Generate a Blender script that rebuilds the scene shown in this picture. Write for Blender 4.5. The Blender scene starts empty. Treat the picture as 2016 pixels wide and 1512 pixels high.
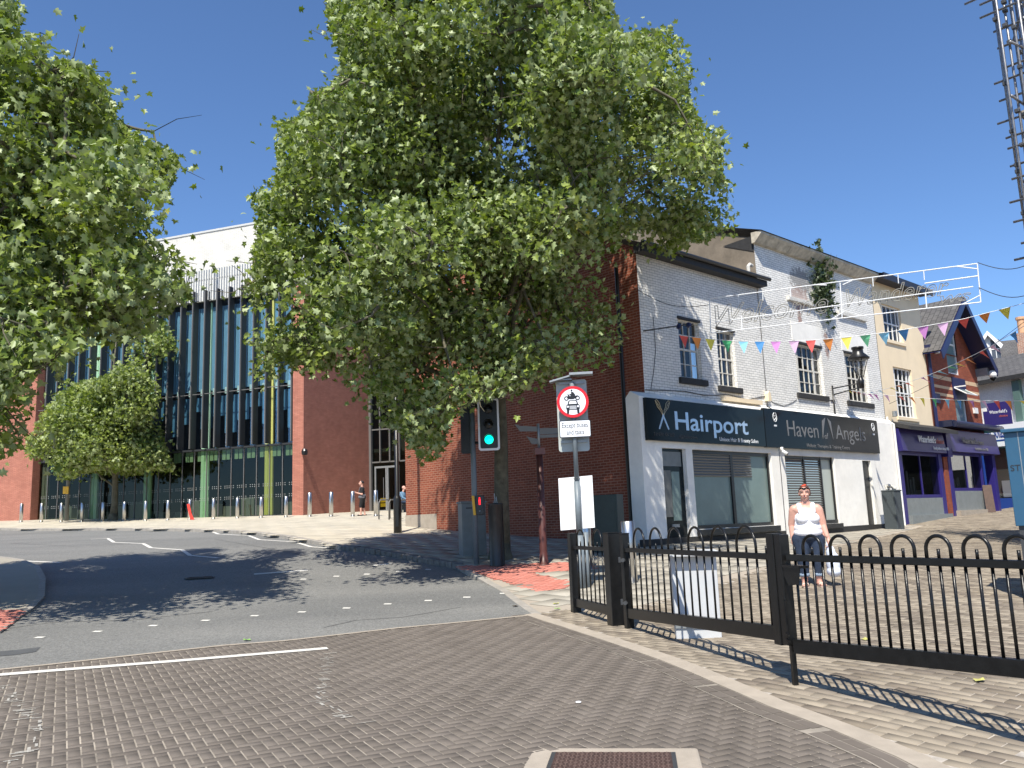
import bpy, bmesh, math, random
import numpy as np
from mathutils import Vector, Matrix
from mathutils.geometry import delaunay_2d_cdt
random.seed(7); rng = np.random.default_rng(7)
rad = math.radians
C = bpy.context.scene.collection
scene = bpy.context.scene

# ---------------------------------------------------------------- camera
F = 1660.0; EYE = 1.55
PITCH, ROLL = rad(9.35), rad(2.15)
_cp, _sp, _cr, _sr = math.cos(PITCH), math.sin(PITCH), math.cos(ROLL), math.sin(ROLL)
RM = np.array([[_cr, -_sr, 0], [_sr, _cr, 0], [0, 0, 1]]) @ np.array([[1, 0, 0], [0, _cp, -_sp], [0, _sp, _cp]])
cam_d = bpy.data.cameras.new('camera'); cam = bpy.data.objects.new('camera', cam_d); C.objects.link(cam)
cam_d.sensor_width = 36; cam_d.lens = F / 2016 * 36; cam_d.clip_end = 3000; cam_d.clip_start = 0.05
def _w(r): return Vector((r[0], r[2], r[1]))
_x, _y, _z = _w(RM[0]), _w(RM[1]), -_w(RM[2])
cam.matrix_world = Matrix(((_x.x, _y.x, _z.x, 0), (_x.y, _y.y, _z.y, 0), (_x.z, _y.z, _z.z, EYE), (0, 0, 0, 1)))
scene.camera = cam
scene.render.resolution_x = 1024; scene.render.resolution_y = 768

# ---------------------------------------------------------------- light
SUN_EL, SUN_AZ = 55.0, 193.0          # azimuth clockwise from +Y
world = bpy.data.worlds.new('World'); scene.world = world; world.use_nodes = True
nt = world.node_tree; bg = nt.nodes['Background']
sky = nt.nodes.new('ShaderNodeTexSky'); sky.sky_type = 'NISHITA'; sky.sun_disc = False
sky.sun_elevation = rad(SUN_EL); sky.sun_rotation = rad(SUN_AZ)
sky.air_density = .9; sky.dust_density = 0.1; sky.ozone_density = 9.0; sky.altitude = 60
nt.links.new(sky.outputs[0], bg.inputs[0]); bg.inputs[1].default_value = 0.125
sd = bpy.data.lights.new('sun', 'SUN'); sun = bpy.data.objects.new('sun', sd); C.objects.link(sun)
sd.energy = 5.0; sd.angle = rad(0.53); sd.color = (1.0, 0.945, 0.84)
_sv = Vector((math.sin(rad(SUN_AZ)) * math.cos(rad(SUN_EL)), math.cos(rad(SUN_AZ)) * math.cos(rad(SUN_EL)), math.sin(rad(SUN_EL))))
sun.rotation_euler = _sv.to_track_quat('Z', 'Y').to_euler(); sun.location = _sv * 60
scene.view_settings.view_transform = 'Standard'; scene.view_settings.look = 'None'
scene.view_settings.exposure = 0.55; scene.view_settings.gamma = 1.0
scene.view_settings.use_curve_mapping = False

# ---------------------------------------------------------------- measuring helpers (photo of 2016 px)
def ray(px, py):
    c = np.array([(px - 1008) / F, (756 - py) / F, 1.0]); w = RM.T @ c
    return np.array([w[0], w[2], w[1]])
def at_depth(px, py, Y):
    r = ray(px, py); r = r / r[1] * Y; return Vector((r[0], r[1], r[2] + EYE))
def project(P):
    q = np.stack([P[..., 0], P[..., 2] - EYE, P[..., 1]], -1) @ RM.T
    return 1008 + F * q[..., 0] / q[..., 2], 756 - F * q[..., 1] / q[..., 2]
# height of the ground, a thin-plate spline through surveyed points
CP = np.array([(0, 0, .08), (-6, 3, .08), (6, 1, .0), (-12, 8, .12), (-6, 9.5, .15), (2.35, 7.5, .14), (1.36, 11.7, .15), (.9, 13.2, .17), (3.4, 5.7, -.05), (5, 4, -.05), (1.14, 15.8, .31), (4.8, 14.1, .35),
 (2.04, 16, .40), (-.96, 19.5, .64), (2.87, 21.3, .87), (7.33, 25.3, .86), (12.8, 30.3, .90), (16.2, 33.3, 1.13), (20.4, 37.1, 1.27), (-3.7, 28.1, 1.43),
 (-2.36, 26.7, 1.28), (-4.56, 22, 1.05), (-7.36, 27, 1.37), (-12.1, 33, 1.75), (-24, 40, 2.1), (-10, 41, 2.2), (-6.3, 38.3, 2.08), (-26.9, 46.1, 2.58),
 (-10.65, 42.5, 2.33), (-8.4, 49, 2.52), (-4, 49, 2.5), (-6, 18, .55), (-13, 17, .6), (-16, 28, 1.45), (-30, 30, 1.6), (-22, 12, .4), (8, 9, .2), (7.5, 12, .32),
 (12, 18, .6), (20, 26, 1.0), (28, 36, 1.4), (24, 42, 1.45), (0, 60, 3), (40, 60, 2.4), (-40, 55, 3), (40, 20, 1.0), (-40, 5, .3), (40, 0, .3), (0, -30, 0), (-30, -30, 0), (30, -30, 0), (-45, 35, 2), (0, 35, 1.9)], float)
def _u(r2): return np.where(r2 > 0, r2 * np.log(np.maximum(r2, 1e-12)), 0)
_n = len(CP); _d2 = ((CP[:, None, :2] - CP[None, :, :2]) ** 2).sum(-1)
_K = np.zeros((_n + 3, _n + 3)); _K[:_n, :_n] = _u(_d2) + np.eye(_n) * 6.0
_K[:_n, _n] = 1; _K[:_n, _n + 1:] = CP[:, :2]; _K[_n, :_n] = 1; _K[_n + 1:, :_n] = CP[:, :2].T
_W = np.linalg.solve(_K, np.concatenate([CP[:, 2], np.zeros(3)]))
def H(x, y):
    x = np.asarray(x, float); y = np.asarray(y, float)
    xx = np.clip(x, -45, 45); yy = np.clip(y, -30, 62)
    r2 = (xx[..., None] - CP[:, 0]) ** 2 + (yy[..., None] - CP[:, 1]) ** 2
    return _u(r2) @ _W[:_n] + _W[_n] + _W[_n + 1] * xx + _W[_n + 2] * yy
def h(x, y): return float(H(x, y))
def road_drop(x, y):                       # the carriageway lies lower than the pavement away from the crossing
    t = np.clip((np.asarray(y, float) - 15.5) / 4, 0, 1); return -0.10 * t * t * (3 - 2 * t)
def G(px, py, off=None):
    r = ray(px, py); r = r / math.hypot(r[0], r[1]); s = 2.0
    for _ in range(4000):
        x, y, z = r[0] * s, r[1] * s, EYE + r[2] * s
        hz = h(x, y) + (float(road_drop(x, y)) if off else 0)
        if z <= hz: break
        s += 0.004 * s if s > 3 else 0.02
        if s > 90: break
    return Vector((x, y, hz))
def xy(px, py, off=None): g = G(px, py, off); return (g.x, g.y)

# ---------------------------------------------------------------- materials
MATS = {}
def mat(name, col, rough=.6, metal=0, spec=.5, noise=0, nscale=8, bump=0, bscale=60, emit=None, estr=0, coat=0):
    if name in MATS: return MATS[name]
    m = bpy.data.materials.new(name); m.use_nodes = True; n = m.node_tree.nodes; l = m.node_tree.links
    b = n['Principled BSDF']; b.inputs['Roughness'].default_value = rough; b.inputs['Metallic'].default_value = metal
    b.inputs['Specular IOR Level'].default_value = spec
    if coat: b.inputs['Coat Weight'].default_value = coat
    c4 = (*col, 1)
    if noise:
        tc = n.new('ShaderNodeTexCoord'); nz = n.new('ShaderNodeTexNoise'); nz.inputs['Scale'].default_value = nscale; nz.inputs['Detail'].default_value = 6
        nz.inputs['Roughness'].default_value = .65
        l.new(tc.outputs['Object'], nz.inputs['Vector'])
        mx = n.new('ShaderNodeMix'); mx.data_type = 'RGBA'
        mx.inputs[6].default_value = tuple(max(0, c * (1 - noise)) for c in col) + (1,)
        mx.inputs[7].default_value = tuple(min(1, c * (1 + noise)) for c in col) + (1,)
        rp = n.new('ShaderNodeMapRange'); rp.inputs[1].default_value = .3; rp.inputs[2].default_value = .7
        l.new(nz.outputs[0], rp.inputs[0]); l.new(rp.outputs[0], mx.inputs[0]); l.new(mx.outputs[2], b.inputs['Base Color'])
    else: b.inputs['Base Color'].default_value = c4
    if bump:
        tc = n.new('ShaderNodeTexCoord'); nz = n.new('ShaderNodeTexNoise'); nz.inputs['Scale'].default_value = bscale; nz.inputs['Detail'].default_value = 4
        l.new(tc.outputs['Object'], nz.inputs['Vector'])
        bp = n.new('ShaderNodeBump'); bp.inputs['Strength'].default_value = bump; bp.inputs['Distance'].default_value = .01
        l.new(nz.outputs[0], bp.inputs['Height']); l.new(bp.outputs[0], b.inputs['Normal'])
    if emit: b.inputs['Emission Color'].default_value = (*emit, 1); b.inputs['Emission Strength'].default_value = estr
    MATS[name] = m; return m
def brick(name, c1, c2, mortar, bw=.225, bh=.075, ms=.010, bump=.5, dirt=.25, dscale=1.2, rough=.85, stain=None, coarse=.0):
    m = bpy.data.materials.new(name); m.use_nodes = True; n = m.node_tree.nodes; l = m.node_tree.links
    b = n['Principled BSDF']; b.inputs['Roughness'].default_value = rough; b.inputs['Specular IOR Level'].default_value = .25
    uv = n.new('ShaderNodeUVMap'); bt = n.new('ShaderNodeTexBrick'); src = uv.outputs[0]
    if coarse:
        nzz = n.new('ShaderNodeTexNoise'); nzz.inputs['Scale'].default_value = 2.5; l.new(uv.outputs[0], nzz.inputs['Vector'])
        va = n.new('ShaderNodeVectorMath'); va.operation = 'SCALE'; va.inputs['Scale'].default_value = coarse; l.new(nzz.outputs['Color'], va.inputs[0])
        vb = n.new('ShaderNodeVectorMath'); vb.operation = 'ADD'; l.new(uv.outputs[0], vb.inputs[0]); l.new(va.outputs[0], vb.inputs[1]); src = vb.outputs[0]
    l.new(src, bt.inputs['Vector'])
    bt.inputs['Scale'].default_value = 1; bt.inputs['Brick Width'].default_value = bw; bt.inputs['Row Height'].default_value = bh
    bt.inputs['Mortar Size'].default_value = ms; bt.inputs['Mortar Smooth'].default_value = .15; bt.inputs['Bias'].default_value = 0
    bt.inputs['Color1'].default_value = (*c1, 1); bt.inputs['Color2'].default_value = (*c2, 1); bt.inputs['Mortar'].default_value = (*mortar, 1)
    nz = n.new('ShaderNodeTexNoise'); nz.inputs['Scale'].default_value = dscale; nz.inputs['Detail'].default_value = 8; nz.inputs['Roughness'].default_value = .7
    l.new(uv.outputs[0], nz.inputs['Vector'])
    mr = n.new('ShaderNodeMapRange'); mr.inputs[1].default_value = .3; mr.inputs[2].default_value = .7; mr.inputs[3].default_value = 1 - dirt; mr.inputs[4].default_value = 1 + dirt * .5
    l.new(nz.outputs[0], mr.inputs[0])
    mx = n.new('ShaderNodeVectorMath'); mx.operation = 'SCALE'; l.new(bt.outputs['Color'], mx.inputs[0]); l.new(mr.outputs[0], mx.inputs['Scale'])
    out = mx.outputs[0]
    if stain is not None:
        nf = n.new('ShaderNodeTexNoise'); nf.inputs['Scale'].default_value = 5.5; nf.inputs['Detail'].default_value = 9; nf.inputs['Roughness'].default_value = .78; l.new(uv.outputs[0], nf.inputs['Vector'])
        mf = n.new('ShaderNodeMapRange'); mf.inputs[1].default_value = .655; mf.inputs[2].default_value = .70; mf.inputs[3].default_value = 0; mf.inputs[4].default_value = .75; l.new(nf.outputs[0], mf.inputs[0])
        m4 = n.new('ShaderNodeMix'); m4.data_type = 'RGBA'; l.new(mf.outputs[0], m4.inputs[0]); l.new(out, m4.inputs[6]); m4.inputs[7].default_value = (.30, .27, .25, 1); out = m4.outputs[2]
    if stain:   # patches where the paint has flaked off to dark brick: (centre u, v, radius u, v)
        for (cu, cv, ru, rv, scol) in stain:
            sx = n.new('ShaderNodeSeparateXYZ'); l.new(uv.outputs[0], sx.inputs[0])
            def mth(op, a, bb):
                k = n.new('ShaderNodeMath'); k.operation = op
                for i, q in enumerate((a, bb)):
                    if isinstance(q, (int, float)): k.inputs[i].default_value = q
                    else: l.new(q, k.inputs[i])
                return k.outputs[0]
            dx = mth('DIVIDE', mth('SUBTRACT', sx.outputs[0], cu), ru); dy = mth('DIVIDE', mth('SUBTRACT', sx.outputs[1], cv), rv)
            rr = mth('ADD', mth('MULTIPLY', dx, dx), mth('MULTIPLY', dy, dy))
            n2 = n.new('ShaderNodeTexNoise'); n2.inputs['Scale'].default_value = 7; n2.inputs['Detail'].default_value = 6; n2.inputs['Roughness'].default_value = .75; l.new(uv.outputs[0], n2.inputs['Vector'])
            q = mth('ADD', rr, mth('MULTIPLY', mth('SUBTRACT', n2.outputs[0], .5), 5.0))
            ms_ = n.new('ShaderNodeMapRange'); ms_.inputs[1].default_value = 1.1; ms_.inputs[2].default_value = .6; l.new(q, ms_.inputs[0])
            m3 = n.new('ShaderNodeMix'); m3.data_type = 'RGBA'; l.new(ms_.outputs[0], m3.inputs[0]); l.new(out, m3.inputs[6]); m3.inputs[7].default_value = (*scol, 1); ms_.inputs[4].default_value = .72; out = m3.outputs[2]
    l.new(out, b.inputs['Base Color'])
    bp = n.new('ShaderNodeBump'); bp.inputs['Strength'].default_value = bump; bp.inputs['Distance'].default_value = .012; bp.invert = True
    n3 = n.new('ShaderNodeTexNoise'); n3.inputs['Scale'].default_value = 25; n3.inputs['Detail'].default_value = 5; l.new(uv.outputs[0], n3.inputs['Vector'])
    ad = n.new('ShaderNodeMath'); ad.operation = 'MULTIPLY_ADD'; l.new(n3.outputs[0], ad.inputs[0]); ad.inputs[1].default_value = -.5; l.new(bt.outputs['Fac'], ad.inputs[2])
    l.new(ad.outputs[0], bp.inputs['Height']); l.new(bp.outputs[0], b.inputs['Normal'])
    MATS[name] = m; return m
M = {}
M['brick_side'] = brick('brick_side', (.29, .080, .042), (.21, .056, .032), (.36, .19, .13), ms=.011, dirt=.25)
M['brick_roman'] = brick('brick_roman', (.52, .215, .15), (.44, .17, .12), (.26, .12, .09), bw=.29, bh=.062, ms=.009, dirt=.2, bump=.8)
M['brick_white_far'] = brick('brick_white_far', (.74, .72, .66), (.66, .64, .58), (.50, .48, .44), bw=.29, bh=.08, ms=.010, dirt=.15)
M['brick_painted'] = brick('brick_painted', (.87, .855, .81), (.83, .815, .775), (.36, .36, .35), ms=.006, dirt=.16, bump=.8, dscale=3, coarse=.05,
    stain=[(9.4, 9.25, .75, .45, (.17, .16, .16)), (9.2, 8.6, .6, .45, (.40, .28, .24)), (9.1, 7.7, .13, .7, (.30, .14, .10)), (10.75, 7.2, .16, .5, (.25, .12, .09))])
M['brick_painted_smooth'] = brick('brick_painted_smooth', (.82, .81, .78), (.80, .79, .76), (.50, .50, .49), ms=.004, dirt=.1, bump=.4, dscale=4, coarse=.03)
M['brick_shop'] = brick('brick_shop', (.33, .085, .045), (.25, .06, .035), (.20, .09, .06), ms=.008, dirt=.25)
M['brick_chimney'] = brick('brick_chimney', (.40, .20, .12), (.30, .12, .08), (.5, .42, .35), ms=.014)
M['white_render'] = mat('white_render', (.86, .84, .79), .8, noise=.08, nscale=2, bump=.25, bscale=25)
M['cream'] = mat('cream_render', (.80, .66, .46), .8, noise=.05, nscale=1.5, bump=.15, bscale=30)
M['grey_render'] = mat('grey_render', (.20, .165, .125), .9, noise=.3, nscale=1.6, bump=.4, bscale=20)
M['slate'] = brick('slate', (.13, .125, .12), (.10, .095, .095), (.04, .04, .04), bw=.3, bh=.22, ms=.01, dirt=.3, bump=1)
M['stone_eave'] = mat('stone_eave', (.50, .45, .36), .9, noise=.35, nscale=4, bump=.4)
M['black_paint'] = mat('black_paint', (.012, .012, .013), .35, noise=.3, nscale=20, bump=.08, bscale=80)
M['fence_black'] = mat('fence_black', (.008, .008, .008), .30, spec=.35, noise=.4, nscale=14, bump=.12, bscale=60)
M['dark_metal'] = mat('dark_metal', (.05, .052, .055), .45)
M['sill_black'] = mat('sill_black', (.03, .029, .028), .7, noise=.3, bump=.3)
M['navy'] = mat('navy', (.012, .018, .075), .4)
M['purple'] = mat('purple', (.030, .022, .16), .35, noise=.1, nscale=6)
M['purple_sign'] = mat('purple_sign', (.030, .024, .13), .35, spec=.2)
M['black_gloss'] = mat('black_gloss', (.006, .007, .008), .10, spec=.15)
M['char_gloss'] = mat('char_gloss', (.012, .018, .021), .12, spec=.15)
M['white_paint'] = mat('white_paint', (.78, .78, .76), .45)
M['old_white'] = mat('old_white', (.62, .60, .55), .7, noise=.25, nscale=12, bump=.3)
M['letter_white'] = mat('letter_white', (.75, .77, .80), .3)
M['letter_silver'] = mat('letter_silver', (.50, .58, .68), .22, metal=.6)
M['letter_grey'] = mat('letter_grey', (.16, .16, .165), .4)
M['letter_dim'] = mat('letter_dim', (.06, .06, .062), .4)
M['letter_red'] = mat('letter_red', (.45, .10, .06), .5)
M['grey_board'] = mat('grey_board', (.24, .26, .27), .6, noise=.1, nscale=5)
M['steel'] = mat('steel', (.55, .54, .52), .32, metal=1, noise=.1, nscale=30)
M['galv'] = mat('galv', (.30, .32, .33), .5, metal=.5, noise=.15, nscale=10)
M['pole_grey'] = mat('pole_grey', (.16, .19, .21), .45, noise=.12, nscale=10)
M['cabinet_grey'] = mat('cabinet_grey', (.20, .22, .22), .5, noise=.12, nscale=5, bump=.1)
M['cabinet_green'] = mat('cabinet_green', (.030, .050, .048), .5, noise=.15, nscale=5)
M['enclosure'] = mat('enclosure', (.52, .53, .54), .5, noise=.05, nscale=6)
M['bin_grey'] = mat('bin_grey', (.055, .068, .075), .5, noise=.1)
M['brown_paint'] = mat('brown_paint', (.085, .028, .022), .45, noise=.2, nscale=8)
M['sign_back'] = mat('sign_back', (.40, .43, .41), .5, noise=.1, nscale=6)
M['sign_white'] = mat('sign_white', (.80, .82, .86), .35)
M['board_white'] = mat('board_white', (.85, .85, .85), .4, noise=.02)
M['sign_red'] = mat('sign_red', (.60, .012, .02), .35)
M['sign_black'] = mat('sign_black', (.01, .01, .012), .4)
M['yellow'] = mat('yellow', (.75, .42, .02), .45)
M['green_lamp'] = mat('green_lamp', (.0, .6, .5), .3, emit=(.0, .95, .62), estr=1.6)
M['red_lamp'] = mat('red_lamp', (.6, .0, .02), .3, emit=(1, .02, .03), estr=1.3)
M['lens_dark'] = mat('lens_dark', (.015, .017, .017), .15)
M['concrete_band'] = mat('concrete_band', (.36, .31, .25), .9, noise=.12, nscale=5, bump=.4, bscale=120)
M['kerb'] = mat('kerb', (.30, .275, .24), .85, noise=.2, nscale=5, bump=.3)
M['mortar'] = mat('mortar', (.42, .38, .33), .95, noise=.25, nscale=7, bump=.5, bscale=150)
M['mortar_dark'] = mat('mortar_dark', (.29, .255, .21), .95, noise=.5, nscale=1.3, bump=.5, bscale=150)
M['road_white'] = mat('road_white', (.62, .60, .55), .8, noise=.12, nscale=9, bump=.3, bscale=90)
M['rust'] = mat('rust', (.055, .030, .024), .75, noise=.4, nscale=12, bump=.3)
M['green_col'] = mat('green_col', (.55, .80, .55), .6)
M['yellow_col'] = mat('yellow_col', (.72, .68, .20), .6)
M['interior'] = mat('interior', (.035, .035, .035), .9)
M['interior_light'] = mat('interior_light', (.18, .18, .16), .9)
M['fin'] = mat('fin', (.022, .024, .026), .55)
M['fin_edge'] = mat('fin_edge', (.13, .125, .12), .5)
M['slat'] = mat('slat', (.52, .52, .50), .5)
M['shutter'] = mat('shutter', (.16, .165, .16), .45, metal=.3)
M['frosted'] = mat('frosted', (.15, .21, .20), .25, noise=.12, nscale=1.2)
M['teal'] = mat('teal', (.0, .50, .42), .4)
M['shop_blue'] = mat('shop_blue', (.015, .05, .25), .4)
M['kiosk_blue'] = mat('kiosk_blue', (.028, .095, .17), .35, noise=.06, nscale=3)
M['drain_green'] = mat('drain_green', (.10, .17, .15), .5)
M['wood'] = mat('wood', (.07, .035, .022), .6, noise=.3)
M['skin'] = mat('skin', (.62, .34, .26), .5, noise=.06, nscale=14)
M['hair_brown'] = mat('hair_brown', (.085, .035, .022), .55, noise=.5, nscale=60)
M['hair_dark'] = mat('hair_dark', (.018, .012, .012), .5)
M['white_cloth'] = mat('white_cloth', (.80, .79, .82), .85, bump=.2, bscale=30)
M['denim'] = mat('denim', (.020, .034, .065), .85, noise=.35, nscale=14, bump=.3, bscale=90)
M['denim_pale'] = mat('denim_pale', (.20, .26, .34), .85)
M['black_cloth'] = mat('black_cloth', (.012, .012, .014), .85)
M['grey_cloth'] = mat('grey_cloth', (.14, .14, .16), .85)
M['bag_plastic'] = mat('bag_plastic', (.70, .75, .86), .4, noise=.12, nscale=45, bump=.3, bscale=25)
M['sandal'] = mat('sandal', (.70, .55, .45), .6)
M['rope_white'] = mat('rope_white', (.74, .76, .78), .4)
M['rope_letter'] = mat('rope_letter', (.30, .29, .26), .5)
M['cable'] = mat('cable', (.03, .03, .03), .6)
M['bark'] = mat('bark', (.115, .105, .070), .9, noise=.45, nscale=6, bump=.6, bscale=12)
M['twig'] = mat('twig', (.085, .075, .05), .9)
M['scaf'] = mat('scaf', (.24, .24, .25), .45, metal=.6, noise=.3, nscale=12)
M['scaf_building'] = mat('scaf_building', (.05, .032, .028), .8, noise=.3, nscale=3)
M['board_wood'] = mat('board_wood', (.16, .13, .10), .8)
M['orange_red'] = mat('orange_red', (.75, .05, .03), .5)
def glass(name, tint, refl, rough=.02, rcol=(1, 1, 1)):
    m = bpy.data.materials.new(name); m.use_nodes = True; n = m.node_tree.nodes; l = m.node_tree.links
    n.remove(n['Principled BSDF']); o = n['Material Output']
    t = n.new('ShaderNodeBsdfTransparent'); t.inputs[0].default_value = (*tint, 1)
    g = n.new('ShaderNodeBsdfGlossy'); g.inputs['Roughness'].default_value = rough; g.inputs[0].default_value = (*rcol, 1)
    mx = n.new('ShaderNodeMixShader'); mx.inputs[0].default_value = refl
    l.new(t.outputs[0], mx.inputs[1]); l.new(g.outputs[0], mx.inputs[2]); l.new(mx.outputs[0], o.inputs[0])
    MATS[name] = m; return m
M['glass_up'] = glass('glass_up', (.92, .95, .96), .14, rcol=(.6, .8, 1))
M['glass_low'] = glass('glass_low', (.52, .58, .50), .06, rcol=(.45, .5, .5))
M['window_glass'] = glass('window_glass', (.50, .51, .51), .09, rcol=(.8, .85, .9))
def attr_mat(name, ramp, rough=.85, bump=.35, bscale=90, noise=.15):
    """paving / leaves: colour per element from the face attribute 'rnd'"""
    m = bpy.data.materials.new(name); m.use_nodes = True; n = m.node_tree.nodes; l = m.node_tree.links
    b = n['Principled BSDF']; b.inputs['Roughness'].default_value = rough; b.inputs['Specular IOR Level'].default_value = .3
    a = n.new('ShaderNodeAttribute'); a.attribute_name = 'rnd'
    cr = n.new('ShaderNodeValToRGB'); e = cr.color_ramp.elements
    for i, (p, c) in enumerate(ramp):
        if i < 2: e[i].position = p; e[i].color = (*c, 1)
        else: k = e.new(p); k.color = (*c, 1)
    l.new(a.outputs['Fac'], cr.inputs[0])
    tc = n.new('ShaderNodeTexCoord'); nz = n.new('ShaderNodeTexNoise'); nz.inputs['Scale'].default_value = 1.1; nz.inputs['Detail'].default_value = 9; nz.inputs['Roughness'].default_value = .7
    l.new(tc.outputs['Object'], nz.inputs['Vector'])
    mr = n.new('ShaderNodeMapRange'); mr.inputs[1].default_value = .3; mr.inputs[2].default_value = .7; mr.inputs[3].default_value = 1 - noise; mr.inputs[4].default_value = 1 + noise
    l.new(nz.outputs[0], mr.inputs[0])
    mx = n.new('ShaderNodeVectorMath'); mx.operation = 'SCALE'; l.new(cr.outputs[0], mx.inputs[0]); l.new(mr.outputs[0], mx.inputs['Scale']); l.new(mx.outputs[0], b.inputs['Base Color'])
    n2 = n.new('ShaderNodeTexNoise'); n2.inputs['Scale'].default_value = bscale; n2.inputs['Detail'].default_value = 4; l.new(tc.outputs['Object'], n2.inputs['Vector'])
    bp = n.new('ShaderNodeBump'); bp.inputs['Strength'].default_value = bump; bp.inputs['Distance'].default_value = .004; l.new(n2.outputs[0], bp.inputs['Height']); l.new(bp.outputs[0], b.inputs['Normal'])
    MATS[name] = m; return m
M['paver'] = attr_mat('paver', [(0, (.125, .106, .088)), (1, (.150, .128, .108)), (.5, (.138, .117, .098))], noise=.14)
M['sett'] = attr_mat('sett', [(0, (.21, .175, .13)), (1, (.30, .255, .195)), (.5, (.255, .215, .165)), (.1, (.17, .14, .11))], noise=.16)
M['slab'] = attr_mat('slab', [(0, (.31, .285, .235)), (1, (.37, .34, .285))], noise=.10, bump=.2)
M['plaza'] = attr_mat('plaza', [(0, (.44, .40, .32)), (1, (.50, .45, .36))], noise=.07, bump=.15, bscale=40)
M['tactile'] = attr_mat('tactile', [(0, (.46, .165, .125)), (1, (.54, .21, .165))], noise=.1)
M['herring_joint'] = M['mortar_dark']
def asphalt():
    m = bpy.data.materials.new('asphalt'); m.use_nodes = True; n = m.node_tree.nodes; l = m.node_tree.links; b = n['Principled BSDF']
    b.inputs['Roughness'].default_value = .8; tc = n.new('ShaderNodeTexCoord')
    a = n.new('ShaderNodeTexNoise'); a.inputs['Scale'].default_value = .35; a.inputs['Detail'].default_value = 5
    mp = n.new('ShaderNodeMapping'); mp.inputs['Scale'].default_value = (.5, 1.6, 1); l.new(tc.outputs['Object'], mp.inputs[0]); l.new(mp.outputs[0], a.inputs['Vector'])
    g = n.new('ShaderNodeTexVoronoi'); g.inputs['Scale'].default_value = 55; l.new(tc.outputs['Object'], g.inputs['Vector'])
    cr = n.new('ShaderNodeValToRGB'); cr.color_ramp.elements[0].position = .3; cr.color_ramp.elements[0].color = (.130, .130, .124, 1)
    cr.color_ramp.elements[1].position = .7; cr.color_ramp.elements[1].color = (.185, .182, .170, 1); l.new(a.outputs[0], cr.inputs[0])
    sp = n.new('ShaderNodeMapRange'); sp.inputs[1].default_value = 0; sp.inputs[2].default_value = 1; sp.inputs[3].default_value = .6; sp.inputs[4].default_value = 1.5
    l.new(g.outputs['Color'], sp.inputs[0])
    mx = n.new('ShaderNodeVectorMath'); mx.operation = 'SCALE'; l.new(cr.outputs[0], mx.inputs[0]); l.new(sp.outputs[0], mx.inputs['Scale']); l.new(mx.outputs[0], b.inputs['Base Color'])
    bp = n.new('ShaderNodeBump'); bp.inputs['Strength'].default_value = .5; bp.inputs['Distance'].default_value = .006; l.new(g.outputs['Distance'], bp.inputs['Height']); l.new(bp.outputs[0], b.inputs['Normal'])
    return m
M['asphalt'] = asphalt()
def leaf_mat(name, dark, light, pale):
    m = bpy.data.materials.new(name); m.use_nodes = True; n = m.node_tree.nodes; l = m.node_tree.links
    n.remove(n['Principled BSDF']); o = n['Material Output']
    a = n.new('ShaderNodeAttribute'); a.attribute_name = 'rnd'
    cr = n.new('ShaderNodeValToRGB'); e = cr.color_ramp.elements; e[0].color = (*dark, 1); e[1].color = (*light, 1); e[1].position = .92
    k = e.new(.985); k.color = (light[0] * 1.9, light[1] * 1.25, light[2], 1); l.new(a.outputs['Fac'], cr.inputs[0])
    geo = n.new('ShaderNodeNewGeometry'); mx = n.new('ShaderNodeMix'); mx.data_type = 'RGBA'; l.new(geo.outputs['Backfacing'], mx.inputs[0])
    l.new(cr.outputs[0], mx.inputs[6]); mx.inputs[7].default_value = (*pale, 1)
    d = n.new('ShaderNodeBsdfDiffuse'); l.new(mx.outputs[2], d.inputs[0])
    t = n.new('ShaderNodeBsdfTranslucent'); tcol = n.new('ShaderNodeVectorMath'); tcol.operation = 'MULTIPLY'; tcol.inputs[1].default_value = (1.3, 1.5, .35); l.new(cr.outputs[0], tcol.inputs[0]); l.new(tcol.outputs[0], t.inputs[0])
    m1 = n.new('ShaderNodeMixShader'); m1.inputs[0].default_value = .26; l.new(d.outputs[0], m1.inputs[1]); l.new(t.outputs[0], m1.inputs[2])
    g = n.new('ShaderNodeBsdfGlossy'); g.inputs['Roughness'].default_value = .45; g.inputs[0].default_value = (.8, .85, .8, 1)
    m2 = n.new('ShaderNodeMixShader'); m2.inputs[0].default_value = .035; l.new(m1.outputs[0], m2.inputs[1]); l.new(g.outputs[0], m2.inputs[2]); l.new(m2.outputs[0], o.inputs[0])
    MATS[name] = m; return m
M['leaf'] = leaf_mat('leaf', (.075, .125, .024), (.275, .330, .065), (.32, .38, .18))
M['leaf_small'] = leaf_mat('leaf_small', (.13, .18, .035), (.28, .33, .07), (.30, .35, .15))
M['leaf_ivy'] = leaf_mat('leaf_ivy', (.03, .05, .022), (.07, .10, .05), (.10, .13, .08))
for k, c in dict(red=(.80, .12, .11), orange=(.88, .32, .08), yellow=(.88, .78, .12), green=(.08, .48, .20), mint=(.20, .68, .38), sky=(.26, .62, .88), blue=(.07, .27, .62), purple=(.60, .25, .62), pink=(.84, .55, .84)).items():
    M['flag_' + k] = mat('flag_' + k, c, .7)

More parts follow.
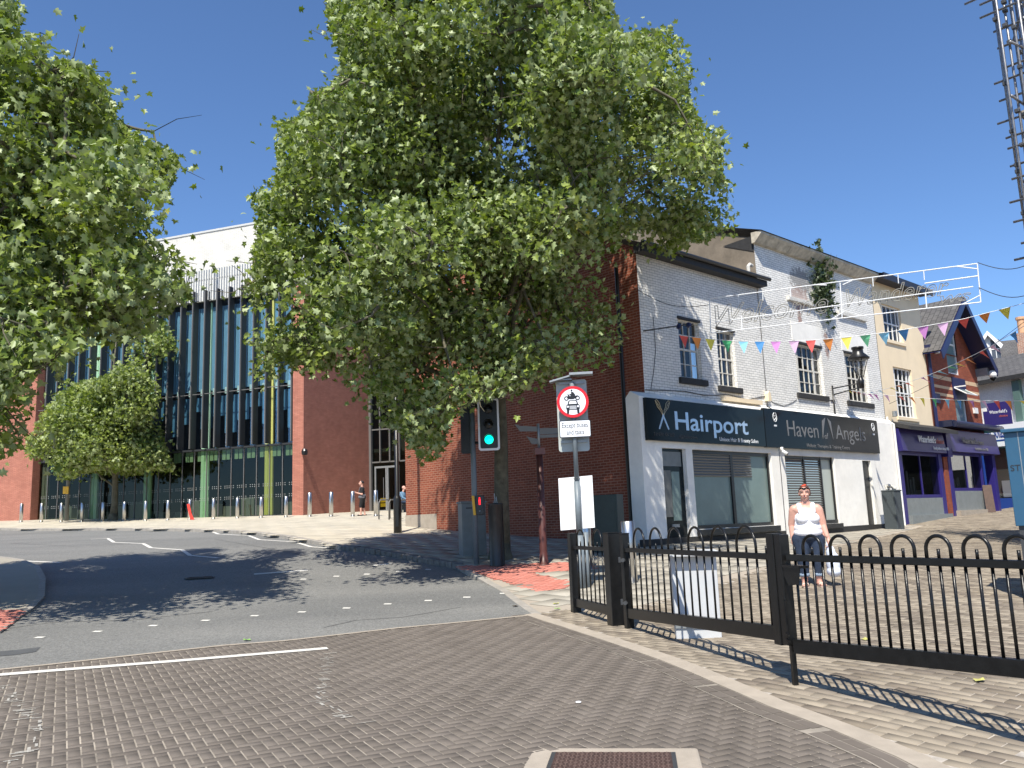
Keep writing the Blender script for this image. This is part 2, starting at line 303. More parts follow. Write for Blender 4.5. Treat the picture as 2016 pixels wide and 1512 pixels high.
# ---------------------------------------------------------------- mesh helpers
def tag(o, label=None, cat=None, group=None, kind=None):
    if label: o['label'] = label
    if cat: o['category'] = cat
    if group: o['group'] = group
    if kind: o['kind'] = kind
    return o
def thing(name, loc=(0, 0, 0), rz=0, label=None, cat=None, group=None):
    o = bpy.data.objects.new(name, None); C.objects.link(o); o.empty_display_size = .2
    o.location = loc; o.rotation_euler = (0, 0, rz); return tag(o, label, cat, group)
def link(name, me, m, parent=None, smooth=False, bevel=0):
    o = bpy.data.objects.new(name, me); C.objects.link(o)
    for mm in (m if isinstance(m, (list, tuple)) else [m]): me.materials.append(mm)
    if parent: o.parent = parent
    if smooth: me.polygons.foreach_set('use_smooth', [True] * len(me.polygons))
    if bevel:
        b = o.modifiers.new('bevel', 'BEVEL'); b.width = bevel; b.segments = 2; b.limit_method = 'ANGLE'
    return o
class MB:
    def __init__(s): s.v = []; s.f = []; s.mi = []; s.cur = 0
    def add(s, vs, fs):
        o = len(s.v); s.v += [tuple(v) for v in vs]; s.f += [tuple(i + o for i in f) for f in fs]; s.mi += [s.cur] * len(fs); return s
    def box(s, x0, x1, y0, y1, z0, z1):
        if x0 > x1: x0, x1 = x1, x0
        if y0 > y1: y0, y1 = y1, y0
        if z0 > z1: z0, z1 = z1, z0
        v = [(x, y, z) for z in (z0, z1) for y in (y0, y1) for x in (x0, x1)]
        return s.add(v, [(0, 2, 3, 1), (4, 5, 7, 6), (0, 1, 5, 4), (2, 6, 7, 3), (0, 4, 6, 2), (1, 3, 7, 5)])
    def quad(s, *p): return s.add(p, [tuple(range(len(p)))])
    def tube(s, pts, r, n=8, cap=True):
        pts = [Vector(p) for p in pts]; rs = r if isinstance(r, (list, tuple)) else [r] * len(pts)
        rings = []; up = Vector((0, 0, 1)); prev = None
        for i, p in enumerate(pts):
            t = (pts[min(i + 1, len(pts) - 1)] - pts[max(i - 1, 0)])
            if t.length < 1e-9: t = Vector((0, 0, 1))
            t.normalize()
            if prev is None:
                a = t.cross(up)
                if a.length < 1e-3: a = t.cross(Vector((1, 0, 0)))
            else: a = prev - t * prev.dot(t)
            a.normalize(); prev = a; b = t.cross(a)
            rings.append([p + (a * math.cos(k * 2 * math.pi / n) + b * math.sin(k * 2 * math.pi / n)) * rs[i] for k in range(n)])
        vs = [q for R_ in rings for q in R_]; fs = []
        for i in range(len(pts) - 1):
            for k in range(n): fs.append((i * n + k, i * n + (k + 1) % n, (i + 1) * n + (k + 1) % n, (i + 1) * n + k))
        if cap: fs += [tuple(range(n - 1, -1, -1)), tuple((len(pts) - 1) * n + k for k in range(n))]
        return s.add(vs, fs)
    def cyl(s, x, y, z0, z1, r, r1=None, n=24): return s.tube([(x, y, z0), (x, y, z1)], [r, r if r1 is None else r1], n)
    def lathe(s, prof, x=0, y=0, n=24):
        vs = [(x + r * math.cos(k * 2 * math.pi / n), y + r * math.sin(k * 2 * math.pi / n), z) for r, z in prof for k in range(n)]; fs = []
        for i in range(len(prof) - 1):
            for k in range(n): fs.append((i * n + k, i * n + (k + 1) % n, (i + 1) * n + (k + 1) % n, (i + 1) * n + k))
        fs += [tuple(range(n - 1, -1, -1)), tuple((len(prof) - 1) * n + k for k in range(n))]
        return s.add(vs, fs)
    def prism(s, poly, y0, y1):      # polygon in x,z extruded along y (front y0)
        n = len(poly); vs = [(a, y0, b) for a, b in poly] + [(a, y1, b) for a, b in poly]
        return s.add(vs, [tuple(range(n)), tuple(range(2 * n - 1, n - 1, -1))] + [(i, i + n, (i + 1) % n + n, (i + 1) % n) for i in range(n)])
    def prism_x(s, poly, x0, x1):    # polygon in y,z extruded along x
        n = len(poly); vs = [(x0, a, b) for a, b in poly] + [(x1, a, b) for a, b in poly]
        return s.add(vs, [tuple(range(n)), tuple(range(2 * n - 1, n - 1, -1))] + [(i, i + n, (i + 1) % n + n, (i + 1) % n) for i in range(n)])
    def wall(s, x0, x1, z0, z1, holes=(), y=0, depth=.14):
        xs = sorted({x0, x1} | {a for q in holes for a in (q[0], q[1])}); zs = sorted({z0, z1} | {a for q in holes for a in (q[2], q[3])})
        for i in range(len(xs) - 1):
            for j in range(len(zs) - 1):
                cx, cz = (xs[i] + xs[i + 1]) / 2, (zs[j] + zs[j + 1]) / 2
                if any(q[0] < cx < q[1] and q[2] < cz < q[3] for q in holes): continue
                s.quad((xs[i], y, zs[j]), (xs[i + 1], y, zs[j]), (xs[i + 1], y, zs[j + 1]), (xs[i], y, zs[j + 1]))
        for a, b, c, d in holes:
            s.quad((a, y, c), (a, y + depth, c), (a, y + depth, d), (a, y, d)); s.quad((b, y + depth, c), (b, y, c), (b, y, d), (b, y + depth, d))
            s.quad((a, y, d), (a, y + depth, d), (b, y + depth, d), (b, y, d)); s.quad((a, y + depth, c), (a, y, c), (b, y, c), (b, y + depth, c))
        return s
    def build(s, name, m, parent=None, smooth=False, bevel=0, fix=False):
        me = bpy.data.meshes.new(name); me.from_pydata(s.v, [], s.f); me.update()
        if fix:
            bm = bmesh.new(); bm.from_mesh(me); bmesh.ops.recalc_face_normals(bm, faces=bm.faces); bm.to_mesh(me); bm.free()
        uv = me.uv_layers.new(name='UVMap'); n = len(me.loops)
        co = np.empty(len(me.vertices) * 3); me.vertices.foreach_get('co', co); co = co.reshape(-1, 3)
        vi = np.empty(n, int); me.loops.foreach_get('vertex_index', vi)
        nm = np.empty(len(me.polygons) * 3); me.polygons.foreach_get('normal', nm); nm = np.abs(nm.reshape(-1, 3))
        tot = np.empty(len(me.polygons), int); me.polygons.foreach_get('loop_total', tot); nl = np.repeat(nm, tot, axis=0); p = co[vi]
        U = np.where((nl[:, 2] > .75), p[:, 0], np.where(nl[:, 0] > nl[:, 1], p[:, 1], p[:, 0]))
        V = np.where((nl[:, 2] > .75), p[:, 1], p[:, 2]); uv.data.foreach_set('uv', np.stack([U, V], 1).ravel())
        o = link(name, me, m, parent, smooth, bevel)
        if isinstance(m, (list, tuple)): me.polygons.foreach_set('material_index', s.mi)
        return o
def box(name, m, parent, *a, bevel=0): return MB().box(*a).build(name, m, parent, bevel=bevel)
def eval_mesh(ob):
    dg = bpy.context.evaluated_depsgraph_get(); dg.update()
    me = bpy.data.meshes.new_from_object(ob.evaluated_get(dg)); return me
def text(name, s, m, parent, loc, w=None, ht=.3, ex=.006, align='LEFT', face='y', outline=0, sx=None, shear=0, bold=0):
    """lettering standing on the local front (facing -y); w fits the width in metres"""
    cu = bpy.data.curves.new(name, 'FONT'); cu.body = s; cu.size = 1; cu.extrude = ex if not outline else 0; cu.align_x = 'LEFT'; cu.shear = shear; cu.resolution_u = 4; cu.offset = bold
    if outline: cu.fill_mode = 'NONE'; cu.bevel_depth = outline; cu.bevel_resolution = 1
    ob = bpy.data.objects.new(name, cu); C.objects.link(ob); me = eval_mesh(ob); bpy.data.objects.remove(ob); bpy.data.curves.remove(cu)
    n = len(me.vertices); co = np.empty(n * 3); me.vertices.foreach_get('co', co); co = co.reshape(-1, 3)
    x0, x1 = co[:, 0].min(), co[:, 0].max(); sc = ht / .73; fx = (w / (x1 - x0)) if w else (sc if sx is None else sc * sx)
    X = (co[:, 0] - x0) * fx; Z = co[:, 1] * sc; D = co[:, 2]
    wd = (x1 - x0) * fx
    if align == 'CENTER': X -= wd / 2
    if outline: q = np.stack([X + loc[0], D * 1.0 + loc[1], Z + loc[2]], 1)
    else: q = np.stack([X + loc[0], -D + loc[1], Z + loc[2]], 1)
    me.vertices.foreach_set('co', q.ravel()); me.materials.clear(); me.update()
    return link(name, me, m, parent)
def sheet(name, poly, m, off=0.0, step=.6, road=False, kind='structure', rnd=False, parent=None):
    """a ground sheet draped on the terrain"""
    P = [Vector(p) for p in poly]; pts = []; n = len(P)
    for i in range(n):
        a, b = P[i], P[(i + 1) % n]; k = max(1, int((b - a).length / step))
        pts += [a + (b - a) * j / k for j in range(k)]
    nb = len(pts); xs = [p.x for p in pts]; ys = [p.y for p in pts]; poly_np = np.array([[p.x, p.y] for p in pts])
    gx, gy = np.meshgrid(np.arange(min(xs) + step / 2, max(xs), step), np.arange(min(ys) + step / 2, max(ys), step)); q = np.stack([gx.ravel(), gy.ravel()], 1)
    ins = inside(q, poly_np); q = q[ins]
    allp = pts + [Vector(a) for a in q.tolist()]
    r = delaunay_2d_cdt(allp, [(i, (i + 1) % nb) for i in range(nb)], [], 1, 1e-6)
    V, Fc = r[0], [tuple(f) for f in r[2]]
    X = np.array([v.x for v in V]); Y = np.array([v.y for v in V]); Z = H(X, Y) + off + (road_drop(X, Y) if road else 0)
    out = []
    for f in Fc:
        cx = sum(X[i] for i in f) / 3; cy = sum(Y[i] for i in f) / 3
        if inside(np.array([[cx, cy]]), poly_np)[0]:
            ar = (X[f[1]] - X[f[0]]) * (Y[f[2]] - Y[f[0]]) - (X[f[2]] - X[f[0]]) * (Y[f[1]] - Y[f[0]])
            out.append(f if ar > 0 else f[::-1])
    me = bpy.data.meshes.new(name); me.from_pydata(np.stack([X, Y, Z], 1).tolist(), [], out); me.update()
    o = link(name, me, m, parent, True)
    if kind: o['kind'] = kind
    return o
def inside(q, poly):
    x, y = q[:, 0], q[:, 1]; r = np.zeros(len(q), bool); n = len(poly); j = n - 1
    for i in range(n):
        xi, yi, xj, yj = poly[i][0], poly[i][1], poly[j][0], poly[j][1]
        c = ((yi > y) != (yj > y)); 
        if yi != yj: r ^= c & (x < (xj - xi) * (y - yi) / (yj - yi) + xi)
        j = i
    return r
def pavers(name, rects, poly, m, off, ang, hgt=.004, jitter=.0015, excl=(), kind='structure', strict=False):
    """rects: (cx,cy,w,l) in the pattern frame; each becomes one stone face with bevelled edge on the terrain"""
    R = np.array(rects); ca, sa = math.cos(ang), math.sin(ang)
    cx = R[:, 0] * ca - R[:, 1] * sa; cy = R[:, 0] * sa + R[:, 1] * ca
    P = np.array(poly); ok = inside(np.stack([cx, cy], 1), P)
    for e in excl: ok &= ~inside(np.stack([cx, cy], 1), np.array(e))
    if strict:
        for sx, sy in ((-1, -1), (1, -1), (1, 1), (-1, 1)):
            lx = sx * R[:, 2] / 2; ly = sy * R[:, 3] / 2; ok &= inside(np.stack([cx + lx * ca - ly * sa, cy + lx * sa + ly * ca], 1), P)
    R = R[ok]; cx = cx[ok]; cy = cy[ok]; N = len(R)
    w, l_ = R[:, 2] / 2, R[:, 3] / 2; b = .006
    sgn = [(-1, -1), (1, -1), (1, 1), (-1, 1)]; V = np.zeros((N, 8, 3)); dz = rng.normal(0, jitter, N); tx = rng.normal(0, .003, N); ty = rng.normal(0, .003, N)
    for k, (sx, sy) in enumerate(sgn):
        for j, (ins, z) in enumerate(((0, -.004), (.003, hgt))):
            lx = sx * (w - ins); ly = sy * (l_ - ins)
            V[:, k + 4 * j, 0] = cx + lx * ca - ly * sa; V[:, k + 4 * j, 1] = cy + lx * sa + ly * ca; V[:, k + 4 * j, 2] = z + (dz + lx * tx + ly * ty if j else 0)
    V[:, :, 2] += H(V[:, :, 0], V[:, :, 1]) + off
    base = (np.arange(N) * 8)[:, None]; fq = np.array([[4, 5, 6, 7], [0, 1, 5, 4], [1, 2, 6, 5], [2, 3, 7, 6], [3, 0, 4, 7]])
    Fc = (base[:, None, :] + fq[None]).reshape(-1, 4)
    me = bpy.data.meshes.new(name); me.vertices.add(N * 8); me.vertices.foreach_set('co', V.ravel()); me.loops.add(len(Fc) * 4); me.loops.foreach_set('vertex_index', Fc.ravel())
    me.polygons.add(len(Fc)); me.polygons.foreach_set('loop_start', np.arange(len(Fc)) * 4); me.update(calc_edges=True)
    a = me.attributes.new('rnd', 'FLOAT', 'FACE'); a.data.foreach_set('value', np.repeat(rng.random(N), 5)); me.update()
    o = link(name, me, m); 
    if kind: o['kind'] = kind
    return o
def strip_line(pts, w, off, road=False, name='m', m=None, step=.3, kind='structure'):
    """a flat line of width w draped over the ground"""
    P = []; 
    for i in range(len(pts) - 1):
        a, b = Vector(pts[i][:2]), Vector(pts[i + 1][:2]); k = max(1, int((b - a).length / step)); P += [a + (b - a) * j / k for j in range(k)]
    P.append(Vector(pts[-1][:2])); mb = MB(); L_ = []; 
    for i, p in enumerate(P):
        d = (P[min(i + 1, len(P) - 1)] - P[max(i - 1, 0)]).normalized(); nn = Vector((-d.y, d.x)) * w / 2
        for s in (1, -1):
            q = p + nn * s; z = h(q.x, q.y) + off + (float(road_drop(q.x, q.y)) if road else 0); L_.append((q.x, q.y, z))
    mb.add(L_, [(2 * i + 1, 2 * i + 3, 2 * i + 2, 2 * i) for i in range(len(P) - 1)])
    return mb, L_

# ================================================================ GROUND
far = MB()
gx = np.concatenate([[-1500, -400, -150], np.arange(-60, 61, 3), [150, 400, 1500]]); gy = np.concatenate([[-1500, -300, -80], np.arange(-30, 70, 3), [150, 400, 1500]])
XX, YY = np.meshgrid(gx, gy); ZZ = np.clip(H(XX, YY), -.3, 3.2) - .32
far.add(np.stack([XX.ravel(), YY.ravel(), ZZ.ravel()], 1).tolist(), [(j * len(gx) + i, j * len(gx) + i + 1, (j + 1) * len(gx) + i + 1, (j + 1) * len(gx) + i) for j in range(len(gy) - 1) for i in range(len(gx) - 1)])
tag(far.build('ground', M['concrete_band'], smooth=True), kind='structure')

near_line = [xy(p, q) for p, q in ((0, 1319), (102, 1309), (224, 1296), (440, 1272), (560, 1263), (783, 1237), (1050, 1211))]
d0 = Vector(near_line[1]) - Vector(near_line[0]); d0.normalize(); near_ext = tuple(Vector(near_line[0]) - d0 * 34)
kerb_px = [(1050, 1211), (985, 1163), (900, 1113), (780, 1091), (670, 1076), (600, 1062), (560, 1055), (500, 1048), (430, 1043), (340, 1041), (200, 1040), (0, 1040)]
kerb = [xy(*p) for p in kerb_px]
kd = (Vector(kerb[-1]) - Vector(kerb[-2])).normalized(); kerb_ext = tuple(Vector(kerb[-1]) + kd * 22)
road_poly = [near_ext] + near_line + kerb[1:] + [kerb_ext]
ro = sheet('road', road_poly, M['asphalt'], off=0, step=.7, road=True)
WC_L = Vector((-3.93, 29.95)); CORN = Vector((2.87, 21.3))
FU = Vector((math.sin(rad(48)), math.cos(rad(48)))); FN = Vector((FU.y, -FU.x))     # along the shop front, and out to the street
def fp(t, d=0): v = CORN + FU * t + FN * d; return (v.x, v.y)
plaza_poly = kerb[4:] + [kerb_ext, (-44, 60), (6, 60), (2, 34), tuple(WC_L), (-2.9, 28.6)]
sheet('plaza_bed', plaza_poly, M['mortar'], off=-.012, step=1.2)
def grid_rects(L, W, x0, x1, y0, y1, gap=.008, bond=True):
    out = []; nj = int((y1 - y0) / W)
    for j in range(nj):
        o = (L / 2 if (j % 2 and bond) else 0)
        for i in range(int((x1 - x0) / L) + 1): out.append((x0 + o + i * L + L / 2, y0 + j * W + W / 2, L - gap, W - gap))
    return out
def rot_bounds(poly, ang):
    ca, sa = math.cos(-ang), math.sin(-ang); q = [(x * ca - y * sa, x * sa + y * ca) for x, y in poly]
    return min(a for a, b in q) - 1, max(a for a, b in q) + 1, min(b for a, b in q) - 1, max(b for a, b in q) + 1
pavers('plaza_paving', grid_rects(.9, .6, *rot_bounds(plaza_poly, rad(-19)), gap=.006), plaza_poly, M['plaza'], 0, rad(-19), hgt=.0, jitter=.0006)
slab_poly = [kerb[0]] + kerb[1:5] + [(-2.9, 28.6), tuple(WC_L), fp(.9, -.3), fp(14.6, -.2), fp(14.6, 1.1), xy(1560, 1106), xy(1330, 1181), xy(1225, 1203), xy(1110, 1203)]
sheet('pavement_bed', slab_poly, M['concrete_band'], off=-.010, step=.8)
tact = [xy(p, q) for p, q in ((893, 1115), (1106, 1108), (1170, 1112), (1170, 1121), (1040, 1129), (1120, 1145), (1118, 1158), (1058, 1165), (985, 1142))]
pavers('pavement', grid_rects(.6, .6, *rot_bounds(slab_poly, rad(42)), gap=.008), slab_poly, M['slab'], 0, rad(42), excl=[tact], jitter=.001, strict=True)
pavers('tactile_paving', grid_rects(.2, .1, *rot_bounds(tact, rad(20)), gap=.008), tact, M['tactile'], .006, rad(20), hgt=.004)
strip_px = [(1045, 1210), (1120, 1234), (1199, 1259), (1318, 1300), (1437, 1348), (1532, 1389), (1663, 1437), (1793, 1492), (1900, 1545)]
strip_xy = [xy(*p) for p in strip_px]; sdv = (Vector(strip_xy[-1]) - Vector(strip_xy[-2])).normalized(); strip_xy.append(tuple(Vector(strip_xy[-1]) + sdv * 6))
mb, _ = strip_line(strip_xy, .20, .008); mb2 = MB(); mb2.v, mb2.f, mb2.mi = mb.v, mb.f, mb.mi
tag(mb2.build('concrete_strip', M['concrete_band']), kind='structure')
herr_poly = [near_ext] + near_line + strip_xy[1:] + [(-30, strip_xy[-1][1])]
sheet('carriageway_bed', herr_poly, M['herring_joint'], off=-.0025, step=.4)
HA = rad(27 - 90 + 90); W_ = .087
hb = [p for p in herr_poly]; vis_h = [xy(-60, 1330), *near_line, *strip_xy[1:-1], xy(1900, 1600), xy(-60, 1600)]
bx0, bx1, by0, by1 = rot_bounds(vis_h, rad(28)); rects = []
for j in range(int(by0 / W_) - 2, int(by1 / W_) + 2):
    for i in range(int(bx0 / W_) - 2, int(bx1 / W_) + 2):
        k = (i - j) % 4
        if k == 0: rects.append(((i + 1) * W_, (j + .5) * W_, 2 * W_ - .009, W_ - .009))
        elif k == 3: rects.append(((i + .5) * W_, (j + 1) * W_, W_ - .009, 2 * W_ - .009))
def offs(pts, d):
    out = []
    for i, p in enumerate(pts):
        t = (Vector(pts[min(i + 1, len(pts) - 1)]) - Vector(pts[max(i - 1, 0)])).normalized(); out.append((p[0] - t.y * d, p[1] + t.x * d))
    return out
vis_in = [xy(-60, 1330), *near_line, *offs(strip_xy, -.27)[1:-1], xy(1900, 1640), xy(-60, 1600)]
pavers('herringbone_paving', rects, vis_in, M['paver'], 0, rad(28), hgt=.0018, jitter=.0003)
# two edging courses of the same blocks along the strip
ec = []
for dd in (-.16, -.265):
    pts = offs(strip_xy, dd); ln = 0
    for i in range(len(pts) - 1):
        a, b = Vector(pts[i]), Vector(pts[i + 1]); d = (b - a); L_ = d.length; d.normalize(); s = -ln if ln < 0 else 0
        s = .1
        while s < L_: ec.append((a + d * s, math.atan2(d.y, d.x))); s += .205
mb = MB()
for p, an in ec:
    ca, sa = math.cos(an), math.sin(an); vs = []
    for sx, sy in ((-1, -1), (1, -1), (1, 1), (-1, 1)):
        lx, ly = sx * .0975, sy * .047; X_, Y_ = p.x + lx * ca - ly * sa, p.y + lx * sa + ly * ca; vs.append((X_, Y_, h(X_, Y_) + .0065 + random.gauss(0, .0006)))
    mb.quad(*vs)
eb, _ = strip_line(offs(strip_xy, -.2125), .225, .0045); tag(eb.build('edging_joint', M['herring_joint']), kind='structure')
eo = mb.build('edging_course', M['paver']); a = eo.data.attributes.new('rnd', 'FLOAT', 'FACE'); a.data.foreach_set('value', rng.random(len(eo.data.polygons))); eo['kind'] = 'structure'
mb, _ = strip_line([near_ext] + near_line, .09, .007); tag(mb.build('asphalt_edge', M['concrete_band']), kind='structure')
sett_poly = [xy(1045, 1208), xy(1110, 1203), xy(1225, 1203), xy(1330, 1181), xy(1560, 1106), fp(14.6, 1.1), fp(14.6, -.1), fp(24.5, -.1), (27, 44), (34, 40), (34, 10), (12, -1)] + offs(strip_xy, .1)[::-1]
sheet('street_bed', sett_poly, M['mortar'], off=-.003, step=.6)
pavers('street_setts', grid_rects(.25, .125, *rot_bounds(sett_poly, rad(131))), sett_poly, M['sett'], 0, rad(131), jitter=.002)
# island at the left with its red tactile corner
isl_px = [(0, 1098), (45, 1104), (78, 1118), (90, 1140), (88, 1176), (66, 1200), (40, 1218), (0, 1248)]
isl = [xy(*p) for p in isl_px]; isl_poly = [(isl[0][0] - 14, isl[0][1] + .6)] + isl + [(isl[-1][0] - 8, isl[-1][1] - 3.5), (isl[-1][0] - 14, isl[-1][1] - 2)]
sheet('island_pavement', isl_poly, M['slab'], off=.03, step=.5)
mb = MB()
def kerb_blocks(mb, pts, L_=.9, w=.14, top=.03, drop=.2, rough=0):
    for i in range(len(pts) - 1):
        a, b = Vector(pts[i][:2]), Vector(pts[i + 1][:2]); n = max(1, round((b - a).length / L_)); d = (b - a) / n; t = d.normalized(); nn = Vector((-t.y, t.x))
        for k in range(n):
            p, q = a + d * k + t * .006, a + d * (k + 1) - t * .006; jj = random.uniform(-rough, rough); ww = w + random.uniform(-rough, rough)
            vs = []
            for zz in (-drop, top + jj * .5):
                for c_, s in ((p, 0), (q, 0), (q, ww), (p, ww)): u = c_ + nn * (s + jj * .5); vs.append((u.x, u.y, h(u.x, u.y) + zz))
            mb.add(vs, [(4, 5, 6, 7), (0, 1, 5, 4), (1, 2, 6, 5), (2, 3, 7, 6), (3, 0, 4, 7)])
kerb_blocks(mb, [(isl[0][0] - 5, isl[0][1])] + isl, .6, -.12, .035)
tag(mb.build('island_kerb', M['kerb'], fix=True), kind='structure')
tl = [xy(p, q) for p, q in ((-120, 1206), (0, 1206), (50, 1206), (2, 1242), (-60, 1275))]
pavers('island_tactile', grid_rects(.2, .1, *rot_bounds(tl, rad(10))), tl, M['tactile'], .040, rad(10))
mb = MB(); kerb_blocks(mb, kerb[:3], .9, -.15, .006, .2); kerb_blocks(mb, kerb[4:], .9, -.16, .012, .25); tag(mb.build('kerb', M['kerb'], fix=True, bevel=.012), kind='structure')
mb = MB(); kerb_blocks(mb, kerb[2:5], .22, -.2, .02, .25, rough=.03); tag(mb.build('stone_kerb', mat('stone_kerb', (.17, .16, .15), .9, noise=.3, nscale=9, bump=.6, bscale=20), fix=True, bevel=.02), kind='structure')
# painted marks
def mark(name, pxs, w, road=True, off=.006):
    mb, _ = strip_line([xy(*p, road or None) for p in pxs], w, off, road); return tag(mb.build(name, M['road_white']), kind='structure')
mark('stop_line', [(-160, 1343), (0, 1330), (102, 1322), (339, 1303), (645, 1278)], .17, off=.008)
studs = [(77, 1256), (191, 1244.6), (300.5, 1233), (404, 1223), (500.7, 1214), (594, 1206), (682, 1198), (763, 1190.7), (843, 1183), (919, 1176.5), (991, 1170), (597, 1141), (662, 1136), (722, 1132), (785, 1127), (843, 1122)]
mb = MB()
for p, q in studs:
    g = G(p, q, True); vs = []
    for dx, dy in ((-.065, -.04), (.065, -.06), (.065, .06), (-.065, .08)): X_, Y_ = g.x + dx, g.y + dy; vs.append((X_, Y_, h(X_, Y_) + float(road_drop(X_, Y_)) + .006))
    mb.quad(*vs)
tag(mb.build('crossing_studs', M['road_white']), kind='structure')
mark('zigzag_line', [(179, 1062), (212, 1060.5), (224, 1068), (282, 1071), (297, 1079), (358, 1083), (374, 1094), (430, 1099)], .11)
mark('zigzag_line', [(378, 1046.5), (410, 1044.5), (430, 1052), (490, 1055), (510, 1063), (580, 1067), (612, 1077), (650, 1080)], .11)
mark('give_way_line', [(500, 1131), (606, 1123.5)], .16)
mark('lane_line', [(735, 1114), (770, 1111)], .12); mark('lane_line', [(0, 1102.5), (60, 1106), (120, 1108)], .12)
pt = MB(); vs = []
for p, q in ((-30, 1286), (30, 1281), (80, 1275.5), (70, 1285), (30, 1290), (-30, 1295)): g = G(p, q, True); vs.append((g.x, g.y, g.z + .004))
pt.add(vs[::-1], [tuple(range(len(vs)))]); tag(pt.build('asphalt_patch', mat('asphalt_patch', (.075, .078, .08), .85, noise=.2, bump=.4)), kind='structure')

dg = G(395, 1137, True); dc_ = thing('drain_cover', (dg.x, dg.y, dg.z + .004), rad(12), 'small square iron drain cover in the shaded asphalt', 'drain cover'); MB().box(-.3, .3, -.3, .3, -.01, .003).build('frame', M['dark_metal'], dc_)
gr_ = MB()
for k in range(7): gr_.box(-.25, .25, -.25 + k * .075, -.21 + k * .075, .003, .008)
gr_.build('bars', M['rust'], dc_)
sm = MB()
for pl_ in ([(0, 1240), (110, 1226), (260, 1222), (420, 1205)], [(420, 1062), (520, 1078), (600, 1096)], [(640, 1236), (700, 1222), (790, 1216), (905, 1196)], [(20, 1070), (150, 1076), (330, 1068)]):
    m_, _ = strip_line([(xy(a + random.uniform(-4, 4), b, True)) for a, b in pl_], .035, .003, True); sm.add(m_.v, m_.f)
tag(sm.build('tar_seam', mat('tar', (.085, .085, .082), .7, noise=.3, bump=.3)), kind='structure')
wl = MB(); random.seed(9)
def flecks(a, b, n, wd):
    for k in range(n):
        f = random.random(); p = a[0] + (b[0] - a[0]) * f + random.gauss(0, wd); q = a[1] + (b[1] - a[1]) * f + random.gauss(0, 4); g_ = G(p, q); an = rad(28) + (math.pi / 2 if random.random() < .35 else 0); L_ = random.uniform(.04, .16); w2 = random.uniform(.004, .014)
        ca_, sa_ = math.cos(an), math.sin(an); vs = []
        for sx, sy in ((-1, -1), (1, -1), (1, 1), (-1, 1)): X_, Y_ = g_.x + sx * L_ / 2 * ca_ - sy * w2 * sa_, g_.y + sx * L_ / 2 * sa_ + sy * w2 * ca_; vs.append((X_, Y_, h(X_, Y_) + .0062))
        wl.quad(*vs)
flecks((645, 1288), (628, 1395), 42, 4); flecks((640, 1392), (720, 1432), 8, 5); flecks((4, 1352), (85, 1442), 46, 8); flecks((70, 1460), (20, 1505), 10, 8)
tag(wl.build('worn_paint', mat('worn_white', (.36, .34, .30), .9, noise=.3, nscale=30)), kind='structure')
# ================================================================ SHOPS ON THE RIGHT (one local frame: x along the front, y into the building)
ANG_B = math.atan2(FU.y, FU.x)
def B(px, py, d=0):
    """point of the photo on the plane of the shop fronts (d metres proud of it) -> x, z"""
    p0 = CORN + FN * d; r = ray(px, py); rr = Vector((r[0], r[1])); s = FN.dot(p0) / FN.dot(rr); P = rr * s
    return (P - CORN).dot(FU), EYE + r[2] * s
def Bbox(x0, y0, x1, y1, d=0):
    a = B(x0, y0, d); b = B(x1, y1, d); return a[0], b[0], b[1], a[1]     # x0,x1,z0,z1
def sash(parent, x0, x1, z0, z1, cols, rows, y=.09, m='old_white', thick=(), rail=True, sill=True, sillm='sill_black', fr=.055, sill_h=.17, ov=.14, bar=.022):
    w = MB(); w.box(x0, x0 + fr, y, y + .06, z0, z1).box(x1 - fr, x1, y, y + .06, z0, z1).box(x0 + fr, x1 - fr, y, y + .06, z1 - fr, z1).box(x0 + fr, x1 - fr, y, y + .06, z0, z0 + fr)
    xs = [x0 + fr + (x1 - x0 - 2 * fr) * c for c in (cols if isinstance(cols, (list, tuple)) else [k / cols for k in range(1, cols)])]
    for i, c in enumerate(xs): b = .045 if i in thick else bar / 2; w.box(c - b, c + b, y + .008, y + .05, z0 + fr, z1 - fr)
    zm = (z0 + z1) / 2
    for k in range(1, rows):
        c = z0 + (z1 - z0) * k / rows; b = .028 if (rail and k * 2 == rows) else bar / 2; w.box(x0 + fr, x1 - fr, y + .012, y + .046, c - b, c + b)
    fo = w.build('window', M[m], parent); MB().quad((x0, y + .04, z0), (x1, y + .04, z0), (x1, y + .04, z1), (x0, y + .04, z1)).build('pane', M['window_glass'], fo)
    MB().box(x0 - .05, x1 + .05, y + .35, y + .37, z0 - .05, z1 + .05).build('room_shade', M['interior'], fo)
    if sill: box('sill', M[sillm], fo, x0 - ov, x1 + ov, -.09, .10, z0 - sill_h, z0 - .001, bevel=.008)
    return fo
shopA = thing('brick_shop_building', (CORN.x, CORN.y, 0), ANG_B, 'shop with bare red brick gable wall and white painted front above the salon sign', 'shop building', 'row of shops')
XW = .80; X1 = 6.66; EV1 = 8.80; EV2 = 10.25; DEP = 11.0; APX = 11.4
w1 = Bbox(1334, 630, 1380, 745); w2 = Bbox(1411, 650, 1450, 764)
W1 = (w1[0], w1[0] + .98, 5.33, 7.0); W2 = (w2[0] - .03, w2[0] + .86, 5.24, 6.93)
MB().wall(XW, X1, 4.4, EV1, [W1, W2]).build('front_wall', M['brick_painted'], shopA)
